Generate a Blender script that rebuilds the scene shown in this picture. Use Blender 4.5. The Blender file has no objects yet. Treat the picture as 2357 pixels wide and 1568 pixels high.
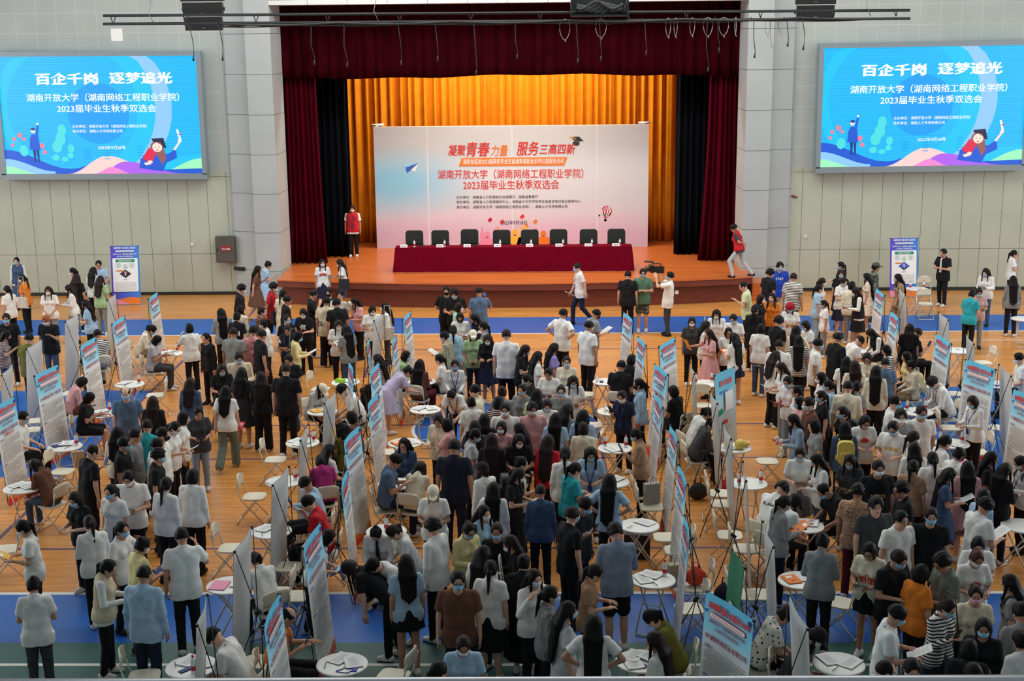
import bpy, math, random
import numpy as np
from mathutils import Matrix, Vector
from mathutils.bvhtree import BVHTree

S = bpy.context.scene
COL = S.collection
PI = math.pi
random.seed(5)

# ---------------------------------------------------------------- camera, light, exposure
cam = bpy.data.objects.new('camera', bpy.data.cameras.new('camera'))
COL.objects.link(cam); S.camera = cam
cam.data.sensor_width = 36.0
cam.data.lens = 36.0 * 3090 / 2357
cam.data.clip_start = .1; cam.data.clip_end = 200
cam.matrix_world = (Matrix.Translation((0, 0, 8.05)) @ Matrix.Rotation(math.radians(1.3), 4, 'Z')
                    @ Matrix.Rotation(math.radians(77.0), 4, 'X') @ Matrix.Rotation(math.radians(-.6), 4, 'Z'))
S.view_settings.view_transform = 'Standard'
S.view_settings.look = 'None'
S.view_settings.exposure = 0.0
S.view_settings.gamma = 1.0
S.view_settings.use_curve_mapping = False
S.cycles.max_bounces = 5; S.cycles.diffuse_bounces = 3; S.cycles.glossy_bounces = 2
S.cycles.transmission_bounces = 3; S.cycles.transparent_max_bounces = 4
S.cycles.caustics_reflective = False; S.cycles.caustics_refractive = False
S.cycles.sample_clamp_indirect = 4.0

W = bpy.data.worlds.new('world'); S.world = W; W.use_nodes = True
bg = W.node_tree.nodes['Background']
bg.inputs[0].default_value = (.72, .8, .86, 1); bg.inputs[1].default_value = .32

def area(name, loc, size, power, color=(1, 1, 1), target=None):
    l = bpy.data.lights.new(name, 'AREA'); l.shape = 'RECTANGLE'; l.size, l.size_y = size
    l.energy = power; l.color = color
    o = bpy.data.objects.new(name, l); COL.objects.link(o); o.location = loc
    if target: o.rotation_euler = (Vector(target) - Vector(loc)).to_track_quat('-Z', 'Y').to_euler()
    return o
area('hall_lamps_rear', (0, 32.5, 13.0), (26, 6), 1950, (1, 1, .96))
area('hall_lamps_middle', (0, 23.5, 13.5), (24, 6), 950, (1, 1, .96))
area('side_windows_right', (25, 26, 6.5), (22, 5), 2300, (.93, .97, 1), (0, 26, 1))
area('side_windows_left', (-25, 26, 6.5), (22, 5), 2300, (.93, .97, 1), (0, 26, 1))
area('wall_wash', (0, 35.5, 13.0), (34, 2), 420, (.95, 1, .98), (0, 41.5, 4))
area('stage_lamps', (-1, 44.2, 9.2), (7, 1.6), 900, (1, .84, .62), (-1, 47, 2.5))
area('stage_front_lamps', (-1, 37.5, 11.0), (12, 1), 300, (1, .98, .96), (-1, 43.5, 2))

# ---------------------------------------------------------------- materials
def lin(c):
    return tuple((v / 12.92 if v <= .04045 else ((v + .055) / 1.055) ** 2.4) for v in (x / 255 for x in c))
M = {}
def node(nt, t, **k):
    n = nt.nodes.new('ShaderNode' + t)
    for a, v in k.items(): setattr(n, a, v)
    return n
def mat(name, rgb=(200, 200, 200), rough=.6, metal=0., emit=0., noise=0., scale=8., bump=0., alpha=1., spec=.5, trans=0.):
    m = bpy.data.materials.new(name); m.use_nodes = True; nt = m.node_tree; b = nt.nodes['Principled BSDF']
    c = (*lin(rgb), 1)
    b.inputs['Base Color'].default_value = c
    b.inputs['Roughness'].default_value = rough; b.inputs['Metallic'].default_value = metal
    b.inputs['Specular IOR Level'].default_value = spec
    if trans: b.inputs['Transmission Weight'].default_value = trans
    if emit: b.inputs['Emission Color'].default_value = c; b.inputs['Emission Strength'].default_value = emit; b.inputs['Base Color'].default_value = (.01, .01, .01, 1)
    if noise or bump:
        tc = node(nt, 'TexCoord'); nz = node(nt, 'TexNoise'); nz.inputs['Scale'].default_value = scale; nz.inputs['Detail'].default_value = 4
        nt.links.new(tc.outputs['Object'], nz.inputs['Vector'])
        if noise:
            mx = node(nt, 'MixRGB', blend_type='MULTIPLY'); mx.inputs[0].default_value = 1; mx.inputs[1].default_value = c
            r = node(nt, 'MapRange'); r.inputs[1].default_value = .3; r.inputs[2].default_value = .7; r.inputs[3].default_value = 1 - noise; r.inputs[4].default_value = 1 + noise * .4
            nt.links.new(nz.outputs['Fac'], r.inputs[0]); nt.links.new(r.outputs[0], mx.inputs[2]); nt.links.new(mx.outputs[0], b.inputs['Base Color'])
        if bump:
            bp = node(nt, 'Bump'); bp.inputs['Strength'].default_value = bump; bp.inputs['Distance'].default_value = .01
            nt.links.new(nz.outputs['Fac'], bp.inputs['Height']); nt.links.new(bp.outputs[0], b.inputs['Normal'])
    M[name] = m
    return m

def objcol(name, rough, bump=0., bscale=30., strand=0.):
    """a material whose colour is the object's own colour, with fine woven or skin grain"""
    m = mat(name, rough=rough); nt = m.node_tree; b = nt.nodes['Principled BSDF']
    oi = node(nt, 'ObjectInfo'); tc = node(nt, 'TexCoord'); nz = node(nt, 'TexNoise'); nz.inputs['Scale'].default_value = bscale; nz.inputs['Detail'].default_value = 3
    mp = node(nt, 'Mapping'); mp.inputs['Scale'].default_value = (3, 3, strand) if strand else (1, 1, 1)
    nt.links.new(tc.outputs['Object'], mp.inputs[0]); nt.links.new(mp.outputs[0], nz.inputs['Vector'])
    mx = node(nt, 'MixRGB', blend_type='MULTIPLY'); mx.inputs[0].default_value = 1
    r = node(nt, 'MapRange'); r.inputs[1].default_value = .3; r.inputs[2].default_value = .7; r.inputs[3].default_value = .9; r.inputs[4].default_value = 1.05
    nt.links.new(nz.outputs['Fac'], r.inputs[0]); nt.links.new(oi.outputs['Color'], mx.inputs[1]); nt.links.new(r.outputs[0], mx.inputs[2])
    nt.links.new(mx.outputs[0], b.inputs['Base Color'])
    b.inputs['Specular IOR Level'].default_value = .25
    if bump:
        bp = node(nt, 'Bump'); bp.inputs['Strength'].default_value = bump; bp.inputs['Distance'].default_value = .02
        nt.links.new(nz.outputs['Fac'], bp.inputs['Height']); nt.links.new(bp.outputs[0], b.inputs['Normal'])
    return m
objcol('skin', .55); objcol('cloth', .85, .1, 16); objcol('hair', .5, .3, 26, .1); M['hair'].node_tree.nodes['Principled BSDF'].inputs['Specular IOR Level'].default_value = .14
mat('eye', (30, 22, 20), .3); mat('lips', (150, 82, 76), .5); mat('black_plastic', (22, 22, 24), .4)

def pattern(name, cols, kind, scale):
    """printed fabrics: stripes, checks, flowers, dots, camouflage"""
    m = mat(name, rough=.85); nt = m.node_tree; b = nt.nodes['Principled BSDF']; tc = node(nt, 'TexCoord')
    rp = node(nt, 'ValToRGB'); rp.color_ramp.interpolation = 'CONSTANT'
    el = rp.color_ramp.elements
    while len(el) < len(cols): el.new(.5)
    for i, (p, c) in enumerate(cols): el[i].position = p; el[i].color = (*lin(c), 1)
    if kind in ('stripe', 'check'):
        w = node(nt, 'TexWave', wave_type='BANDS', bands_direction='Z'); w.inputs['Scale'].default_value = scale; w.inputs['Distortion'].default_value = .25
        nt.links.new(tc.outputs['Object'], w.inputs['Vector']); out = w.outputs['Fac']
        if kind == 'check':
            w2 = node(nt, 'TexWave', wave_type='BANDS', bands_direction='X'); w2.inputs['Scale'].default_value = scale
            nt.links.new(tc.outputs['Object'], w2.inputs['Vector'])
            a = node(nt, 'Math', operation='MULTIPLY_ADD'); a.inputs[1].default_value = .5; nt.links.new(out, a.inputs[0])
            h = node(nt, 'Math', operation='MULTIPLY'); h.inputs[1].default_value = .5; nt.links.new(w2.outputs['Fac'], h.inputs[0]); nt.links.new(h.outputs[0], a.inputs[2]); out = a.outputs[0]
    elif kind == 'dot':
        v = node(nt, 'TexVoronoi'); v.inputs['Scale'].default_value = scale; v.inputs['Randomness'].default_value = .35
        nt.links.new(tc.outputs['Object'], v.inputs['Vector']); out = v.outputs['Distance']
    else:
        v = node(nt, 'TexNoise'); v.inputs['Scale'].default_value = scale; v.inputs['Detail'].default_value = 2.5
        nt.links.new(tc.outputs['Object'], v.inputs['Vector']); out = v.outputs['Fac']
    nt.links.new(out, rp.inputs[0]); nt.links.new(rp.outputs[0], b.inputs['Base Color'])
    return m
PAT = {'st': pattern('black_white_stripes', [(0, (28, 28, 32)), (.45, (225, 222, 215))], 'stripe', 8),
       'sr': pattern('maroon_stripes', [(0, (70, 24, 30)), (.62, (205, 190, 180))], 'stripe', 9),
       'fl': pattern('cream_floral', [(0, (222, 208, 186)), (.58, (196, 150, 130)), (.66, (130, 70, 60))], 'noise', 22),
       'ff': pattern('pink_floral', [(0, (96, 58, 66)), (.37, (204, 132, 138)), (.62, (222, 168, 168))], 'noise', 11),
       'fo': pattern('orange_floral', [(0, (78, 72, 72)), (.37, (188, 150, 118)), (.58, (150, 74, 52)), (.66, (196, 150, 84))], 'noise', 21),
       'pd': pattern('polka_dots', [(0, (26, 26, 28)), (.26, (226, 220, 208))], 'dot', 17),
       'pl': pattern('green_plaid', [(0, (110, 104, 84)), (.4, (168, 160, 128)), (.7, (200, 194, 170))], 'check', 9),
       'gp': pattern('grey_check', [(0, (88, 90, 90)), (.45, (126, 126, 124)), (.75, (160, 160, 156))], 'check', 14),
       'cm': pattern('camouflage', [(0, (46, 50, 48)), (.45, (84, 92, 84)), (.56, (120, 124, 112))], 'noise', 10),
       'db': pattern('black_specks', [(0, (190, 185, 180)), (.05, (24, 24, 28))], 'dot', 15)}
CL = dict(wh=(226, 224, 218), bk=(21, 21, 24), gy=(136, 138, 136), dg=(62, 62, 64), lg=(178, 180, 180), nv=(30, 34, 56), bn=(24, 27, 44),
          lb=(158, 186, 208), sb=(84, 106, 132), bl=(34, 64, 168), tl=(44, 158, 166), sg=(158, 186, 140), mi=(150, 190, 168), gn=(92, 132, 108),
          lm=(196, 206, 160), ol=(110, 108, 44), rd=(190, 32, 40), mr=(96, 28, 34), pk=(214, 158, 156), cr=(220, 210, 184), ye=(220, 208, 150),
          br=(102, 66, 50), tn=(160, 126, 98), kh=(146, 122, 92), pu=(150, 132, 194), lv=(182, 170, 196), be=(206, 192, 162), dn=(62, 82, 110),
          ld=(140, 158, 178), bp=(190, 154, 146), mg=(150, 36, 100), gg=(104, 112, 102), bg=(130, 142, 160))
CL['or'] = (222, 124, 40)

# ---------------------------------------------------------------- mesh helpers
class MB:
    """collects shapes and links them as one mesh"""
    def __init__(s): s.v, s.f, s.m, s.sm = [], [], [], []
    def add(s, vs, fs, mi=0, smooth=False):
        b = len(s.v); s.v += [tuple(q) for q in vs]
        for f in fs: s.f.append(tuple(b + i for i in f)); s.m.append(mi); s.sm.append(smooth)
    def hexa(s, *p, mi=0):
        s.add(p, [(3, 2, 1, 0), (4, 5, 6, 7), (0, 1, 5, 4), (1, 2, 6, 5), (2, 3, 7, 6), (3, 0, 4, 7)], mi)
    def box(s, c, d, mi=0, rz=0., rx=0.):
        R = Matrix.Rotation(rz, 3, 'Z') @ Matrix.Rotation(rx, 3, 'X')
        q = [Vector(c) + R @ Vector((x * d[0] / 2, y * d[1] / 2, z * d[2] / 2)) for z in (-1, 1) for x, y in ((-1, -1), (1, -1), (1, 1), (-1, 1))]
        s.hexa(*q, mi=mi)
    def tube(s, pts, r, n=8, mi=0, caps=True):
        pts = [np.asarray(p, float) for p in pts]; vs, fs = [], []
        ref = None
        for i, p in enumerate(pts):
            d = pts[min(i + 1, len(pts) - 1)] - pts[max(i - 1, 0)]; d = d / (np.linalg.norm(d) or 1)
            if ref is None: ref = np.array([0, 0, 1.]) if abs(d[2]) < .9 else np.array([1., 0, 0])
            a = np.cross(d, ref); na = np.linalg.norm(a)
            if na < 1e-3: a = np.cross(d, (0, 1, 0)); na = np.linalg.norm(a)
            a /= na; c = np.cross(d, a); ref = -np.cross(d, a) * -1 if False else ref
            rr = r[i] if hasattr(r, '__len__') else r
            for j in range(n):
                t = 2 * PI * j / n; vs.append(p + rr * (math.cos(t) * a + math.sin(t) * c))
        for i in range(len(pts) - 1):
            for j in range(n):
                q = i * n; fs.append((q + j, q + n + j, q + n + (j + 1) % n, q + (j + 1) % n))
        if caps: fs += [tuple(range(n)), tuple(range(len(vs) - 1, len(vs) - n - 1, -1))]
        s.add(vs, fs, mi, True)
    def ribbon(s, pts, w, side, t=.004, mi=0):
        for a, b in zip(pts[:-1], pts[1:]):
            a, b = np.asarray(a, float), np.asarray(b, float); o = np.asarray(side) * w / 2; n = np.cross(b - a, o); n = n / (np.linalg.norm(n) or 1) * t
            s.hexa(a - o, a + o, b + o, b - o, a - o + n, a + o + n, b + o + n, b - o + n, mi=mi)
    def lathe(s, prof, n=20, c=(0, 0, 0), mi=0):
        vs = [(c[0] + r * math.cos(2 * PI * j / n), c[1] + r * math.sin(2 * PI * j / n), c[2] + z) for r, z in prof for j in range(n)]
        fs = [(i * n + j, i * n + (j + 1) % n, (i + 1) * n + (j + 1) % n, (i + 1) * n + j) for i in range(len(prof) - 1) for j in range(n)]
        fs += [tuple(range(n - 1, -1, -1)), tuple(range(len(vs) - n, len(vs)))]
        s.add(vs, fs, mi, True)
    def prism(s, poly, ex, mi=0):
        n = len(poly); a = [Vector(p) for p in poly]; b = [p + Vector(ex) for p in a]
        s.add(a + b, [tuple(range(n - 1, -1, -1)), tuple(range(n, 2 * n))] + [(i, (i + 1) % n, n + (i + 1) % n, n + i) for i in range(n)], mi)
    def sheet(s, fn, nu, nv, mi=0, smooth=True):
        vs = [fn(i / nu, j / nv) for j in range(nv + 1) for i in range(nu + 1)]
        fs = [(j * (nu + 1) + i, j * (nu + 1) + i + 1, (j + 1) * (nu + 1) + i + 1, (j + 1) * (nu + 1) + i) for j in range(nv) for i in range(nu)]
        s.add(vs, fs, mi, smooth)
    def mesh(s, name, mats):
        me = bpy.data.meshes.new(name); me.from_pydata([tuple(map(float, q)) for q in s.v], [], s.f)
        for m in mats: me.materials.append(M[m] if isinstance(m, str) else m)
        me.polygons.foreach_set('material_index', s.m); me.polygons.foreach_set('use_smooth', s.sm); me.update()
        return me
    def obj(s, name, mats, parent=None, loc=(0, 0, 0), rz=0.):
        return obj(name, s.mesh(name, mats if isinstance(mats, (list, tuple)) else [mats]), parent, loc, rz)

def obj(name, me, parent=None, loc=(0, 0, 0), rz=0., color=None):
    o = bpy.data.objects.new(name, me); COL.objects.link(o)
    o.location = loc; o.rotation_euler = (0, 0, rz)
    if parent is not None: o.parent = parent
    if color is not None: o.color = (*lin(color), 1)
    return o
def tag(o, label, cat, group=None):
    o['label'] = label; o['category'] = cat
    if group: o['group'] = group
    return o
def thing(name, label, cat, loc=(0, 0, 0), rz=0., group=None):
    return tag(obj(name, None, None, loc, rz), label, cat, group)
def struct(o): o['kind'] = 'structure'; return o
def dup(root, loc, rz, label, group=None):
    r = root.copy(); COL.objects.link(r); r.location = loc; r.rotation_euler = (0, 0, rz); r['label'] = label
    if group: r['group'] = group
    for ch in root.children:
        c = ch.copy(); COL.objects.link(c); c.parent = r
        for g in ch.children: d = g.copy(); COL.objects.link(d); d.parent = c
    return r

_txt = {}
def glyphs(s, bold=0., shear=0., res=2):
    """outline of a line of writing, 1 unit high, centred on x"""
    k = (s, bold, shear)
    if k not in _txt:
        c = bpy.data.curves.new('t', 'FONT'); c.body = s; c.align_x = 'CENTER'; c.resolution_u = res; c.shear = shear
        o = bpy.data.objects.new('t', c); COL.objects.link(o); bpy.context.view_layer.update()
        me = bpy.data.meshes.new_from_object(o.evaluated_get(bpy.context.evaluated_depsgraph_get()))
        v = np.zeros(len(me.vertices) * 3); me.vertices.foreach_get('co', v); v = v.reshape(-1, 3)
        f = [tuple(p.vertices) for p in me.polygons]
        bpy.data.objects.remove(o); bpy.data.meshes.remove(me); bpy.data.curves.remove(c)
        if len(v) and bold:                              # heavier strokes: the same outline laid down three times
            n = len(v); q = bold * 1.1
            f = [tuple(i + k * n for i in p) for k in range(3) for p in f]
            v = np.concatenate([v, v + (q, q * .6, .0), v + (-q, -q * .6, .0)])
        if len(v): v[:, 0] -= (v[:, 0].max() + v[:, 0].min()) / 2; v[:, 1] -= .38
        _txt[k] = v, f
    return _txt[k]
def write(B, s, c, h, mi=0, width=None, bold=0., shear=0., ax=(1, 0, 0), ay=(0, 0, 1), left=False):
    """lettering of height h around point c on the plane spanned by ax and ay"""
    v, f = glyphs(s, bold, shear)
    if not len(v): return
    sx = width / (v[:, 0].max() - v[:, 0].min()) if width else h
    x = v[:, 0] * sx
    if left: x = x - x.min()
    nv = np.cross(ax, ay)
    lay = np.repeat([0, .0006, .0012], len(v) // 3)[:len(v)] if bold else np.zeros(len(v))
    B.add(np.asarray(c, float) + x[:, None] * np.asarray(ax, float) + (v[:, 1] * h)[:, None] * np.asarray(ay, float) + lay[:, None] * nv, f, mi)

# ---------------------------------------------------------------- the hall
def wood(name, c1, c2, rough, planks):
    m = mat(name, rough=rough); nt = m.node_tree; b = nt.nodes['Principled BSDF']; g = node(nt, 'NewGeometry')
    mp = node(nt, 'Mapping'); mp.inputs['Scale'].default_value = (.5, 9, 9); nt.links.new(g.outputs['Position'], mp.inputs[0])
    nz = node(nt, 'TexNoise'); nz.inputs['Scale'].default_value = 1.6; nz.inputs['Detail'].default_value = 5; nt.links.new(mp.outputs[0], nz.inputs['Vector'])
    br = node(nt, 'TexBrick'); br.inputs['Scale'].default_value = 1; br.inputs['Brick Width'].default_value = planks[0]; br.inputs['Row Height'].default_value = planks[1]
    br.inputs['Mortar Size'].default_value = .003; br.inputs['Color1'].default_value = (.25, .25, .25, 1); br.inputs['Color2'].default_value = (.75, .75, .75, 1); br.inputs['Mortar'].default_value = (.1, .1, .1, 1)
    nt.links.new(g.outputs['Position'], br.inputs['Vector'])
    a = node(nt, 'MixRGB'); a.inputs[0].default_value = .22; nt.links.new(nz.outputs['Fac'], a.inputs[1]); nt.links.new(br.outputs['Color'], a.inputs[2])
    rp = node(nt, 'ValToRGB'); rp.color_ramp.elements[0].position = .18; rp.color_ramp.elements[1].position = .74
    rp.color_ramp.elements[0].color = (*lin(c1), 1); rp.color_ramp.elements[1].color = (*lin(c2), 1)
    nt.links.new(a.outputs[0], rp.inputs[0]); nt.links.new(rp.outputs[0], b.inputs['Base Color'])
    r2 = node(nt, 'MapRange'); r2.inputs[3].default_value = rough - .06; r2.inputs[4].default_value = rough + .1
    nt.links.new(nz.outputs['Fac'], r2.inputs[0]); nt.links.new(r2.outputs[0], b.inputs['Roughness'])
    return m
wood('court_wood', (168, 100, 42), (226, 158, 84), .25, (2.4, .09))
wood('stage_wood', (166, 76, 32), (210, 118, 58), .3, (1.8, .08))
wood('fascia_wood', (98, 44, 28), (120, 56, 36), .5, (2.4, .6))
mat('court_blue', (20, 90, 170), .42, noise=.12, scale=.7)
mat('court_green', (44, 88, 80), .5, noise=.15, scale=.7)
mat('line_white', (214, 210, 200), .5); mat('line_purple', (84, 62, 96), .5)
def panels(name, rgb, w, h, off=(0, 0), joint=.012, seam=(70, 74, 66)):
    m = mat(name, rgb, .75); nt = m.node_tree; b = nt.nodes['Principled BSDF']; g = node(nt, 'NewGeometry')
    sp = node(nt, 'SeparateXYZ'); nt.links.new(g.outputs['Position'], sp.inputs[0])
    outs = []
    for ax, size, o in (('X', w, off[0]), ('Z', h, off[1])):
        if not size: continue
        a = node(nt, 'Math', operation='SUBTRACT'); a.inputs[1].default_value = o - 100 * size; nt.links.new(sp.outputs[ax], a.inputs[0])
        q = node(nt, 'Math', operation='MODULO'); q.inputs[1].default_value = size; nt.links.new(a.outputs[0], q.inputs[0])
        l = node(nt, 'Math', operation='LESS_THAN'); l.inputs[1].default_value = joint; nt.links.new(q.outputs[0], l.inputs[0]); outs.append(l)
    v = outs[0].outputs[0]
    if len(outs) > 1:
        x = node(nt, 'Math', operation='MAXIMUM'); nt.links.new(v, x.inputs[0]); nt.links.new(outs[1].outputs[0], x.inputs[1]); v = x.outputs[0]
    nz = node(nt, 'TexNoise'); nz.inputs['Scale'].default_value = 1.1; nz.inputs['Detail'].default_value = 6; nt.links.new(g.outputs['Position'], nz.inputs['Vector'])
    r = node(nt, 'MapRange'); r.inputs[1].default_value = .3; r.inputs[2].default_value = .75; r.inputs[3].default_value = .93; r.inputs[4].default_value = 1.04; nt.links.new(nz.outputs['Fac'], r.inputs[0])
    mu = node(nt, 'MixRGB', blend_type='MULTIPLY'); mu.inputs[0].default_value = 1; mu.inputs[1].default_value = (*lin(rgb), 1); nt.links.new(r.outputs[0], mu.inputs[2])
    mx = node(nt, 'MixRGB'); mx.inputs[2].default_value = (*lin(seam), 1); nt.links.new(v, mx.inputs[0]); nt.links.new(mu.outputs[0], mx.inputs[1])
    nt.links.new(mx.outputs[0], b.inputs['Base Color'])
panels('wall_panel', (178, 182, 164), .615, 2.42, (-12.24, 1.3))
panels('pillar_panel', (168, 173, 172), 0, 1.2, (0, .83), .014)
panels('acoustic_panel', (172, 178, 172), .62, .6, (-12.2, 3.9), .018, (190, 192, 186))
panels('lintel_panel', (206, 208, 202), 1.19, 3, (-8.1, 0), .012)
mat('black_strip', (36, 36, 32), .6); mat('stage_black', (12, 12, 13), .9); mat('dark_metal', (44, 46, 46), .45, .6)

def zone(name, y0, y1, m, x0=-26, x1=26, z=0.):
    B = MB(); B.box(((x0 + x1) / 2, (y0 + y1) / 2, z - .05), (x1 - x0, y1 - y0, .1)); return struct(B.obj(name, m))
zone('floor', 18.35, 35.72, 'court_wood'); zone('floor_by_the_stage', 37.83, 48.5, 'court_wood')
zone('floor_blue_strip', 35.72, 37.83, 'court_blue'); zone('floor_blue_border', 16.73, 18.35, 'court_blue'); zone('floor_green_border', -2, 16.73, 'court_green')
def line(x0, y0, x1, y1, w, m, z=.003):
    B = MB(); d = Vector((x1 - x0, y1 - y0, 0)); n = Vector((-d.y, d.x, 0)).normalized() * w / 2
    a, b = Vector((x0, y0, z)), Vector((x1, y1, z)); B.prism([a - n, b - n, b + n, a + n], (0, 0, -.004)); struct(B.obj('floor_line', m))
line(-20, 35.70, 20, 35.70, .07, 'line_white'); line(-20, 18.37, 20, 18.37, .09, 'line_white'); line(-20, 16.08, 20, 16.08, .07, 'line_white')
line(-12.5, 14.6, -7.7, 16.08, .06, 'line_white'); line(7.6, 34.7, 16, 34.5, .05, 'line_white'); line(-20, 34.5, -9.5, 34.5, .05, 'line_white')
for y in (33.85, 27.02, 24.75, 20.13): line(-9.2 if y < 30 else -6.6, y, 8.4 if y < 30 else 6, y, .06, 'line_purple')
line(-9.08, 33.85, -8.93, 20.13, .07, 'line_purple'); line(1.1, 29.2, 1.26, 20.13, .07, 'line_purple'); line(-4.3, 33.85, -4.25, 31, .07, 'line_purple')
def ring(cx, cy, r0, r1, m, z):
    B = MB(); n = 64
    vs = [(cx + r * math.cos(2 * PI * j / n), cy + r * math.sin(2 * PI * j / n), z) for r in (max(r0, .001), r1) for j in range(n)]
    B.add(vs, [(j, n + j, n + (j + 1) % n, (j + 1) % n) for j in range(n)]); struct(B.obj('floor_circle', m))
ring(-.72, 26.8, 0, 1.93, 'court_blue', .002); ring(-.72, 26.8, 1.93, 2.0, 'line_white', .003)
for x0, x1 in ((-15.5, -9.0), (7.2, 14)):
    B = MB(); B.box(((x0 + x1) / 2, 26.8, .0), (x1 - x0, 6.2, .004)); struct(B.obj('floor_key', 'court_blue'))

def wall(name, x0, x1, z0, z1, m, y0=41.55, y1=42.0):
    B = MB(); B.box(((x0 + x1) / 2, (y0 + y1) / 2, (z0 + z1) / 2), (x1 - x0, y1 - y0, z1 - z0)); return struct(B.obj(name, m))
wall('wall_left', -26, -9.5, 0, 3.86, 'wall_panel'); wall('wall_left_upper', -26, -9.5, 3.86, 14, 'acoustic_panel')
wall('wall_right', 7.5, 26, 0, 3.86, 'wall_panel'); wall('wall_right_upper', 7.5, 26, 3.86, 14, 'acoustic_panel')
wall('baseboard_left', -26, -8.9, 0, .1, 'black_strip', 41.5, 41.56); wall('baseboard_right', 6.95, 26, 0, .1, 'black_strip', 41.5, 41.56)
wall('wall_above_stage', -8.07, 6.2, 8.86, 14, 'lintel_panel', 40.95, 42)
for nm, s, xs in (('pillar_left', 1, (-9.65, -9.55, -8.86, -8.83, -8.06, -8.0)), ('pillar_right', -1, (7.72, 7.62, 6.98, 6.93, 6.17, 6.12))):
    B = MB(); ys = (41.56, 41.38, 41.2, 40.95, 40.95, 42.3)
    p = [(x, y, 0) for x, y in zip(xs, ys)] + [(xs[0], 42.3, 0)]
    if s < 0: p = p[::-1]
    B.prism(p, (0, 0, 14)); struct(B.obj(nm, 'pillar_panel'))
# stage house
B = MB(); B.box((-1, 48.6, 5), (20, .2, 11)); struct(B.obj('wall_behind_stage', 'stage_black'))
for x in (-9.6, 7.7): B = MB(); B.box((x, 45.4, 5.4), (.2, 6.2, 9.2)); struct(B.obj('wall_beside_stage', 'stage_black'))
B = MB(); B.box((-1, 45.4, 10.4), (17.2, 6.2, .2)); struct(B.obj('ceiling_over_stage', 'stage_black'))
def arc(off, n=24):
    return [(-8.0 + off * .6 + (14.35 - off * 1.2) * i / n, 39.82 - .84 * math.sin(PI * i / n) ** .85 + off, 0) for i in range(n + 1)]
st = thing('stage', 'orange wooden stage platform with a dark red-brown curved front', 'stage')
B = MB(); p = arc(0) + [(6.35, 48.4, 0), (-8.0, 48.4, 0)]; B.prism([(x, y, .74) for x, y, z in p], (0, 0, .04)); B.obj('stage_floor', 'stage_wood', st)
B = MB(); p = arc(.02) + [(6.3, 41.2, 0), (-7.95, 41.2, 0)]; B.prism([(x, y, .56) for x, y, z in p], (0, 0, .18)); B.obj('front_lip', 'fascia_wood', st)
B = MB(); p = arc(.22) + [(6.2, 41.2, 0), (-7.8, 41.2, 0)]; B.prism([(x, y, 0) for x, y, z in p], (0, 0, .56)); B.obj('front_panel', 'fascia_wood', st)
B = MB(); B.box((6.62, 40.45, .27), (.5, .9, .54)); B.obj('side_step', 'stage_wood', st)
B = MB(); B.box((4.02, 39.29, .42), (.1, .03, .1)); B.obj('socket', 'line_white', st)

mat('curtain_orange', (222, 136, 28), .85, noise=.12, scale=3, spec=.1); mat('curtain_maroon', (78, 5, 24), 1, noise=.2, scale=2, spec=.03); mat('curtain_black', (17, 19, 23), 1, spec=.03)
mat('curtain_valance', (50, 4, 13), 1, noise=.25, scale=2, spec=.02)
def curtain(name, label, m, x0, x1, y, z0, z1, folds, amp, seed=0, flare=0., wavy=0., y1=None, nv=8):
    r = random.Random(seed); n = int(folds * 8)
    ph = [r.uniform(-1, 1) for _ in range(n + 1)]
    off = []; a = 0
    for i in range(n + 1): a += (1 + .45 * math.sin(i * .61 + seed) + .3 * ph[i // 5]) * 2 * PI / 8; off.append(a)
    def fn(u, v):
        i = int(round(u * n)); d = math.sin(off[i]) + .35 * math.sin(off[i] * 2.3 + 1)
        z = z0 + (z1 - z0) * v
        if v == 0: z += wavy * math.sin(u * 9 + seed) + wavy * .6 * math.sin(u * 31)
        return (x0 + (x1 - x0) * u + flare * (1 - v) ** 3 * (u - .5), y + ((y1 or y) - y) * u + amp * d * (1 + .25 * (1 - v)), z)
    B = MB(); B.sheet(fn, n, nv); o = B.obj(name, m)
    md = o.modifiers.new('cloth', 'SOLIDIFY'); md.thickness = .012
    return tag(o, label, 'curtain')
curtain('curtain', 'long pleated golden orange curtain hanging behind the white backdrop', 'curtain_orange', -7.9, 6.3, 47.0, .79, 9.2, 46, .1, 3)
curtain('curtain', 'maroon velvet side curtain at the left of the stage', 'curtain_maroon', -8.2, -7.05, 42.75, .79, 9.2, 7, .08, 5, .3)
curtain('curtain', 'maroon velvet side curtain flaring at its foot, right of the stage', 'curtain_maroon', 5.3, 6.3, 42.75, .79, 9.2, 7, .08, 6, .55)
curtain('curtain', 'black side curtain at the left between maroon and orange', 'curtain_black', -7.6, -6.25, 44.0, .79, 9.2, 7, .08, 7)
curtain('curtain', 'black side curtain at the right between orange and maroon', 'curtain_black', 4.38, 5.75, 44.0, .79, 9.2, 7, .08, 8)
curtain('valance_curtain', 'dark maroon valance drape across the top of the stage opening', 'curtain_valance', -8.25, 6.4, 42.42, 6.68, 9.3, 40, .06, 9, 0, .035)

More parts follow.
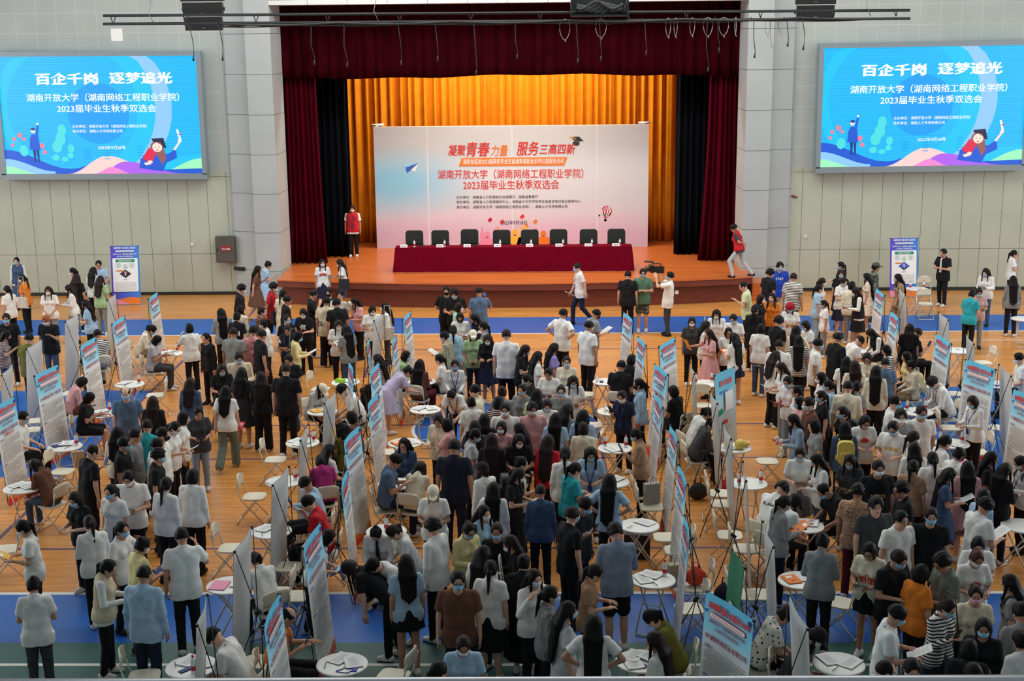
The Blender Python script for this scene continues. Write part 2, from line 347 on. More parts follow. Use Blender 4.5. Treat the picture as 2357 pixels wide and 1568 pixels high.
# printed backdrop on the stage
def ramp_mat(name, stops, axis='Z', lo=0., hi=1., emit=0., rough=.6, noise=0., nscale=(1, 1, 1), ns=1.5):
    m = mat(name, rough=rough); nt = m.node_tree; b = nt.nodes['Principled BSDF']; tc = node(nt, 'TexCoord'); sp = node(nt, 'SeparateXYZ')
    nt.links.new(tc.outputs['Object'], sp.inputs[0]); r = node(nt, 'MapRange'); r.inputs[1].default_value = lo; r.inputs[2].default_value = hi
    nt.links.new(sp.outputs[axis], r.inputs[0]); out = r.outputs[0]
    if noise:
        mp = node(nt, 'Mapping'); mp.inputs['Scale'].default_value = nscale; nt.links.new(tc.outputs['Object'], mp.inputs[0])
        nz = node(nt, 'TexNoise'); nz.inputs['Scale'].default_value = ns; nz.inputs['Detail'].default_value = 4; nt.links.new(mp.outputs[0], nz.inputs['Vector'])
        a = node(nt, 'Math', operation='MULTIPLY_ADD'); a.inputs[1].default_value = noise; nt.links.new(nz.outputs['Fac'], a.inputs[0])
        s2 = node(nt, 'Math', operation='SUBTRACT'); s2.inputs[1].default_value = noise * .5; nt.links.new(out, s2.inputs[0]); nt.links.new(s2.outputs[0], a.inputs[2]); out = a.outputs[0]
    rp = node(nt, 'ValToRGB'); el = rp.color_ramp.elements
    while len(el) < len(stops): el.new(.5)
    for i, (p, c) in enumerate(stops): el[i].position = p; el[i].color = (*lin(c), 1)
    nt.links.new(out, rp.inputs[0])
    if emit:
        nt.links.new(rp.outputs[0], b.inputs['Emission Color']); b.inputs['Emission Strength'].default_value = emit; b.inputs['Base Color'].default_value = (.01, .01, .01, 1)
    else: nt.links.new(rp.outputs[0], b.inputs['Base Color'])
    return m
ramp_mat('backdrop_print', [(0, (206, 184, 202)), (.12, (210, 180, 202)), (.27, (214, 198, 208)), (.38, (208, 206, 212)), (.62, (208, 208, 213)), (1, (198, 200, 208))], 'Z', 0, 4.15, noise=.22, nscale=(.5, 1, 1.4))
m = M['backdrop_print']; nt = m.node_tree; b_ = nt.nodes['Principled BSDF']; src = b_.inputs['Base Color'].links[0].from_socket
gr = node(nt, 'TexGradient', gradient_type='SPHERICAL'); tc = node(nt, 'TexCoord'); mp = node(nt, 'Mapping', vector_type='POINT')
mp.inputs['Location'].default_value = (1.3, 0, -1.7); mp.inputs['Scale'].default_value = (.33, .3, .75)
nt.links.new(tc.outputs['Object'], mp.inputs[0]); nt.links.new(mp.outputs[0], gr.inputs[0])
mx = node(nt, 'MixRGB'); mx.inputs[2].default_value = (*lin((140, 196, 222)), 1); k_ = node(nt, 'Math', operation='MULTIPLY'); k_.inputs[1].default_value = 1.3; k_.use_clamp = True
nt.links.new(gr.outputs[1], k_.inputs[0]); nt.links.new(k_.outputs[0], mx.inputs[0]); nt.links.new(src, mx.inputs[1]); nt.links.new(mx.outputs[0], b_.inputs['Base Color'])
for n, c in dict(red=(206, 46, 34), deep_red=(176, 26, 44), orange=(226, 120, 40), gold=(232, 178, 60), ink=(44, 44, 50), white=(236, 236, 234), paper=(222, 222, 218), blue=(40, 96, 190), sky=(150, 206, 232),
                 pink_print=(224, 140, 170), peach=(226, 160, 140), navy_print=(34, 58, 120), green_print=(30, 140, 110), grey_print=(120, 124, 130), rope=(150, 146, 140)).items():
    mat('print_' + n, c, .65)
bd = thing('backdrop_board', 'large white printed backdrop board with red Chinese titles on the stage', 'backdrop', (-1.0, 45.69, .78))
B = MB(); B.box((0, .14, 2.07), (9.3, .28, 4.14)); B.obj('board', 'backdrop_print', bd)
B = MB()
for x in (-4.5, 4.5): B.tube([(x, .1, 4.14), (x - .2, .1, 4.2), (x + .2, .12, 4.22)], .04, 6)
B.obj('top_tie', 'print_white', bd)
PR = ['print_red', 'print_deep_red', 'print_orange', 'print_gold', 'print_ink', 'print_white', 'print_blue', 'print_sky', 'print_pink_print', 'print_peach']
def U(u, v): return ((u - 1178) / 67.9, (570 - v) / 67.9 + .04)      # print layout of the board in metres
B = MB(); Y = -.006
def w_(s, u, v, h, width, mi, bold=.0, shear=0.): x, z = U(u, v); write(B, s, (x, Y, z), h / 67.9 * 1.08, mi, width / 67.9, bold, shear)
w_('凝聚', 1053, 346, 25, 42, 0, .02, .2); w_('青春', 1102, 344, 33, 54, 0, .02, .2); w_('力量', 1151, 347, 25, 40, 2, .02, .2)
w_('服务', 1216, 343, 32, 52, 0, .02, .2); w_('三高四新', 1284, 345, 24, 84, 0, .02, .2)
x, z = U(1181, 373); B.prism([(x - 1.83, Y, z - .14), (x + 1.75, Y, z - .14), (x + 1.86, Y, z + .14), (x - 1.72, Y, z + .14)], (0, -.002, 0), 2)
Y = -.012; w_('湖南省促进2023届高校毕业生留湘来湘就业系列公益服务活动', 1183, 372, 12, 232, 5, .008); Y = -.006
w_('湖南开放大学（湖南网络工程职业学院）', 1176, 401, 21, 336, 0, .008); w_('2023届毕业生秋季双选会', 1177, 426, 21, 222, 0, .008)
def wl(s, u, v, h, mi=4):
    x, z = U(u, v); write(B, s, (x, Y, z), h / 67.9, mi, None, .003, 0, left=True)
wl('主办单位：湖南省人力资源和社会保障厅、湖南省教育厅', 1050, 454, 7.6); wl('协办单位：湖南省人力资源服务中心、湖南省大中专学校学生信息咨询与就业指导中心', 1050, 465, 7.6)
wl('承办单位：湖南开放大学（湖南网络工程职业学院）、湖南人才市场有限公司', 1050, 477, 7.6); w_('2022年9月28日', 1183, 514, 10, 60, 4, .004)
B.obj('lettering', PR, bd)
def blob(B, pts, mi, y=-.005, f=U):
    B.prism([(f(u, v)[0], y, f(u, v)[1]) for u, v in pts], (0, -.002, 0), mi)
def circ(B, u, v, r, mi, y=-.005, f=U, n=18, sy=1., a0=0., a1=2 * PI):
    blob(B, [(u + r * math.cos(a0 + (a1 - a0) * i / n), v + sy * r * math.sin(a0 + (a1 - a0) * i / n)) for i in range(n if a1 - a0 > 6 else n + 1)], mi, y, f)
B = MB()
blob(B, [(1315, 318), (1334, 317), (1344, 327), (1325, 328)], 4); blob(B, [(1320, 328), (1335, 329), (1334, 336), (1326, 338), (1319, 334)], 4); B2 = [(1313, 316), (1327, 322), (1328, 324), (1312, 318)]; blob(B, B2, 3, -.009)
blob(B, [(927, 378), (965, 374), (935, 384)], 7); blob(B, [(935, 384), (965, 374), (937, 397)], 6, -.009); blob(B, [(944, 388), (965, 374), (955, 395)], 5)
circ(B, 1398, 489, 12, 1, sy=1.05); blob(B, [(1388, 495), (1408, 495), (1396, 506), (1394, 506)], 1)
for k in (-8, -2.5, 3, 8): blob(B, [(1400 + k * .5, 478), (1401 + k * .5, 478), (1398 + k * 1.25, 489), (1396 + k * .5, 502), (1395 + k * .45, 502), (1395 + k * 1.2, 489)], 5, -.009); circ(B, 1395, 510, 3, 2); circ(B, 1381, 499, 2, 4)
for u, v, c in ((1127, 507, 1), (1155, 512, 0), (1202, 500, 0), (1232, 512, 2), (1143, 527, 9), (1211, 522, 2)):
    blob(B, [(u - 5, v), (u + 2, v - 6), (u + 6, v), (u + 1, v + 5), (u - 3, v + 5)], c)
for u, v, s, c in ((1120, 556, 1.2, 8), (1185, 552, 1.25, 3), (1206, 554, 1.1, 3), (1251, 554, 1.15, 2), (1222, 556, 1., 2)):
    circ(B, u, v - 12 * s, 6 * s, c); blob(B, [(u - 16 * s, 566), (u - 12 * s, v - 4 * s), (u, v - 8 * s), (u + 12 * s, v - 4 * s), (u + 17 * s, 566)], c)
for pts, c in (([(1106, 560), (1104, 545), (1108, 523), (1111, 524), (1110, 538), (1120, 552)], 8), ([(1196, 545), (1200, 522), (1204, 523), (1203, 546)], 3), ([(1208, 545), (1206, 522), (1212, 522), (1214, 546)], 3), ([(1231, 548), (1230, 528), (1236, 528), (1238, 548)], 2)):
    blob(B, pts, c, -.006)
for u in (985, 1180, 1376): x, z = U(u, 430); B.box((x, -.002, 2.07), (.05, .003, 4.1), 10)
mat('backdrop_seam', (216, 214, 220), .6); B.obj('illustration', PR + ['backdrop_seam'], bd)

# conference table and what stands on it
mat('velvet_maroon', (104, 6, 30), 1, noise=.15, scale=3, bump=.2, spec=.05); mat('leather_black', (44, 49, 46), .3); mat('wood_arm', (110, 44, 26), .4)
ct = tag(obj('tablecloth_table', None), 'long conference table under a maroon velvet cloth on the stage', 'table')
B = MB(); B.box((-.86, 41.25, 1.525), (7.3, .5, .03)); B.obj('tabletop', 'velvet_maroon', ct)
def skirtfn(u, v):
    pts = [(-4.52, 41.55), (-4.52, 41.0), (2.8, 41.0), (2.8, 41.55)]; L = [.55, 7.32, .55]; d = u * sum(L)
    i = 0
    while i < 2 and d > L[i]: d -= L[i]; i += 1
    t = d / L[i]; x = pts[i][0] + (pts[i + 1][0] - pts[i][0]) * t; y = pts[i][1] + (pts[i + 1][1] - pts[i][1]) * t
    k = (1 - v) * (.07 + .025 * math.sin(u * 130))
    nx, ny = ((-1, 0), (0, -1), (1, 0))[i]
    return (x + nx * k - .02 * (1 - v) * (i == 1 and t < .02), y + ny * k * .9, .785 + .755 * v)
B = MB(); B.sheet(skirtfn, 160, 5); B.obj('cloth_drop', 'velvet_maroon', ct)
B = MB()
for x in (-4.2, -.86, 2.5): B.box((x, 41.25, 1.15), (.06, .4, .72))
B.obj('leg', 'dark_metal', ct)
CX = [-4.02, -3.2, -2.27, -1.25, -.36, .55, 1.5, 2.38]
ORD = ['first', 'second', 'third', 'fourth', 'fifth', 'sixth', 'seventh', 'eighth', 'ninth', 'tenth', 'eleventh', 'twelfth']
def rbox(B, c, d, r, mi=0):          # slab with rounded outline in x and z
    q = []
    for sx, sz, a in ((1, 1, 0), (-1, 1, 1), (-1, -1, 2), (1, -1, 3)):
        for k in range(4): t = (a + k / 3) * PI / 2; q.append((c[0] + sx * (d[0] / 2 - r) + r * math.cos(t), c[1] - d[1] / 2, c[2] + sz * (d[2] / 2 - r) + r * math.sin(t)))
    B.prism(q[::-1], (0, d[1], 0), mi)
t = thing('office_chair', 'x', 'chair', (CX[0], 41.98, .78), 0, 'black leather chairs at the stage table')
B = MB(); rbox(B, (0, .2, .8), (.56, .1, .66), .09); B.box((0, .14, .72), (.44, .05, .02)); o = B.obj('backrest', 'leather_black', t)
B = MB(); B.box((0, -.02, .47), (.54, .5, .1)); B.obj('seat', 'leather_black', t)
for s in (-1, 1):
    B = MB(); B.box((s * .29, 0, .66), (.05, .42, .04)); B.box((s * .29, -.17, .55), (.04, .04, .22)); B.obj('armrest', 'wood_arm', t)
B = MB(); B.tube([(0, 0, .06), (0, 0, .42)], .03)
for k in range(5): B.tube([(0, 0, .09), (.27 * math.cos(k * 1.257), .27 * math.sin(k * 1.257), .04)], .018, 6)
B.obj('base', 'dark_metal', t)
t['label'] = 'first black leather chair from the left behind the stage table'
for i, x in enumerate(CX[1:], 1): dup(t, (x, 41.98 + .02 * (i % 3), .78 + .02 * (i == 2)), 0, ORD[i] + ' black leather chair from the left behind the stage table')
mat('bottle_clear', (214, 222, 226), .15, alpha=1, spec=.6); mat('label_red', (190, 24, 40), .5); mat('cap_red', (200, 24, 30), .4)
bt = thing('water_bottle', 'x', 'bottle', (0, 0, -20), 0, 'red-capped water bottles')
B = MB(); B.lathe([(.031, 0), (.033, .01), (.033, .15), (.028, .175), (.013, .2), (.013, .21)], 14); B.obj('body', 'bottle_clear', bt)
B = MB(); B.lathe([(.0338, .045), (.0338, .105)], 14); B.obj('wrapper', 'label_red', bt)
B = MB(); B.lathe([(.0155, .208), (.0155, .232)], 12); B.obj('cap', 'cap_red', bt)
first = [True]
def bottle(x, y, z, label, group='red-capped water bottles'):
    if first[0]: first[0] = False; bt.location = (x, y, z); bt['label'] = label; return bt
    return dup(bt, (x, y, z), random.uniform(0, 6), label, group)
for i, x in enumerate((-3.93, -2.99, -1.27, -.31, .68, 1.57, 2.43)): bottle(x, 41.14, 1.54, ORD[i] + ' red-capped bottle from the left on the stage table', 'bottles on the stage table')
for i, (x, s) in enumerate(zip((-4.25, -3.13, -2.29, -1.35, -.36, .55, 1.45, 2.3), ('三', '王', '李', '张', '刘', '陈', '杨', '周'))):
    B = MB(); B.prism([(-.11, -.03, 0), (-.11, .03, 0), (-.11, 0, .09)], (.22, 0, 0)); o = B.obj('name_plate', 'print_white', None, (x, 41.08, 1.54))
    tag(o, ORD[i] + ' white name plate from the left on the stage table', 'name plate', 'name plates on the stage table')
    B = MB()
    for k in (-.05, 0, .05): B.box((k, -.021, .04), (.028, .003, .03), rx=-.32)
    B.obj('name_lettering', 'print_deep_red', o)
for i, x in enumerate((-3.7, -2.05, -.1)):
    o = thing('microphone', ('left', 'middle', 'right')[i] + ' black gooseneck microphone on the stage table', 'microphone', (x, 41.2, 1.54), 0, 'gooseneck microphones')
    B = MB(); B.box((0, 0, .012), (.1, .12, .024)); B.obj('base', 'black_plastic', o)
    B = MB(); B.tube([(0, 0, .02), (0, .0, .15), (-.02, -.03, .24), (-.1, -.05, .29)], .007, 6); B.tube([(-.1, -.05, .29), (-.15, -.06, .3)], .014, 8); B.obj('gooseneck', 'black_plastic', o)

# ---------------------------------------------------------------- where everything stands (metres, heading in radians)
PEOPLE = [
(-15.65,39.28,0,-2.97,0.953,'f S n Vdn gdn b -','navy pinafore dress over white, hair tied back, at the far left wall'),
(-14.26,36.16,0,-4.89,0.964,'f S p Tor tbk w GP','orange T-shirt with a patterned tote bag on her shoulder, far left'),
(-14.08,34.58,0,-5.24,0.957,'f S p Twh tbk - -','white T-shirt with ponytail, back turned, left of the orange T-shirt'),
(-12.47,30.38,0,-3.05,1.039,'m S m Tbk tbk b -','black T-shirt and blue mask at the far left edge'),
(-12.12,29.15,0,-1.4,0.966,'f Sp l Tsr jdn - FG','maroon striped top holding a phone up, far left edge'),
(-11.19,28.28,0,-0.17,1.019,'m S m Tol tbk - y','olive green T-shirt with a lanyard behind a blank banner back'),
(-11.53,30.48,0,-3.23,1.017,'m Sp mo Tbk jdn w F','black T-shirt with dyed orange hair, looking at a phone'),
(-12.93,34.39,0,-3.14,0.974,'f Sf l Swh tgy w -','white ruffled blouse, hands joined in front, long black hair'),
(-12.45,34.82,0,-4.54,0.954,'f Sh l Lwh sgy w -','white shirt and grey skirt, hand at the waist, facing left'),
(-13.27,37.36,0,-4.36,0.953,'f S p Tpk tbk w -','pink top behind the black top near the left blue banner'),
(-12.8,36.11,0,-0.17,0.979,'f S L Tbk tbk - -','black top with very long hair, back turned, before the left wall'),
(-12.74,37.33,0,-0.17,0.961,'f S l Lwh tbk - -','white sweater and black trousers, back turned, left of blue banner'),
(-12.04,35.8,0,-0.26,0.974,'f S l Tsg jgy - -','lime green T-shirt seen from behind beside the left blue banner'),
(-13.4,39.96,0,-3.14,1.034,'m Tl m Slb tbk - g','pale blue shirt and glasses seated beside the left blue banner'),
(-11.29,32.64,0,-4.8,0.967,'f Sh l Slb tbk - yF','pale blue-grey shirt with lanyard, looking left, before a banner back'),
(-10.27,30.14,0,-5.76,1.022,'m Tl m Tst tgy - -','black and white striped T-shirt seated with his back turned, left'),
(-9.72,31.42,0,-1.48,0.967,'f Tw p Lcr gkh b yR','cream jacket with lanyard seated at a table reading a red booklet'),
(-9.02,29.94,0,-1.48,0.975,'f Tp b Slg tdg b F','light grey shirt with bobbed hair seated looking at a phone'),
(-8,29.66,0,-5.76,0.963,'f Se b Swh tbk - -',"white shirt with bobbed hair standing beside the booklet reader's table"),
(-7.36,28.69,0,-3.75,0.970,'f S p Lbk tbk - O','all black clothes standing in the open left aisle, leaflet in hand'),
(-8.11,37.35,0,-1.31,0.968,'f Wp L Dbr - - F','long brown dress with very long hair by the left stage corner'),
(-8.04,38.37,0,-1.4,0.947,'f Sp n Dlb - - P','light blue dress with hair bun beside the long brown dress'),
(-7.8,33.79,0,-1.4,1.045,'m W f Tbk tbk w -','loose black T-shirt with bowl haircut walking right, left of stage'),
(-7.03,34.07,0,-1.48,1.038,'m W f Trd tbk w -',"red T-shirt and white mask walking before the stage's left end"),
(-6.67,33.77,0,-0.35,0.955,'f S p Tcr gcr - G','cream dress with ponytail, back turned, right of the red T-shirt'),
(-6.34,32.45,0,-1.4,1.018,'m S m Tbk tbk - -','black T-shirt with short hair directly before the cream dress'),
(-6.76,31.44,0,-1.66,0.975,'f S n Tbr tbk p -','brown T-shirt and pink mask, dark hair tied up'),
(-7.68,31.4,0,-5.85,0.961,'f Sh L Lgy tbk - P','light grey hoodie with very long black hair, back turned, left'),
(-7.31,31.68,0,-0.35,0.970,'f S b Lcr tbk - -','cream top half hidden behind a printed black T-shirt'),
(-7.19,30.79,0,-0.26,0.975,'f S n Tbk tbk - -','black T-shirt with photo print on its back and low bun'),
(-5.98,30.59,0,-2.44,0.969,'f S p Tbk tbk b -','black top and blue mask looking right, hair tied back'),
(-5.68,31.37,0,-3.32,0.977,'f Sh b Tbk tbk w R','black T-shirt with white character print reading a red brochure'),
(-5.8,33.09,0,-1.4,1.031,'m Se m Tbk tbk - g','black T-shirt and glasses touching his chin before the stage'),
(-5.37,33.27,0,-3.14,1.046,'m S f Tbk tbk k -','black mask peering between two groups before the stage'),
(-5.27,32.09,0,-0.09,1.033,'m S f Tbe wbk b -','beige T-shirt with black gothic lettering on the back'),
(-4.95,31.75,0,-5.76,1.051,'m S f Tbk tbk - -','black sleeveless top beside the beige gothic T-shirt'),
(-5.04,32.94,0,-3.05,1.049,'m Se f Twh tbk - Y','white T-shirt, hand raised to the shoulder with a yellow leaflet'),
(-4.58,32.86,0,-4.01,0.948,'f Sh l Tpk tbk - P','pale pink T-shirt holding white papers, long hair, black trousers'),
(-6.4,38.63,0,-2.97,0.949,'f S l Twh snv w -','white T-shirt with red print and navy skirt leaning on the stage'),
(-5.79,38.65,0,-4.63,0.952,'f Sh l Twh jdn w G','white T-shirt and jeans with shoulder bag leaning on the stage'),
(-4.1,31.67,0,-2.88,0.978,'f Sh b Twh tbk w F','white T-shirt and white mask standing behind a pink-lit banner back'),
(-3.78,32.02,0,-4.63,0.960,'f S l Lwh tdg w G','white long-sleeved blouse, dark wide trousers, small bag, facing left'),
(-6.77,28.6,0,-0.17,1.040,'m S m Tgy jdn - -','plain grey T-shirt seen from behind beside the pink flowered shirt'),
(-6.38,28.85,0,-0,1.028,'m S f Tff jdn - -','pink flowered short-sleeved shirt seen from behind'),
(-6.15,28.44,0,-1.05,1.035,'m S m Tbk tkh - -','black T-shirt and khaki trousers close behind pink flowered shirt'),
(-6.36,30.13,0,-4.71,0.958,'f S n Lwh tbk b -','white sweater and blue mask facing left near the pink flowered shirt'),
(-5.75,29.69,0,-3.32,0.957,'f Sh p Jbk tbk - yP','black blazer over a white shirt with a shoulder bag'),
(-5.48,28.86,0,-1.4,0.965,'f Sh b Lye jdn b PG','pale yellow jacket reading a large white sheet, curly bob'),
(-4.69,30.15,0,-2.97,0.965,'f Sh l Twh tbk w P','white T-shirt with wavy long hair reading a brochure'),
(-4.36,29.38,0,-5.59,0.976,'f Sh L Tgy jdn - P','grey T-shirt and jeans with very long hair, back turned'),
(-6.18,26.5,0,-2.97,1.042,'m Sh m Lbe tbk b -','beige open jacket over a white T-shirt, looking down'),
(-5.17,26.7,0,-3.23,0.977,'f Sh n Tbk jdn - W','black top and hair bun reading a pink sheet'),
(-3.43,27.88,0,-5.06,0.974,'f Tl l Tst tbk b -','striped top and blue mask seated beside two banner stands'),
(-3.03,28.18,0,-1.66,0.979,'f Tl b Lsg tbk b -','sage jacket and blue mask seated with hand raised by a table'),
(-2.6,27.37,0,-0.35,0.968,'f Tl l Lbr gmr - -','brown patterned cardigan seated behind an edge-on banner'),
(-2.42,33.57,0,-3.05,1.022,'m Sb m Tbk Sbk k g','black T-shirt, black mask and glasses, hands behind, before the stage'),
(-2.18,33.17,0,-3.14,1.048,'m Sh f Tbk tbk b P','black T-shirt with curly hair and blue mask reading before stage'),
(-2.05,31.8,0,-1.66,0.978,'f S b Tmi tbk w -','mint green top with bobbed hair in front of the curly haired reader'),
(-1.92,30.82,0,-2.97,0.976,'f Sh b Lwh tgy k -','white top with black mask among the group before centre stage'),
(-1.47,30.68,0,-4.36,0.964,'f Sh l Jbk tbk - P','black blazer over white, holding a sheet, centre group'),
(-1.56,33.12,0,-6.11,1.043,'m Se m Tsb tdn - F','slate blue polo shirt, hand to the ear, facing the stage'),
(-1.28,29.8,0,-4.8,0.952,'f S p Tgy tbk - -','grey top and ponytail with a white bow, facing left'),
(-1.97,29.21,0,-6.11,0.973,'f S p Llb jld - -','light blue shirt with a hair clip, back turned'),
(-2.05,28.75,0,-5.06,0.965,'f Sh n Lpl tbk b P','greenish plaid shirt with tied hair holding a magazine'),
(-1.52,28.99,0,-3.14,0.955,'f Sf c Tsg tnv w F','sage green T-shirt and beige cap, hands joined in front'),
(-1.17,28.68,0,-3.32,0.947,'f Sh l Lbk snv w -','black top and dark skirt right beside the beige cap'),
(-0.75,27.71,0,-0.09,1.111,'m S m Twh tbk - -','large white T-shirt seen from behind, heavy build'),
(-0.44,27.36,0,-1.75,0.979,'f Sh L Tbk tbk b P','black T-shirt, blue mask and very long hair, right of large white back'),
(-0.12,26.9,0,-1.22,0.948,'f S L Twh tbk w -','white printed T-shirt with long hair beside the purple sweater'),
(0.22,27.46,0,-1.31,0.972,'f S l Tpu jdn - -','lilac purple sweater with wavy hair'),
(0.51,26.43,0,-3.32,0.959,'f S n Lcr jdn b -','cream collared shirt with topknot and blue mask'),
(-2.11,27.98,0,-4.8,0.950,'f Tl p Swh tbk - -','white blouse with a red hair clip seated, back to the camera'),
(-1.84,27.56,0,-3.14,0.955,'f Tl p Lwh tbk b y','white shirt, blue lanyard and blue mask seated facing the camera'),
(0.47,30.4,0,-0.7,1.045,'m Sk m Twh tbk k -','white T-shirt, hands on hips, black mask, before the blue strip'),
(1.01,29.02,0,-0.79,1.049,'m S m Twh tbk w -','white T-shirt and white mask, back turned, nearest the grey T-shirt'),
(1.18,30.63,0,-1.13,1.018,'m Sh m Tgy tbk k P','grey T-shirt and black mask holding a paper on the blue strip'),
(1.08,36.78,0,-4.54,1.039,'m W m Twh tnv b P','white T-shirt with blue brush characters striding left before the stage'),
(2.32,35.58,0,-0.17,1.018,'m S m Tbk tbk - -','black T-shirt, back turned, talking to the green T-shirt'),
(2.74,35.79,0,-3.23,1.043,'m Sc m Tgn Scm b g','green T-shirt and camouflage shorts, arms crossed, before the stage'),
(3.38,35.35,0,-4.97,1.029,'m Sv m Twh tdg b -','white T-shirt shouldering a video camera before the stage'),
(5.26,33.76,0,-4.8,1.049,'m Sp z Tlm tbk - F',"pale lime T-shirt filming with a phone near the stage's right end"),
(6.07,35.47,0,-1.05,1.053,'m S f Tbk tbk b -','black T-shirt facing the blue lettered T-shirt, right of stage'),
(6.58,36.75,0,-3.14,1.035,'m S f Tbl tbe b -','royal blue T-shirt with white lettering, right of stage'),
(6.59,34.77,0,-0.52,1.054,'m S m Tst tbk - -','black and white striped T-shirt, back turned, right of the blue T-shirt'),
(5.4,32.8,0,-2.09,0.955,'f S b Jbk tbk w -','black blazer and white collar beside the orange T-shirt'),
(5.77,33.09,0,-3.49,0.947,'f S l Tor tbk p K','orange T-shirt with pink mask and backpack'),
(5.06,31.38,0,-0.35,0.965,'f S p Lbk tbk - -','black suit jacket with long ponytail, back turned, right group'),
(6.01,31.9,0,-3.32,0.946,'f Sh h Twh tkh b P','white T-shirt with a red bucket hat reading a sheet'),
(4.14,31.19,0,-3.23,0.952,'f Sh l Twh tbk w -','white T-shirt and white mask with straight long hair, behind pink dress'),
(3.44,30.14,0,-3.14,0.959,'f S b Tdg tbk w G','charcoal T-shirt with cross strap and glasses, arms down, by banner'),
(3.66,29.65,0,-1.66,0.966,'f S l Lwh tbk - -',"white top close behind the pink dress's left shoulder"),
(3.72,28.91,0,-4.36,0.950,'f Sx l Dpk - - Y','pink polo dress stretching an arm out to the left with a leaflet'),
(4.13,29.13,0,-2.97,0.946,'f S b Twh tbk - g','white T-shirt with curly bob between pink dress and long hair'),
(4.46,30.45,0,-3.49,0.975,'f Sh p Swh tbk b -','white shirt with red trim and blue mask behind the long hair'),
(4.23,28.46,0,-5.76,0.956,'f Sh L Twh mnv - O','white T-shirt, navy shorts and very long hair, reaching to a table'),
(4.85,29.18,0,-0.52,0.978,'f S b Twh jdn - P','white cropped T-shirt and jeans holding a folder, back turned'),
(5.26,29.42,0,-1.05,1.050,'m S f Tbk tbk - -','black T-shirt with fluffy hair leaning right, right group'),
(5.63,29.13,0,-0.35,0.958,'f Se l Lcr tbk - -','cream top with a hand on her head, long hair'),
(6.04,29.75,0,-4.36,0.961,'f Sh b Twh tbk w g','white T-shirt, glasses and white mask looking left, right group'),
(4.91,27.16,0,-0.26,1.036,'m S m Lwh tbk - -','white shirt with short hair, back turned, left of the striped back'),
(5.49,28.08,0,-0.17,0.967,'f S L Tst tbk - -','black and white striped T-shirt with very long hair, back turned'),
(5.69,27.28,0,-1.75,1.039,'m S m Twh tbk b -','white T-shirt and blue mask just right of the striped back'),
(4.74,26.72,0,-1.05,0.964,'f S l Twh tbk - -','white T-shirt leaning in below the striped back'),
(1.6,26.78,0,-0.35,1.039,'m Tl m Tbk tbk - -','black T-shirt seated with his back turned beside a slim banner'),
(1.85,27.68,0,-0.7,0.977,'f Tl b Tbk tbk - -','black top with round dark hair seated behind the slim banner'),
(8.46,37.43,0,-4.54,0.962,'f Sx p Tbk tbk b Y','black top waving a pale yellow sheet at the right wall'),
(8.16,36.17,0,-3.49,0.960,'f S b Tbk sbk b -','black top and skirt just below the waving arm'),
(7.92,35.03,0,-2.62,0.970,'f Sh p Twh snv b R','white T-shirt with a red flyer, right of the waving arm'),
(7.36,35.02,0,-1.57,0.953,'f S p Twh tbk w P','white top and high ponytail facing right with a sheet'),
(7.09,34.08,0,-1.48,0.955,'f S p Tlb jld - -','light blue shirt with ponytail facing right, right group'),
(8,34.22,0,-0.35,0.979,'f S b Lcr jgy - -','cream shirt seen from behind near the black pinafore'),
(8.07,33.67,0,-4.71,0.963,'f Sh L Vbk sbk w P','black pinafore dress over a white blouse holding papers'),
(7.03,32.78,0,-4.71,0.867,'f S p Twh jgy b -','small figure in a white T-shirt with ponytail facing left'),
(8.79,35.75,0,-5.06,0.945,'f S L Dfl - b -','cream floral dress with very long hair'),
(9.13,36.55,0,-1.66,1.032,'m S t Lcm tcm - -','camouflage uniform and cap beside the right blue banner'),
(9.59,35.46,0,-4.63,0.965,'f W l Dkh - b P','khaki dress with white sleeves walking left past the blue banner'),
(11.78,39.04,0,-4.05,1.017,'m Sc m Tbk tbk - t','black shirt with a white tie standing against the right wall'),
(12.16,36.37,0,-3.75,0.966,'f Sh l Lwh jdn b P','white blouse with wavy hair and jeans carrying papers, right'),
(10.7,33.11,0,-0.79,0.967,'f Sh n Ttl tbk - -','turquoise T-shirt with tied hair, back turned, right'),
(11.08,33.68,0,-3.23,0.947,'f Sh n Tbp tgy b P','dusty pink T-shirt and blue mask facing the turquoise T-shirt'),
(13.81,39.21,0,-1.75,0.966,'f Sc p Twh tbk - g','white top with crossed arms at the right wall'),
(12.42,35.04,0,-0.09,0.961,'f S L Lgp tbk - -','grey checked jacket with very long hair, back turned, far right'),
(6.23,27.78,0,-1.05,1.042,'m S m Tbk tbk w -','black T-shirt and white mask standing beside a table, right'),
(6.81,29.43,0,-1.31,1.030,'m Tw m Twh tbk - -','white T-shirt bending over a table to write, right'),
(7.95,30.7,0,-4.45,0.969,'f Tw l Vbk sbk b -','black pinafore over white seated writing opposite the white T-shirt'),
(8.36,29.83,0,-1.22,1.044,'m Tp m Tbk tbk - F','black T-shirt seated looking at a phone behind black poles'),
(8.19,29.36,0,-0.35,0.945,'f S l Tbk tbk - -','dark top with long hair behind the seated phone reader'),
(7.27,27.4,0,-4.63,0.947,'f Sh b Lst tbk - P','striped long-sleeved top, smiling, holding a grey leaflet'),
(6.62,26.65,0,-3.32,0.968,'f Sh b Tcr tbk - g','cream top and glasses, laughing, among the right crowd'),
(7.84,27.89,0,-4.54,0.978,'f Tl b Tye tbk - -','yellow pinafore with bobbed hair seated facing left'),
(10.06,27.43,0,-4.8,1.026,'m Tl m Twh tbk w -','white T-shirt and white mask seated at the right edge'),
(-9.72,26.36,0,-1.05,0.960,'f Tw b Lpk gbr - F','pink blouse with black bob seated at a round table'),
(-8.96,24.99,0,-1.4,0.965,'f Tp b Tbk Sbk - F','black shorts seated with crossed legs, half hidden by a banner'),
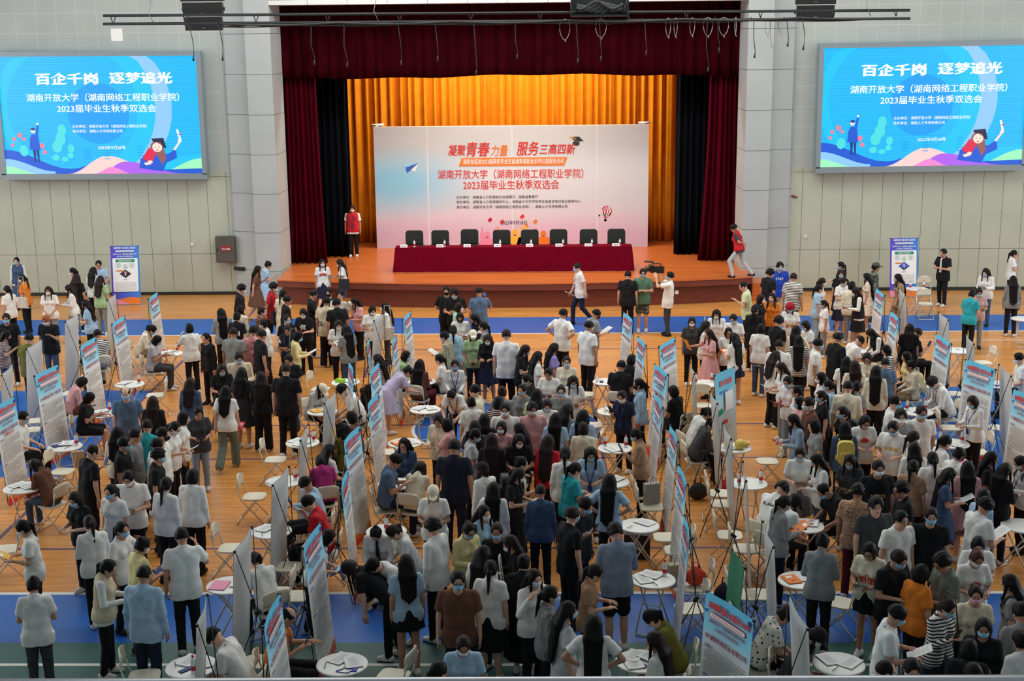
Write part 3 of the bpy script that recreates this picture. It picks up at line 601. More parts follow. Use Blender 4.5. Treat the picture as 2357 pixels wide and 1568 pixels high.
(-7.66,23.73,0,-2.88,1.028,'m S d Tsb tbk b -','slate blue polo with a bald head and mask, left'),
(-7.1,23.45,0,-0,0.957,'f S l Lbk tbk - -','black top with straight long hair, back turned, left of denim shirt'),
(-6.76,24.78,0,-0.17,0.956,'f S l Ldn tbk - -','blue denim shirt with wavy long hair, back turned'),
(-6.14,22.91,0,-2.79,0.957,'f Sh p Tdg jld - V','charcoal T-shirt and pale jeans holding a purple booklet'),
(-6.3,22.39,0,-1.4,0.965,'f S b Swh tbk g -','white blouse and grey mask looking right behind white T-shirt'),
(-6.37,21.93,0,-1.75,0.955,'f Sh p Twh tbk w gP','white T-shirt, glasses and white mask holding folded papers'),
(-6.65,21.51,0,-0.17,1.030,'m S m Ttl tbk - -','teal T-shirt with short dark hair seen from behind'),
(-6.28,21.01,0,-1.66,1.045,'m S m Twh tbk k -','white T-shirt and black mask facing right, left crowd'),
(-6.24,20.53,0,-1.05,1.017,'m S m Twh tbk - -','white T-shirt with small chest logo behind the black sleeveless top'),
(-6.04,19.89,0,-1.4,1.038,'m S f Tbk tbk b -','black sleeveless top with thick hair and blue mask, left crowd'),
(-7.14,21.45,0,-0.09,0.970,'f S l Lcr tbk - -','cream shirt with long hair seen from behind, left crowd'),
(-6.75,21.05,0,-1.66,1.028,'m S m Tgy tbk - -','grey T-shirt looking right, beside the teal T-shirt'),
(-6.79,20.58,0,-1.48,1.025,'m S m Tbk tbk b g','black T-shirt, glasses and blue mask facing right, left crowd'),
(-7.18,20.04,0,-0.79,1.046,'m Sp z Tbk tbk - F','black T-shirt with cropped hair seen from behind, phone in hand'),
(-8.15,21,0,-5.06,0.953,'f Tw l Lbr jdn - -','dark brown top and jeans seated writing at far left table'),
(-9.56,23.33,0,-1.48,1.023,'m Tl m Swh tbk b g','white shirt and glasses seated behind the lower left banner'),
(-6.43,26.02,0,-2.88,0.960,'f Sh l Tbk gbk b C','black dress and blue mask holding a brown clipboard'),
(-5.92,25.48,0,-0.26,0.969,'f S l Ddb - - -','black dress with white specks, black socks and boots'),
(-5.49,25.28,0,-0.09,0.948,'f S l Lbk wbk - -','black jacket and wide black trousers, back turned, left aisle'),
(-5.94,24.16,0,-0.09,0.956,'f W l Twh wgg - R','white T-shirt and grey-green trousers walking away, left aisle'),
(-4.93,24.92,0,-0.09,1.091,'m S m Tbk tbk - -','very large black T-shirt seen from behind, left of centre'),
(-4.64,26.02,0,-2.27,0.974,'f Tw c Llg tbk - -','pale grey shirt and beige cap seated writing'),
(-3.6,25.56,0,-4.54,1.033,'m Tw f Twh tbk w -','white T-shirt leaning over a table beside a slim banner'),
(-3.39,23.47,0,-4.89,0.974,'f Tl b Lbr tbk b -','brown jacket and blue mask seated behind a banner back'),
(-3.18,26.38,0,-1.05,0.951,'f Bw n Dlv - - -','lavender short-sleeved dress leaning on a round table'),
(-3.59,20.97,0,-5.93,0.956,'f Tw b Tmg tbk - -','magenta T-shirt with bobbed hair seated, back turned'),
(-3.65,21.46,0,-0.79,0.967,'f Tl L Twh tbk - -','white and lilac top with very long hair seated, back turned'),
(-2.56,20.7,0,-1.48,1.049,'m Tp m Tsb tnv - -','blue polo seated gesturing beside a tall banner'),
(-2.33,21.97,0,-3.49,0.960,'f Tl l Ldn tbk - g','dark denim blouse and glasses seated opposite the blue polo'),
(-2.09,20.61,0,-0.35,0.952,'f Tw L Lcr tdg - -','cream hooded jacket with dark hair fallen forward, seated at a table'),
(-3.47,22.76,0,-5.59,0.949,'f Tl l Lol tbk - -','olive green shirt seated behind a grey banner back'),
(-0.21,25.03,0,-4.36,0.963,'f Sh p Tbk tbk b -','black top, blue mask and high ponytail, centre crowd'),
(0.15,25.63,0,-3.32,0.951,'f Sh p Twh tbk - P','white T-shirt holding a white folder and red pen, centre crowd'),
(0.59,24.88,0,-3.14,0.973,'f Sh l Twh tbk b P','white T-shirt, blue mask, carrying a large grey folder'),
(0.36,24.06,0,-3.32,0.974,'f S n Tgy tbk b g','grey polo with black collar, topknot, glasses and mask'),
(-1.18,23.78,0,-4.8,1.023,'m S m Lcr tbk - -','cream shirt with short hair facing left, behind white back with clip'),
(-1.27,23.32,0,-6.02,0.954,'f S n Twh tbk - -','white T-shirt with a silver hair clip, back turned'),
(-0.74,23.93,0,-0.09,0.973,'f S n Lgy tbk - -','grey shirt and small bun seen from behind, centre crowd'),
(-0.35,24.2,0,-3.49,0.967,'f S p Tgy tbk b -','grey top and blue mask looking left, centre crowd'),
(-0.8,23.23,0,-0.35,0.973,'f S b Tsr tbk - -','brown striped top with dark bob, back turned, centre crowd'),
(-0.64,22.54,0,-3.14,1.029,'m S m Twh tbk w -','white T-shirt and short dark hair looking down, centre crowd'),
(-0.18,22.62,0,-2.97,1.021,'m S f Tpk tbk w -','salmon pink T-shirt, curly hair and white mask, centre crowd'),
(0.09,23.32,0,-3.23,0.955,'f Sh b Twh tbk b N','white lace top and blue mask holding a big grey folder'),
(-0.1,23.75,0,-0,0.972,'f S L Tlm tbk - -','lime green top under very long black hair, back turned'),
(-1.64,25.24,0,-3.32,0.954,'f Bw p Swh tbk b y','white shirt with lanyard and blue mask bending beside a table'),
(-1.77,22.39,0,-3.49,0.957,'f Sh b Lcr tbk - G','cream blouse with beaded edge and grey bag, centre left'),
(-1.59,21.95,0,-4.89,0.959,'f Se b Tpk tkh - -','pink blouse with hair clip, hand at the face, centre left'),
(-1.38,19.96,0,-0.09,1.094,'m S m Tbn tnv - -','very large navy T-shirt and jeans seen from behind, centre'),
(-1.14,21.79,0,-0,0.959,'f S L Tdg tbk - -','dark grey top under long black hair, right of hair clip'),
(-1.21,21.29,0,-1.4,0.977,'f Sh p Tlg tbk b P','pale grey T-shirt with long low ponytail facing right'),
(-1,22.24,0,-0.09,0.950,'f S L Tbk tbk - -','black top with long dark hair, back turned, beside the striped bob'),
(-0.68,21.89,0,-3.49,0.945,'f S b Tpk tbk w -','pink vest and white mask looking down, centre crowd'),
(-0.83,20.95,0,-0.09,0.977,'f S L Lbk gbk - P','black dress under the longest black hair, back turned, centre'),
(-0.34,21.56,0,-4.71,0.975,'f S l Tbk tbk - -','black top with wavy hair facing left, before the salmon T-shirt'),
(-0.38,21.09,0,-3.14,0.979,'f Sh l Tbk tbk w P','black top, fringe and white mask with a plastic water bag'),
(0.23,22.23,0,-0.17,0.960,'f S L Tlb tbk - -','pale blue top under long brown hair, back turned'),
(0.42,22.69,0,-0.7,0.978,'f S L Tgy tbk - -','grey top with straight dark hair beside the grey folder'),
(0.7,22.31,0,-0.26,0.977,'f S l Tlb tbk - -','light blue T-shirt with dark hair, back turned, right of centre'),
(0.69,21.7,0,-0.09,0.952,'f S b Lcr tbk - P','cream shirt with thick black bob, back turned, right of centre'),
(0.09,20.88,0,-0.44,0.971,'f S L Lrd tbk - -','red and black varsity jacket with long hair, back turned'),
(0.36,20.19,0,-0,0.974,'f S p Lwh tbk - -','white shirt with long brown ponytail, back turned, centre'),
(0.77,20.41,0,-3.23,0.968,'f Sh l Slb tbk b y','pale blue polo, lanyard and blue mask facing the camera'),
(0.41,19.52,0,-1.05,0.963,'f Sh p Ttl tbk - -','turquoise T-shirt with low ponytail, back turned, centre'),
(-0.88,19.55,0,-5.59,0.955,'f S k Lwh tbk - -','white shirt with a black cap, back turned, centre'),
(-0.37,19.84,0,-1.4,0.956,'f Sx n Tcr tbk - K','cream T-shirt with black shoulder straps, centre'),
(-0.45,19.38,0,-1.92,0.953,'f Sh l Tbk gbk w N','black printed T-shirt and white mask holding a rolled brochure'),
(-0.72,18.65,0,-0.09,0.947,'f Se L Lwh wbk - -','white shirt, hand in her very long hair, back turned'),
(-0.85,17.66,0,-2.27,0.965,'f S l Vlb tbk w -','light blue pinafore over black with white mask, smiling'),
(1.52,23.89,0,-3.75,0.955,'f Sp p Tnv tbk w Fy','navy denim shirt and white mask using a phone beside table'),
(1.87,24.49,0,-4.8,0.973,'f S p Llb tbk k y','light blue shirt with lanyard and black mask beside slim banner'),
(1.66,21.41,0,-4.89,0.946,'f Sp p Ltn tbk b F','tan knitted top with ponytail photographing with a phone'),
(2.62,25.12,0,-5.41,0.976,'f Tl b Tbk tbk - -','black top with round bob seated with her back turned'),
(2.75,23.87,0,-1.22,0.969,'f Tw p Twh tbk w -','white top with curly ponytail seated behind banner backs'),
(2.76,23.23,0,-1.4,0.977,'f Tw p Ldg tbk - -','charcoal shirt with ponytail seated writing behind banner backs'),
(4.8,25.77,0,-4.45,0.976,'f Sh l Swh jgy - P','white shirt with wavy hair and glasses holding a red pen'),
(4.73,24.75,0,-4.01,0.976,'f Sh p Twh jld b W','white T-shirt and blue mask holding a pink folder'),
(4.74,23.98,0,-4.54,0.965,'f S n Twh tbk - -','white T-shirt with bun and fringe, right of the pink folder'),
(4.66,23.34,0,-4.45,0.945,'f S b Tpk tbk b W','pink top and blue mask clutching a pink bag'),
(4.7,22.7,0,-4.54,1.044,'m S m Tbr tbk w -','brown-grey T-shirt and white mask facing left, right crowd'),
(4.41,22.24,0,-4.63,0.951,'f Sh l Lld tkh - R','pale denim shirt and glasses holding up a red brochure'),
(4.63,21.83,0,-4.63,0.955,'f S b Tgy tbk - N','olive grey top with brown bob facing left, right crowd'),
(4.07,20.36,0,-3.23,0.968,'f Sh p Twh sgp b P','white T-shirt and checked skirt reading a large white sheet'),
(4.35,19.97,0,-4.63,0.963,'f Sh l Lwh jdn - -','white shirt with long hair helping to hold the white sheet'),
(6.09,26.2,0,-0.17,0.959,'f S L Twh tbk - -','white top with long hair, back turned, beside the black T-shirt'),
(6.16,25.74,0,-0.09,0.977,'f S L Dfl - - -','floral top with long brown hair, back turned, right crowd'),
(6.49,25.4,0,-0.26,0.966,'f S L Lcr wbk - -','cream yellow shirt under very long straight hair, right crowd'),
(6.84,26.06,0,-0.09,0.957,'f S m Tsb tbk - -','steel blue T-shirt with cropped hair, back turned, right crowd'),
(7.75,27.24,0,-4.63,0.953,'f Tl n Lcr tkh - -','cream sweater and khaki trousers seated facing left'),
(8.05,25.82,0,-4.63,1.048,'m Tw f Lwh tbk b y','white shirt, lanyard and blue mask seated leaning on a table'),
(7.78,23.35,0,-4.28,0.961,'f Sh b Lwh tbk b y','white shirt and black bob standing before the banner numbered 72'),
(5.37,24.9,0,-4.54,0.972,'f S b Lwh tbk w -','white shirt and white mask facing left below the black T-shirt'),
(5.41,24.43,0,-4.8,0.957,'f S p Llb tbk b -','light blue shirt with ponytail facing left, right crowd'),
(5.12,23.7,0,-4.63,0.952,'f S p Tbk tbk b -','black T-shirt with red print and low ponytail, right crowd'),
(5.58,23.79,0,-0.35,1.036,'m S m Lcr tbk - -','cream shirt with short hair behind the grey ponytail'),
(5.82,24.2,0,-0.7,0.973,'f S p Tgy tbk - g','large grey T-shirt with ponytail, back turned, right crowd'),
(5.28,22.65,0,-4.36,0.951,'f S p Tbk tbk b K','black top with backpack straps and blue mask facing left'),
(5.48,22.12,0,-3.14,0.972,'f Sh b Twh tbk p g','white T-shirt with red print and pink mask, hands together'),
(6.11,22.75,0,-1.92,1.051,'m S m Twh tbk b g','white T-shirt, glasses and blue mask looking right, right crowd'),
(6.04,21.93,0,-3.05,1.046,'m S f Tgy tbk w -','grey T-shirt with shaggy hair looking down, right crowd'),
(6.45,22.16,0,-3.14,1.047,'m S m Twh tbk b g','white T-shirt with small script, glasses, blue mask, facing camera'),
(5.85,21.5,0,-3.75,1.017,'m Sh m Twh tbk b gG','white T-shirt with gold lettering holding a paper bag'),
(6,21.06,0,-1.48,0.966,'f S p Twh tbk w -','white T-shirt with ponytail and white mask, right of gold lettering'),
(6.4,20.82,0,-1.4,0.975,'f Sh p Swh tbk w W','white shirt with brown ponytail reaching towards a round table'),
(5.92,20.54,0,-0.09,0.946,'f S L Lwh tbk - -','white top under the longest hair of the right crowd, back turned'),
(5.07,21.67,0,-0.09,0.954,'f S L Ldn tbk - K','denim top with a yellow backpack and long hair'),
(4.82,20.05,0,-3.75,0.954,'f Sh l Tdg tbk b P','charcoal top and blue mask holding a clear folder'),
(5.01,19.25,0,-3.14,1.036,'m S m Tbk tbk w -','black T-shirt with yellow print and white mask, right crowd'),
(6.05,19.95,0,-0.09,0.959,'f S p Twh tbk - -','white T-shirt with low tied ponytail, back turned, right crowd'),
(6.45,20.2,0,-1.05,0.961,'f Sh n Swh tbk k -','white shirt with hair clip, black mask, facing right'),
(6.89,19.96,0,-1.92,0.972,'f S l Tbk tbk - -','dark top with a white hair clip below banner 73'),
(6.02,19.34,0,-1.66,0.945,'f Sh L Ddn - b P','long denim blue dress, blue mask, very long hair'),
(6.46,19.56,0,-0.17,0.947,'f S L Dpk - - -','pink pinafore dress under wavy black hair, back turned'),
(6.94,19.49,0,-1.05,0.949,'f Sh L Lbk tbk - -','black top under wavy black hair, far right, back turned'),
(7.46,19.9,0,-4.54,0.949,'f Sh p Lwh tbk w Ky','white shirt with backpack strap and white mask, right edge'),
(5.64,19.63,0,-0.52,0.947,'f S p Ttn tbk - -','tan T-shirt with low ponytail, back turned, right crowd'),
(-5.29,19.14,0,-0.17,0.978,'f S b Lwh tbk - -','white blouse and black bob, back turned, left crowd'),
(-5.6,18.78,0,-0.35,0.974,'f S p Lwh tbk - -','white shirt and black trousers glancing right, left crowd'),
(-6.19,19.07,0,-3.05,1.020,'m Sh m Swh tbk w P','white short-sleeved collared shirt and white mask, left crowd'),
(-6.31,18.61,0,-3.49,0.962,'f S p Twh tbk b -','white T-shirt and blue mask beside the collared shirt, left crowd'),
(-6.74,18.42,0,-3.67,0.956,'f Sh b Tbk tbk b -','black T-shirt with white print, bobbed hair and blue mask'),
(-6.19,17.26,0,-5.76,0.956,'f Sh p Lwh tbk b R','white long shirt with scrunchie ponytail carrying a red lettered box'),
(-5.75,17.07,0,-1.92,0.957,'f Se p Twh tbk b -','white T-shirt, hand at her eye, blue mask, left crowd'),
(-5.32,16.4,0,-0.79,0.967,'f Sh n Tye tbk w V','pale yellow top with messy bun, back turned, left crowd'),
(-6.99,17.15,0,-4.45,0.965,'f Sh p Twh tbk w Y','white T-shirt with long ponytail and yellow leaflet, far left'),
(-4.72,16.46,0,-5.93,1.030,'m Se m Swh tbk b -','white polo and black trousers, back turned, left foreground'),
(-5.59,15.78,0,-1.48,0.951,'f Sh p Vbe tbk - -','beige knitted vest over white shirt, low ponytail, left foreground'),
(-4.88,15.19,0,-0.17,1.029,'m S z Llb tnv - F','pale blue shirt with cropped hair, back turned, left foreground'),
(-6.22,15.16,0,-6.02,0.949,'f Sh n Twh jdg - -','white cropped T-shirt and jeans with high bun, far left foreground'),
(-3.48,19.64,0,-4.63,1.037,'m Tp m Llb tbk w yF','pale blue shirt, lanyard and white mask seated behind banner back'),
(-3.24,18.8,0,-4.63,1.043,'m Te m Trd tbk - y','red polo seated with a hand on his face'),
(-3.69,16.74,0,-5.59,0.958,'f Tw p Lwh tbk - y','white blouse with ponytail and lanyard seated, back turned'),
(-3.13,16.91,0,-1.48,0.947,'f Bh b Swh tbk - gyU','white shirt and glasses holding a blue folder'),
(-2.37,18.28,0,-3.14,0.951,'f Tw n Lwh tbk - t','white shirt and dark tie, head bowed over a table'),
(-1.84,18.12,0,-4.36,0.958,'f Tw p Lwh tbk - -','white shirt bending left over a table, ponytail falling'),
(-1.88,16.72,0,-3.84,0.966,'f Bw m Lwh tbk - -','white shirt bent low with head down behind black long hair'),
(-2,16.27,0,-4.89,0.972,'f Bp L Tbk tbk - F','black T-shirt with very long hair bending over a phone'),
(-1.72,15.82,0,-6.02,0.958,'f S l Tlb mbk - -','light blue T-shirt and black skirt with long hair, back turned'),
(-3.5,14.36,0,-4.8,1.046,'m Tw m Twh tbk w y','white polo with blue collar seated writing at bottom left'),
(-3.23,14.79,0,-1.48,1.040,'m Tp d Tor tbk - gyF','orange T-shirt, bald head and glasses seated with a phone'),
(-1.59,18.63,0,-3.23,0.960,'f Sh c Twh tbk - O','white T-shirt, cream cap and fair hair reading an orange leaflet'),
(-1.42,16.8,0,-5.24,1.030,'m S f Lwh tbk - -','long loose white shirt, head bowed, back turned, centre'),
(-1.05,17.09,0,-2.44,0.962,'f Sh n Lye tbk b g','pale yellow blouse with wide collar and glasses, centre'),
(-0.61,16.95,0,-3.32,0.969,'f S n Tbk tbk b -','black top and glasses behind the brochure with red print'),
(-0.33,16.57,0,-4.63,0.959,'f Sh l Lbk tbk w N','black top and white mask holding a white brochure'),
(-0.78,16.07,0,-0.52,0.969,'f S L Twh tbk - -','white T-shirt under long black hair beside the brochure'),
(-0.66,15.61,0,-0.26,0.961,'f S p Twh sbk w -','white T-shirt with black collar, brown ponytail, black skirt'),
(-0.25,15.85,0,-0.09,0.953,'f S n Lbk gbk - G','long black dress with a scrunchie bun, back turned'),
(-0.13,15.4,0,-2.62,0.963,'f Se l Lwh tbk w -','white blouse, hand at her cheek, white mask, lower centre'),
(-1.02,15.05,0,-3.14,1.042,'m S m Tbr tbk b g','russet brown T-shirt, glasses and blue mask, lower centre'),
(-0.03,18.53,0,-0.09,0.947,'f S m Ldn tbk - -','dark denim shirt with short cropped hair, back turned'),
(0.99,18.95,0,-0.26,0.959,'f Sk L Tlb tbk - -','light blue polo with very long ponytail, back turned'),
(0.36,17.22,0,-1.05,1.032,'m S m Tbk tbk b -',"black T-shirt looking down at another's phone, centre"),
(0.5,17.67,0,-2.27,1.049,'m Sp m Tbk tbk b F','black T-shirt with white graphic holding a phone, centre'),
(0.97,16.48,0,-6.11,1.051,'m Sh f Lbg Sbk - -','long blue-grey shirt and black shorts seen from behind'),
(0.55,15.58,0,-1.66,0.958,'f Sh p Ttn tbk - g','tan T-shirt and glasses with white watch, facing right'),
(0.04,14.8,0,-1.4,0.976,'f S p Lgp tbk b -','grey checked overshirt with a dark cap, facing right'),
(0.24,14.37,0,-1.31,0.972,'f S L Tlg glg b -','pale grey long T-shirt with ponytail, lower centre'),
(0.57,14.04,0,-0.09,0.954,'f Sk L Twh tbk - -','white fitted T-shirt under very long hair, bottom centre'),
(-0.88,13.64,0,-3.14,0.961,'f Sh p Tlb jdn w V','light blue T-shirt and white mask at the bottom edge'),
(-1.14,12.92,0,-1.05,0.949,'f S p Tdg tbk - -','dark hair only just above the bottom rail, lower centre'),
(3.39,19.28,0,-0.87,1.047,'m Tw f Twh tbk - -','white T-shirt with black script on the back, seated bending'),
(3.43,18.78,0,-1.05,1.041,'m Tw k Twh tbk - -','white T-shirt with black and white cap, seated bending'),
(3.32,17.97,0,-1.31,0.975,'f Sh p Lgy tbk b O','grey shirt with ponytail and blue mask holding orange sheets'),
(3.61,16.44,0,-0.35,0.972,'f Sh n Lgy tbk - F','grey shirt with a hair clip, back turned, right foreground'),
(1.63,15.07,0,-4.8,0.968,'f Tw p Tol tbk - y','olive green top with cream bow in hair, seated writing'),
(1.37,14.23,0,-5.24,0.970,'f Tl L Twh tbk - -','white T-shirt with long hair seated beside the olive top'),
(2.62,15.15,0,-1.48,0.964,'f Tw n Tpd tbk - y','polka dot blouse seated beside the banner numbered 58'),
(2.93,14.76,0,-1.92,0.948,'f Tw k Tdg tpd w -','dark cap and white mask seated behind a banner back'),
(4.61,19.55,0,-4.45,1.038,'m Tw z Tbk tbk b -','black T-shirt with cropped hair and blue mask leaning left'),
(4.47,18.19,0,-0.44,1.017,'m S f Tfo tmr - -','orange floral shirt seen from behind, right foreground'),
(5.17,18.31,0,-4.63,1.022,'m S f Tbk tbk - g','black T-shirt with shaggy hair and glasses facing left'),
(4.57,17.59,0,-2.97,1.045,'m S f Tdg tbk - -','charcoal T-shirt looking down, right foreground'),
(4.79,17.17,0,-2.79,1.018,'m S m Twh tbk - -','white T-shirt with small red badge, right foreground'),
(5.25,17.28,0,-3.4,1.020,'m S m Tbk tbk b -','black T-shirt with tiny triangle print and blue mask'),
(6.27,18.3,0,-1.05,0.948,'f S p Llb tbk - -','light blue shirt with dark ponytail, right foreground'),
(5.96,17.5,0,-1.22,1.049,'m Sh f Twh tbk b P','white T-shirt and blue mask holding leaflets, far right'),
(5.67,16.6,0,-3.23,0.951,'f Sh b Twh tbk w -','white T-shirt with blunt fringe and white mask, far right'),
(5.49,16.16,0,-3.14,0.945,'f Sh nr Twh tbk w -','white T-shirt with red print, topknot, head bowed, far right'),
(4.23,16.3,0,-3.75,0.974,'f Sh b Tcr mbk - gP','cream T-shirt with red print reading a leaflet, black shorts'),
(4.37,15.85,0,-2.62,1.021,'m Sh m Tbk tbk b O','black T-shirt and pale mask reading an orange brochure'),
(4.58,15.43,0,-1.05,0.974,'f S b Tor tbk - -','amber T-shirt standing behind the orange brochure reader'),
(5.01,15.62,0,-4.45,1.041,'m Sh f Sgg tbk - g','grey-green shirt and glasses facing the orange brochure'),
(3.85,14.04,0,-1.75,1.048,'m Sh m Swh tbk b yP','white short-sleeved shirt, purple lanyard, blue mask, lower right'),
(4.6,14.56,0,-2.62,0.978,'f Sp n Lst gdb b FG','striped top under dark pinafore looking at a phone'),
(5.1,14.88,0,-3.23,0.965,'f S n Tcr tbk p -','off-shoulder cream blouse and pale pink mask, lower right'),
(4.91,13.96,0,-3.58,0.972,'f Sc b Lbk tbk b -','black top and blue mask, lower right corner group'),
(4.59,13.44,0,-0.35,0.946,'f S b Tbk tbk - -','black top, head bowed, before the black top with blue mask'),
(5.64,15.13,0,-5.06,0.971,'f S l Tgy tbk - K','grey T-shirt with long hair and backpack, far right'),
(5.37,14.05,0,-6.11,1.035,'m S m Lgy tbk - -','grey shirt with short hair, back turned, right edge'),
(5.21,13.57,0,-5.93,0.969,'f S n Twh tbk - -','white T-shirt with dark bun at the lower right edge'),
(3.46,12.73,0,-1.4,1.020,'m S z Twh tbk - -','white polo with cropped hair at the bottom edge, right'),
(3.85,13.07,0,-3.23,0.971,'f Sh p Tbk tbk b -','dark parted hair at the bottom edge beside white polo'),
(4.45,12.77,0,-5.76,0.977,'f S b Lwh tbk - -','white sleeves and dark hair at the bottom edge, far right'),
(-6.22,43.96,0.78,-3.14,1.019,'m S m Vrd tbk w y','red volunteer vest standing on the left of the stage'),
(5.9,39.72,0.78,-5.06,0.956,'f P f Vrd jlg - -',"red volunteer vest stepping off the stage's right corner"),
]
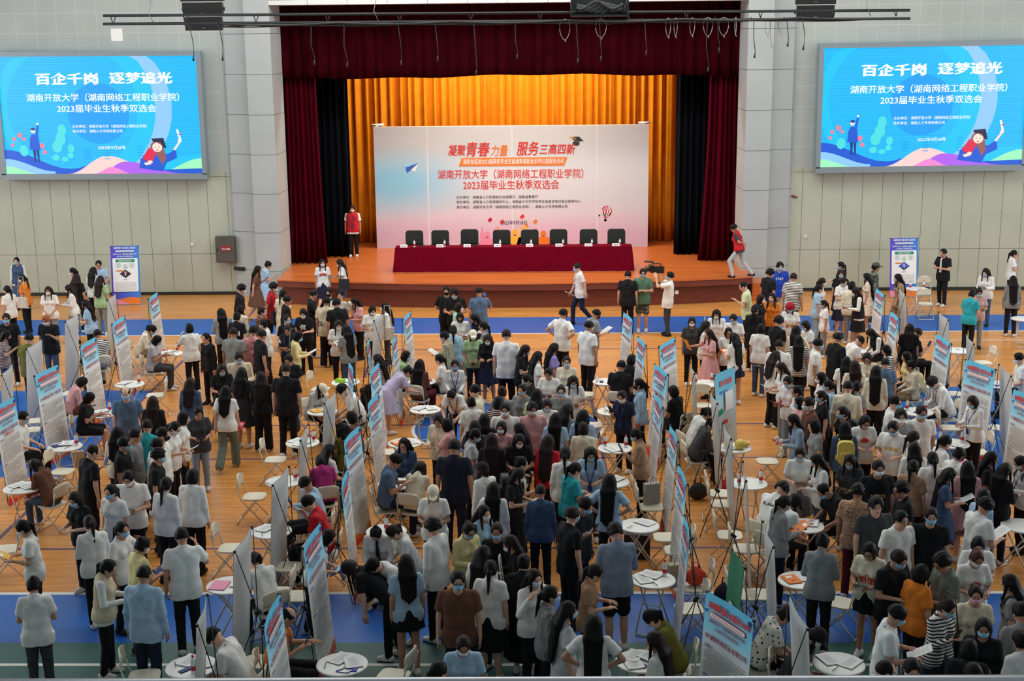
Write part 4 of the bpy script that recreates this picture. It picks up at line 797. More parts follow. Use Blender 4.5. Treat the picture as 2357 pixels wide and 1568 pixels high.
SHORT = {'all black clothes standing in the open left aisle, leaflet in hand':'all black clothes standing in the open',
'beige knitted vest over white shirt, low ponytail, left foreground':'beige knitted vest over white shirt',
'black T-shirt and blue mask at the far left edge':'black T-shirt and blue mask at the far',
'black T-shirt and glasses touching his chin before the stage':'black T-shirt and glasses touching his',
'black T-shirt and khaki trousers close behind pink flowered shirt':'black T-shirt and khaki trousers close',
'black T-shirt and white mask standing beside a table, right':'black T-shirt and white mask standing',
'black T-shirt facing the blue lettered T-shirt, right of stage':'black T-shirt facing the blue lettered',
'black T-shirt seated looking at a phone behind black poles':'black T-shirt seated looking at a phone',
'black T-shirt seated with his back turned beside a slim banner':'black T-shirt seated with his back',
'black T-shirt with cropped hair and blue mask leaning left':'black T-shirt with cropped hair and blue',
'black T-shirt with cropped hair seen from behind, phone in hand':'black T-shirt with cropped hair seen',
'black T-shirt with curly hair and blue mask reading before stage':'black T-shirt with curly hair and blue',
'black T-shirt with dyed orange hair, looking at a phone':'black T-shirt with dyed orange hair',
'black T-shirt with photo print on its back and low bun':'black T-shirt with photo print on',
'black T-shirt with red print and low ponytail, right crowd':'black T-shirt with red print and low',
'black T-shirt with short hair directly before the cream dress':'black T-shirt with short hair directly',
'black T-shirt with very long hair bending over a phone':'black T-shirt with very long hair',
'black T-shirt with white character print reading a red brochure':'black T-shirt with white character print',
'black T-shirt with white print, bobbed hair and blue mask':'black T-shirt with white print',
'black T-shirt with yellow print and white mask, right crowd':'black T-shirt with yellow print and white',
'black T-shirt, black mask and glasses, hands behind, before the stage':'black T-shirt, black mask and glasses',
'black T-shirt, blue mask and very long hair, right of large white back':'black T-shirt, blue mask and very',
'black T-shirt, glasses and blue mask facing right, left crowd':'black T-shirt, glasses and blue mask',
'black and white striped T-shirt seated with his back turned, left':'black and white striped T-shirt seated',
'black and white striped T-shirt with very long hair, back turned':'black and white striped T-shirt with very',
'black and white striped T-shirt, back turned, right of the blue T-shirt':'black and white striped T-shirt, back',
'black blazer over a white shirt with a shoulder bag':'black blazer over a white shirt',
'black dress under the longest black hair, back turned, centre':'black dress under the longest black',
'black jacket and wide black trousers, back turned, left aisle':'black jacket and wide black trousers',
'black pinafore over white seated writing opposite the white T-shirt':'black pinafore over white seated writing',
'black printed T-shirt and white mask holding a rolled brochure':'black printed T-shirt and white mask',
'black shirt with a white tie standing against the right wall':'black shirt with a white tie',
'black shorts seated with crossed legs, half hidden by a banner':'black shorts seated with crossed legs',
'black sleeveless top with thick hair and blue mask, left crowd':'black sleeveless top with thick hair',
'black suit jacket with long ponytail, back turned, right group':'black suit jacket with long ponytail',
'black top and blue mask looking right, hair tied back':'black top and blue mask looking',
'black top and dark skirt right beside the beige cap':'black top and dark skirt right',
'black top and glasses behind the brochure with red print':'black top and glasses behind the brochure',
'black top under wavy black hair, far right, back turned':'black top under wavy black hair',
'black top waving a pale yellow sheet at the right wall':'black top waving a pale yellow',
'black top with backpack straps and blue mask facing left':'black top with backpack straps and blue',
'black top with long dark hair, back turned, beside the striped bob':'black top with long dark hair',
'black top with round bob seated with her back turned':'black top with round bob seated',
'black top with round dark hair seated behind the slim banner':'black top with round dark hair',
'black top with straight long hair, back turned, left of denim shirt':'black top with straight long hair',
'black top with very long hair, back turned, before the left wall':'black top with very long hair',
'black top with wavy hair facing left, before the salmon T-shirt':'black top with wavy hair facing',
'black top, fringe and white mask with a plastic water bag':'black top, fringe and white mask',
'black top, head bowed, before the black top with blue mask':'black top, head bowed',
'brown jacket and blue mask seated behind a banner back':'brown jacket and blue mask seated',
'brown striped top with dark bob, back turned, centre crowd':'brown striped top with dark bob',
'charcoal T-shirt with cross strap and glasses, arms down, by banner':'charcoal T-shirt with cross strap and glasses',
'cream T-shirt with red print reading a leaflet, black shorts':'cream T-shirt with red print reading',
'cream blouse with beaded edge and grey bag, centre left':'cream blouse with beaded edge and grey',
'cream dress with ponytail, back turned, right of the red T-shirt':'cream dress with ponytail',
'cream hooded jacket with dark hair fallen forward, seated at a table':'cream hooded jacket with dark hair',
'cream jacket with lanyard seated at a table reading a red booklet':'cream jacket with lanyard seated at a table',
'cream shirt with long hair seen from behind, left crowd':'cream shirt with long hair seen',
'cream shirt with short hair facing left, behind white back with clip':'cream shirt with short hair facing',
'cream shirt with thick black bob, back turned, right of centre':'cream shirt with thick black bob',
'cream top with a hand on her head, long hair':'cream top with a hand on',
'cream yellow shirt under very long straight hair, right crowd':'cream yellow shirt under very long',
'dark brown top and jeans seated writing at far left table':'dark brown top and jeans seated',
'dark cap and white mask seated behind a banner back':'dark cap and white mask seated',
'dark denim blouse and glasses seated opposite the blue polo':'dark denim blouse and glasses seated',
'dark grey top under long black hair, right of hair clip':'dark grey top under long black',
'dark hair only just above the bottom rail, lower centre':'dark hair only just above the bottom',
'dark parted hair at the bottom edge beside white polo':'dark parted hair at the bottom',
'dark top with a white hair clip below banner 73':'dark top with a white hair',
'dark top with long hair behind the seated phone reader':'dark top with long hair behind',
'dusty pink T-shirt and blue mask facing the turquoise T-shirt':'dusty pink T-shirt and blue mask',
'floral top with long brown hair, back turned, right crowd':'floral top with long brown hair',
'green T-shirt and camouflage shorts, arms crossed, before the stage':'green T-shirt and camouflage shorts',
'grey T-shirt and black mask holding a paper on the blue strip':'grey T-shirt and black mask holding',
'grey T-shirt and jeans with very long hair, back turned':'grey T-shirt and jeans with very',
'grey checked jacket with very long hair, back turned, far right':'grey checked jacket with very long',
'grey shirt and small bun seen from behind, centre crowd':'grey shirt and small bun seen',
'grey shirt with a hair clip, back turned, right foreground':'grey shirt with a hair clip',
'grey shirt with ponytail and blue mask holding orange sheets':'grey shirt with ponytail and blue',
'grey top and ponytail with a white bow, facing left':'grey top and ponytail with a white',
'grey top with straight dark hair beside the grey folder':'grey top with straight dark hair',
'khaki dress with white sleeves walking left past the blue banner':'khaki dress with white sleeves walking',
'light blue T-shirt and black skirt with long hair, back turned':'light blue T-shirt and black skirt',
'light blue T-shirt and white mask at the bottom edge':'light blue T-shirt and white mask',
'light blue T-shirt with dark hair, back turned, right of centre':'light blue T-shirt with dark hair',
'light blue dress with hair bun beside the long brown dress':'light blue dress with hair bun',
'light blue shirt with lanyard and black mask beside slim banner':'light blue shirt with lanyard and black',
'light grey hoodie with very long black hair, back turned, left':'light grey hoodie with very long',
'light grey shirt with bobbed hair seated looking at a phone':'light grey shirt with bobbed hair',
'lime green T-shirt seen from behind beside the left blue banner':'lime green T-shirt seen from behind',
'lime green top under very long black hair, back turned':'lime green top under very long',
'long brown dress with very long hair by the left stage corner':'long brown dress with very long',
'loose black T-shirt with bowl haircut walking right, left of stage':'loose black T-shirt with bowl haircut',
'maroon striped top holding a phone up, far left edge':'maroon striped top holding a phone',
'mint green top with bobbed hair in front of the curly haired reader':'mint green top with bobbed hair',
'navy denim shirt and white mask using a phone beside table':'navy denim shirt and white mask',
'navy pinafore dress over white, hair tied back, at the far left wall':'navy pinafore dress over white',
'olive green T-shirt with a lanyard behind a blank banner back':'olive green T-shirt with a lanyard',
'olive green top with cream bow in hair, seated writing':'olive green top with cream bow',
'olive grey top with brown bob facing left, right crowd':'olive grey top with brown bob',
'orange T-shirt with a patterned tote bag on her shoulder, far left':'orange T-shirt with a patterned tote',
'orange T-shirt, bald head and glasses seated with a phone':'orange T-shirt, bald head and glasses',
'pale blue polo, lanyard and blue mask facing the camera':'pale blue polo',
'pale blue shirt and glasses seated beside the left blue banner':'pale blue shirt and glasses seated',
'pale blue shirt with cropped hair, back turned, left foreground':'pale blue shirt with cropped hair',
'pale blue shirt, lanyard and white mask seated behind banner back':'pale blue shirt, lanyard and white',
'pale blue-grey shirt with lanyard, looking left, before a banner back':'pale blue-grey shirt with lanyard',
'pale denim shirt and glasses holding up a red brochure':'pale denim shirt and glasses holding',
"pale lime T-shirt filming with a phone near the stage's right end":'pale lime T-shirt filming with a phone',
'pale pink T-shirt holding white papers, long hair, black trousers':'pale pink T-shirt holding white papers',
'pale yellow jacket reading a large white sheet, curly bob':'pale yellow jacket reading a large',
'pale yellow top with messy bun, back turned, left crowd':'pale yellow top with messy bun',
'pink blouse with black bob seated at a round table':'pink blouse with black bob seated',
'pink blouse with hair clip, hand at the face, centre left':'pink blouse with hair clip',
'pink polo dress stretching an arm out to the left with a leaflet':'pink polo dress stretching an arm',
'pink top behind the black top near the left blue banner':'pink top behind the black top',
'plain grey T-shirt seen from behind beside the pink flowered shirt':'plain grey T-shirt seen from behind',
"red T-shirt and white mask walking before the stage's left end":'red T-shirt and white mask walking',
'red and black varsity jacket with long hair, back turned':'red and black varsity jacket with long',
'red volunteer vest standing on the left of the stage':'red volunteer vest standing on the left',
'sage green T-shirt and beige cap, hands joined in front':'sage green T-shirt and beige cap',
'sage jacket and blue mask seated with hand raised by a table':'sage jacket and blue mask seated',
'salmon pink T-shirt, curly hair and white mask, centre crowd':'salmon pink T-shirt',
'slate blue polo shirt, hand to the ear, facing the stage':'slate blue polo shirt',
'slate blue polo with a bald head and mask, left':'slate blue polo with a bald',
'small figure in a white T-shirt with ponytail facing left':'small figure in a white T-shirt',
'steel blue T-shirt with cropped hair, back turned, right crowd':'steel blue T-shirt with cropped hair',
'striped top and blue mask seated beside two banner stands':'striped top and blue mask seated',
'very large black T-shirt seen from behind, left of centre':'very large black T-shirt seen from',
'very large navy T-shirt and jeans seen from behind, centre':'very large navy T-shirt and jeans',
'white T-shirt and blue mask beside the collared shirt, left crowd':'white T-shirt and blue mask beside',
'white T-shirt and blue mask just right of the striped back':'white T-shirt and blue mask just',
'white T-shirt and checked skirt reading a large white sheet':'white T-shirt and checked skirt reading',
'white T-shirt and jeans with shoulder bag leaning on the stage':'white T-shirt and jeans with shoulder',
'white T-shirt and short dark hair looking down, centre crowd':'white T-shirt and short dark hair',
'white T-shirt and white mask seated at the right edge':'white T-shirt and white mask seated',
'white T-shirt and white mask standing behind a pink-lit banner back':'white T-shirt and white mask standing',
'white T-shirt and white mask with straight long hair, behind pink dress':'white T-shirt and white mask with straight',
'white T-shirt and white mask, back turned, nearest the grey T-shirt':'white T-shirt and white mask, back',
'white T-shirt holding a white folder and red pen, centre crowd':'white T-shirt holding a white folder',
'white T-shirt leaning over a table beside a slim banner':'white T-shirt leaning over a table',
'white T-shirt with a red bucket hat reading a sheet':'white T-shirt with a red bucket',
'white T-shirt with a red flyer, right of the waving arm':'white T-shirt with a red flyer',
'white T-shirt with black script on the back, seated bending':'white T-shirt with black script on',
'white T-shirt with blue brush characters striding left before the stage':'white T-shirt with blue brush characters',
'white T-shirt with blunt fringe and white mask, far right':'white T-shirt with blunt fringe and white',
'white T-shirt with bun and fringe, right of the pink folder':'white T-shirt with bun and fringe',
'white T-shirt with curly bob between pink dress and long hair':'white T-shirt with curly bob between',
'white T-shirt with dark bun at the lower right edge':'white T-shirt with dark bun at the lower',
'white T-shirt with long hair seated beside the olive top':'white T-shirt with long hair seated',
'white T-shirt with long ponytail and yellow leaflet, far left':'white T-shirt with long ponytail and yellow',
'white T-shirt with low tied ponytail, back turned, right crowd':'white T-shirt with low tied ponytail',
'white T-shirt with ponytail and white mask, right of gold lettering':'white T-shirt with ponytail and white',
'white T-shirt with ponytail, back turned, left of the orange T-shirt':'white T-shirt with ponytail, back turned',
'white T-shirt with red print and navy skirt leaning on the stage':'white T-shirt with red print and navy',
'white T-shirt with red print and pink mask, hands together':'white T-shirt with red print and pink',
'white T-shirt with red print, topknot, head bowed, far right':'white T-shirt with red print, topknot',
'white T-shirt with small chest logo behind the black sleeveless top':'white T-shirt with small chest logo',
'white T-shirt with small script, glasses, blue mask, facing camera':'white T-shirt with small script',
'white T-shirt, cream cap and fair hair reading an orange leaflet':'white T-shirt, cream cap and fair',
'white T-shirt, glasses and blue mask looking right, right crowd':'white T-shirt, glasses and blue mask',
'white T-shirt, glasses and white mask looking left, right group':'white T-shirt, glasses and white mask looking',
'white T-shirt, hand at her eye, blue mask, left crowd':'white T-shirt, hand at her eye',
'white T-shirt, hand raised to the shoulder with a yellow leaflet':'white T-shirt, hand raised to the shoulder',
'white T-shirt, hands on hips, black mask, before the blue strip':'white T-shirt, hands on hips',
'white T-shirt, navy shorts and very long hair, reaching to a table':'white T-shirt, navy shorts and very',
'white and lilac top with very long hair seated, back turned':'white and lilac top with very',
'white blouse and grey mask looking right behind white T-shirt':'white blouse and grey mask looking',
'white blouse with a red hair clip seated, back to the camera':'white blouse with a red hair',
'white blouse with wavy hair and jeans carrying papers, right':'white blouse with wavy hair and jeans',
'white blouse, hand at her cheek, white mask, lower centre':'white blouse, hand at her cheek',
'white cropped T-shirt and jeans holding a folder, back turned':'white cropped T-shirt and jeans holding',
'white cropped T-shirt and jeans with high bun, far left foreground':'white cropped T-shirt and jeans with high',
'white lace top and blue mask holding a big grey folder':'white lace top and blue mask',
'white long shirt with scrunchie ponytail carrying a red lettered box':'white long shirt with scrunchie ponytail',
'white long-sleeved blouse, dark wide trousers, small bag, facing left':'white long-sleeved blouse',
'white polo with blue collar seated writing at bottom left':'white polo with blue collar seated',
'white polo with cropped hair at the bottom edge, right':'white polo with cropped hair at the bottom',
'white printed T-shirt with long hair beside the purple sweater':'white printed T-shirt with long hair',
'white ruffled blouse, hands joined in front, long black hair':'white ruffled blouse',
'white shirt and black bob standing before the banner numbered 72':'white shirt and black bob standing',
'white shirt and dark tie, head bowed over a table':'white shirt and dark tie',
'white shirt and glasses seated behind the lower left banner':'white shirt and glasses seated behind',
'white shirt and grey skirt, hand at the waist, facing left':'white shirt and grey skirt',
'white shirt and white mask facing left below the black T-shirt':'white shirt and white mask facing',
'white shirt bent low with head down behind black long hair':'white shirt bent low with head',
'white shirt with backpack strap and white mask, right edge':'white shirt with backpack strap and white',
"white shirt with bobbed hair standing beside the booklet reader's table":'white shirt with bobbed hair standing',
'white shirt with brown ponytail reaching towards a round table':'white shirt with brown ponytail reaching',
'white shirt with lanyard and blue mask bending beside a table':'white shirt with lanyard and blue',
'white shirt with long hair helping to hold the white sheet':'white shirt with long hair helping',
'white shirt with red trim and blue mask behind the long hair':'white shirt with red trim and blue',
'white shirt with short hair, back turned, left of the striped back':'white shirt with short hair',
'white shirt with wavy hair and glasses holding a red pen':'white shirt with wavy hair and glasses',
'white shirt, blue lanyard and blue mask seated facing the camera':'white shirt, blue lanyard and blue',
'white shirt, hand in her very long hair, back turned':'white shirt, hand in her very',
'white shirt, lanyard and blue mask seated leaning on a table':'white shirt, lanyard and blue mask',
'white sleeves and dark hair at the bottom edge, far right':'white sleeves and dark hair at the bottom',
'white sweater and black trousers, back turned, left of blue banner':'white sweater and black trousers',
'white sweater and blue mask facing left near the pink flowered shirt':'white sweater and blue mask facing',
'white top and high ponytail facing right with a sheet':'white top and high ponytail facing',
'white top under the longest hair of the right crowd, back turned':'white top under the longest hair',
'white top with black mask among the group before centre stage':'white top with black mask among',
'white top with long hair, back turned, beside the black T-shirt':'white top with long hair'}
for _r in PEOPLE: SHORT.setdefault(_r[6], _r[6])
BANNERS = [
(-9.29,22.42,1.48,0.79,-0.07,'F','29 湖南建筑设计院有限公司|湖南分公司','job fair banner stand at the left edge with a two-line red title'),
(-9.37,24.72,1.42,0.9,-0.07,'F','28 华通电脑（惠州）有限公司','job fair banner stand numbered 28 with a long block of print'),
(-9.37,27.16,1.53,0.88,-0.07,'F','27 湖南教育科技有限公司','job fair banner stand just behind banner 28, by the striped seated back'),
(-9.39,29.32,1.56,0.9,-0.07,'F','26 长沙电子技术有限公司','job fair banner stand left of the bobbed phone reader'),
(-9.41,32.16,1.61,0.89,-0.07,'F','25 湖南物业管理有限公司','job fair banner stand farthest back in the left row, above the cream jacket'),
(-10.77,29.57,4.67,0.8,-0.07,'B','','job fair banner stand showing its white back before the pale blue-grey shirt'),
(-10.66,26.95,4.71,0.9,-0.07,'B','','job fair banner stand showing its white back before the olive green T-shirt'),
(-10.39,24.79,4.85,0.9,-0.07,'B','','job fair banner stand showing its white back at the left edge'),
(-10.64,32.07,4.75,0.78,-0.07,'B','','job fair banner stand showing its white back beside the left blue banner'),
(-3.92,15.96,4.67,0.87,-0.07,'B','','job fair banner stand showing its white back before the seated white blouse, lower left'),
(-3.91,18.45,4.62,0.86,-0.07,'B','','job fair banner stand showing its tall white back before the red polo'),
(-3.94,20.59,4.74,0.9,-0.07,'B','','job fair banner stand showing its narrow white back before the magenta T-shirt'),
(-3.84,22.7,4.59,0.78,-0.07,'B','','job fair banner stand showing its white back before the writing beige cap'),
(-3.78,29.48,4.54,0.78,-0.07,'B','','job fair banner stand showing its pinkish back before two women in white'),
(-3.92,13.81,4.82,0.83,-0.07,'B','','job fair banner stand showing its narrow back at the bottom left by a table'),
(-3.47,26.91,1.63,0.78,-0.07,'F','36 湖南人力资源有限公司','job fair banner stand seen almost edge-on beside the brown cardigan'),
(-2.9,13.82,1.56,0.9,-0.07,'F','46 湖南装饰工程有限公司','job fair banner stand nearest the camera, left, before the orange T-shirt'),
(-2.83,16.07,1.49,0.9,-0.07,'F','45 湖南信息技术有限公司','job fair banner stand left of the white shirt with blue folder'),
(-2.93,20.51,1.42,0.9,-0.07,'F','44 湖南新能源科技有限公司','job fair banner stand large, left of the blue polo at centre left'),
(-2.73,18.29,1.61,0.9,-0.07,'F','44 湖南商贸有限公司','job fair banner stand narrow sliver in front of the large one, centre left'),
(-2.84,22.59,1.44,0.78,-0.07,'F','43 湖南餐饮管理有限公司|长沙分公司','job fair banner stand upright behind the seated blue polo'),
(-3.08,24.77,1.48,0.88,-0.07,'F','42 湖南文化传媒有限公司','job fair banner stand beside the striped top with blue mask'),
(-3.76,24.83,-1.33,0.9,-0.07,'F','41 湖南电子商务有限公司','job fair banner stand turned left beside the lime tissue box'),
(-2.96,27.19,1.55,0.78,-0.07,'F','40 长沙酒店管理有限公司','job fair banner stand slim, left of the sage jacket'),
(-2.93,29.63,1.48,0.9,-0.07,'F','39 湖南物流有限公司','job fair banner stand farthest back in the centre left row'),
(1.82,29.38,-1.4,0.9,-0.07,'F','50 湖南安防科技有限公司','job fair banner stand farthest back in the centre right row'),
(1.94,26.93,-1.43,0.78,-0.07,'F','51 长沙汽车服务有限公司','job fair banner stand slim, above the seated black T-shirt'),
(2.68,26.8,1.11,0.9,-0.07,'F','52 湖南鑫之源科技有限公司','job fair banner stand facing the camera behind the round black bob'),
(2.13,24.56,-1.36,0.85,-0.07,'F','53 长沙园林工程有限公司','job fair banner stand tall, right of the light blue shirt with lanyard'),
(1.9,22.39,-1.52,0.9,-0.07,'F','54 湖南生物技术有限公司','job fair banner stand overlapping the tall one, right of the tan top'),
(1.97,20.45,-1.53,0.9,-0.07,'F','55 湖南环保科技有限公司','job fair banner stand upright right of the grey paper bag'),
(1.9,18.44,-1.53,0.9,-0.07,'F','56 长沙医疗器械有限公司','job fair banner stand long and narrow beside two stacked chairs'),
(1.74,16.35,-1.59,0.87,-0.07,'F','57 湖南食品有限公司','job fair banner stand edge-on before the orange plastic bag'),
(1.97,13.86,-1.09,0.9,-0.07,'F','58 湖南华烁实业有限公司','job fair banner stand largest, numbered 58, at the bottom'),
(3.51,24.34,0.95,0.78,-0.07,'A','ad','job fair banner stand pale blue advert with red pills, right of centre'),
(2.97,24.69,1.55,0.9,-0.07,'B','','job fair banner stand edge-on left of the two bottle table'),
(3.11,22.59,1.6,0.82,-0.07,'B','','job fair banner stand showing its white back left of the pale blue advert'),
(3.07,20.59,1.58,0.9,-0.07,'B','','job fair banner stand showing its white back beside the pomelo table'),
(3.05,18.57,1.48,0.9,-0.07,'B','','job fair banner stand edge-on before the seated white T-shirts'),
(2.98,16.09,1.56,0.9,-0.07,'B','','job fair banner stand showing its white back before the grey shirt with ponytail'),
(2.92,13.76,1.62,0.9,-0.07,'B','','job fair banner stand showing its translucent back beside the polka dot blouse'),
(2.24,15.26,-1.44,0.6,-0.07,'G','g','job fair banner stand narrow and green behind banner 58'),
(8.19,24.79,-1.18,0.85,-0.07,'F','72 华通国际大酒店有限公司','job fair banner stand numbered 72 at the right'),
(8.29,22.62,-1.35,0.82,-0.07,'F','73 湖南嘉年华实业有限公司','job fair banner stand numbered 73 cut by the right edge'),
(8.12,27,-1.52,0.9,-0.07,'F','71 湖南尚书健康管理有限公司','job fair banner stand left of the turquoise T-shirt'),
(7.73,29.36,-1.6,0.84,-0.07,'F','70 湖南网络科技有限公司','job fair banner stand small, left of the seated black phone reader'),
(8.07,32.06,-1.59,0.9,-0.07,'F','69 湖南通信工程有限公司','job fair banner stand farthest back in the right row'),
(9.01,29.23,1.54,0.83,-0.07,'B','','job fair banner stand showing its white back before the seated black T-shirt'),
(8.88,26.94,1.45,0.9,-0.07,'B','','job fair banner stand narrow white back beside the turquoise T-shirt'),
(8.74,24.38,1.49,0.9,-0.07,'B','','job fair banner stand showing its grey back between banners 72 and 73'),
(8.84,32.06,1.49,0.9,-0.07,'B','','job fair banner stand showing its white back before the khaki dress'),
(-12.65,39.92,0.06,0.86,-0.14,'U','L','tall blue career guidance banner against the left wall'),
(11.03,40.39,0.05,0.86,-0.14,'U','R','tall blue career guidance banner against the right wall'),]
TABLES = [
(-8.75,30.52,1.69,'white round folding table where the red booklet is read'),
(-8.85,27.7,2.48,'white round folding table behind the bald slate blue polo'),
(-8.74,25.41,0.73,'white round folding table before the pink blouse with black bob'),
(-8.71,23.27,0.54,'white round folding table below the banner numbered 28'),
(-8.63,21,0.75,"white round folding table under the dark brown top's writing arm"),
(-10.9,30.48,1.85,'white round folding table between two blank banner backs, far left'),
(-4.09,18.99,2.26,'white round folding table half covered by the tallest blank banner back'),
(-4.33,21.29,1.18,'white round folding table left of the magenta T-shirt'),
(-4.39,23.46,1.1,'white round folding table below the very large black T-shirt'),
(-4.35,25.53,1.19,"white round folding table under the beige cap's writing hand"),
(-4.21,27.79,1.05,'white round folding table with a lime green tissue box'),
(-2.57,27.84,1.25,'white round folding table beside the white blouse with red hair clip'),
(-2.32,25.63,0.25,'white round folding table touched by the lavender dress'),
(-2.51,23.41,1.5,'white round folding table above the dark denim blouse'),
(-2.43,21.14,2.92,'white round folding table between the blue polo and cream hooded jacket'),
(-2.35,18.98,1.24,'white round folding table under the bowed white shirt and dark tie'),
(-4.27,16.97,2.24,'white round folding table left of the blank banner at lower left'),
(-4.17,14.57,0.48,'white round folding table at the bottom left before the white polo'),
(-2.39,14.63,2.07,'white round folding table before the orange T-shirt and bald head'),
(1.39,27.73,2.27,"white round folding table left of the black T-shirt's seated back"),
(1.39,25.45,2.02,'white round folding table left of the navy denim shirt'),
(1.3,23.05,1.55,'white round folding table left of the tan knitted top'),
(1.14,21.22,1.45,'white round folding table behind the long ponytail in light blue'),
(1.46,19.19,1.93,'white round folding table at the foot of the long centre banners'),
(1.5,17.14,2.69,'white round folding table with a newspaper, right of the long grey shirt'),
(1.16,14.71,0.45,'white round folding table where the olive green top writes'),
(3.44,27.55,0.29,'white round folding table before the pink polo dress'),
(3.43,23.05,2.24,'white round folding table carrying the yellow pomelo'),
(3.4,21.11,2.75,'white round folding table behind edge-on banner backs, right of centre'),
(3.93,19.17,1.55,'white round folding table where the grey shirt holds orange sheets'),
(3.5,17.11,1.33,'white round folding table left of the grey shirt with hair clip'),
(3.48,14.64,2.16,'white round folding table at the bottom right beside the dark cap'),
(10.74,38,0.56,'white round folding table beside the right blue banner'),
(7.23,30.47,0.8,'white round folding table between white T-shirt and black pinafore writing'),
(9.62,30.42,0.6,'white round folding table behind banner 71 on the right'),
(7.31,25.33,1.76,'white round folding table where the white shirt leans, left of banner 72'),
(7.37,23.26,0.94,'white round folding table at the foot of banner 72'),
(7.19,19.15,0.7,'white round folding table at the right edge'),
(9.55,27.36,2.07,'white round folding table behind the banner numbered 72'),
(12.33,33.85,2.86,'white round folding table at the right edge by the checked jacket'),]
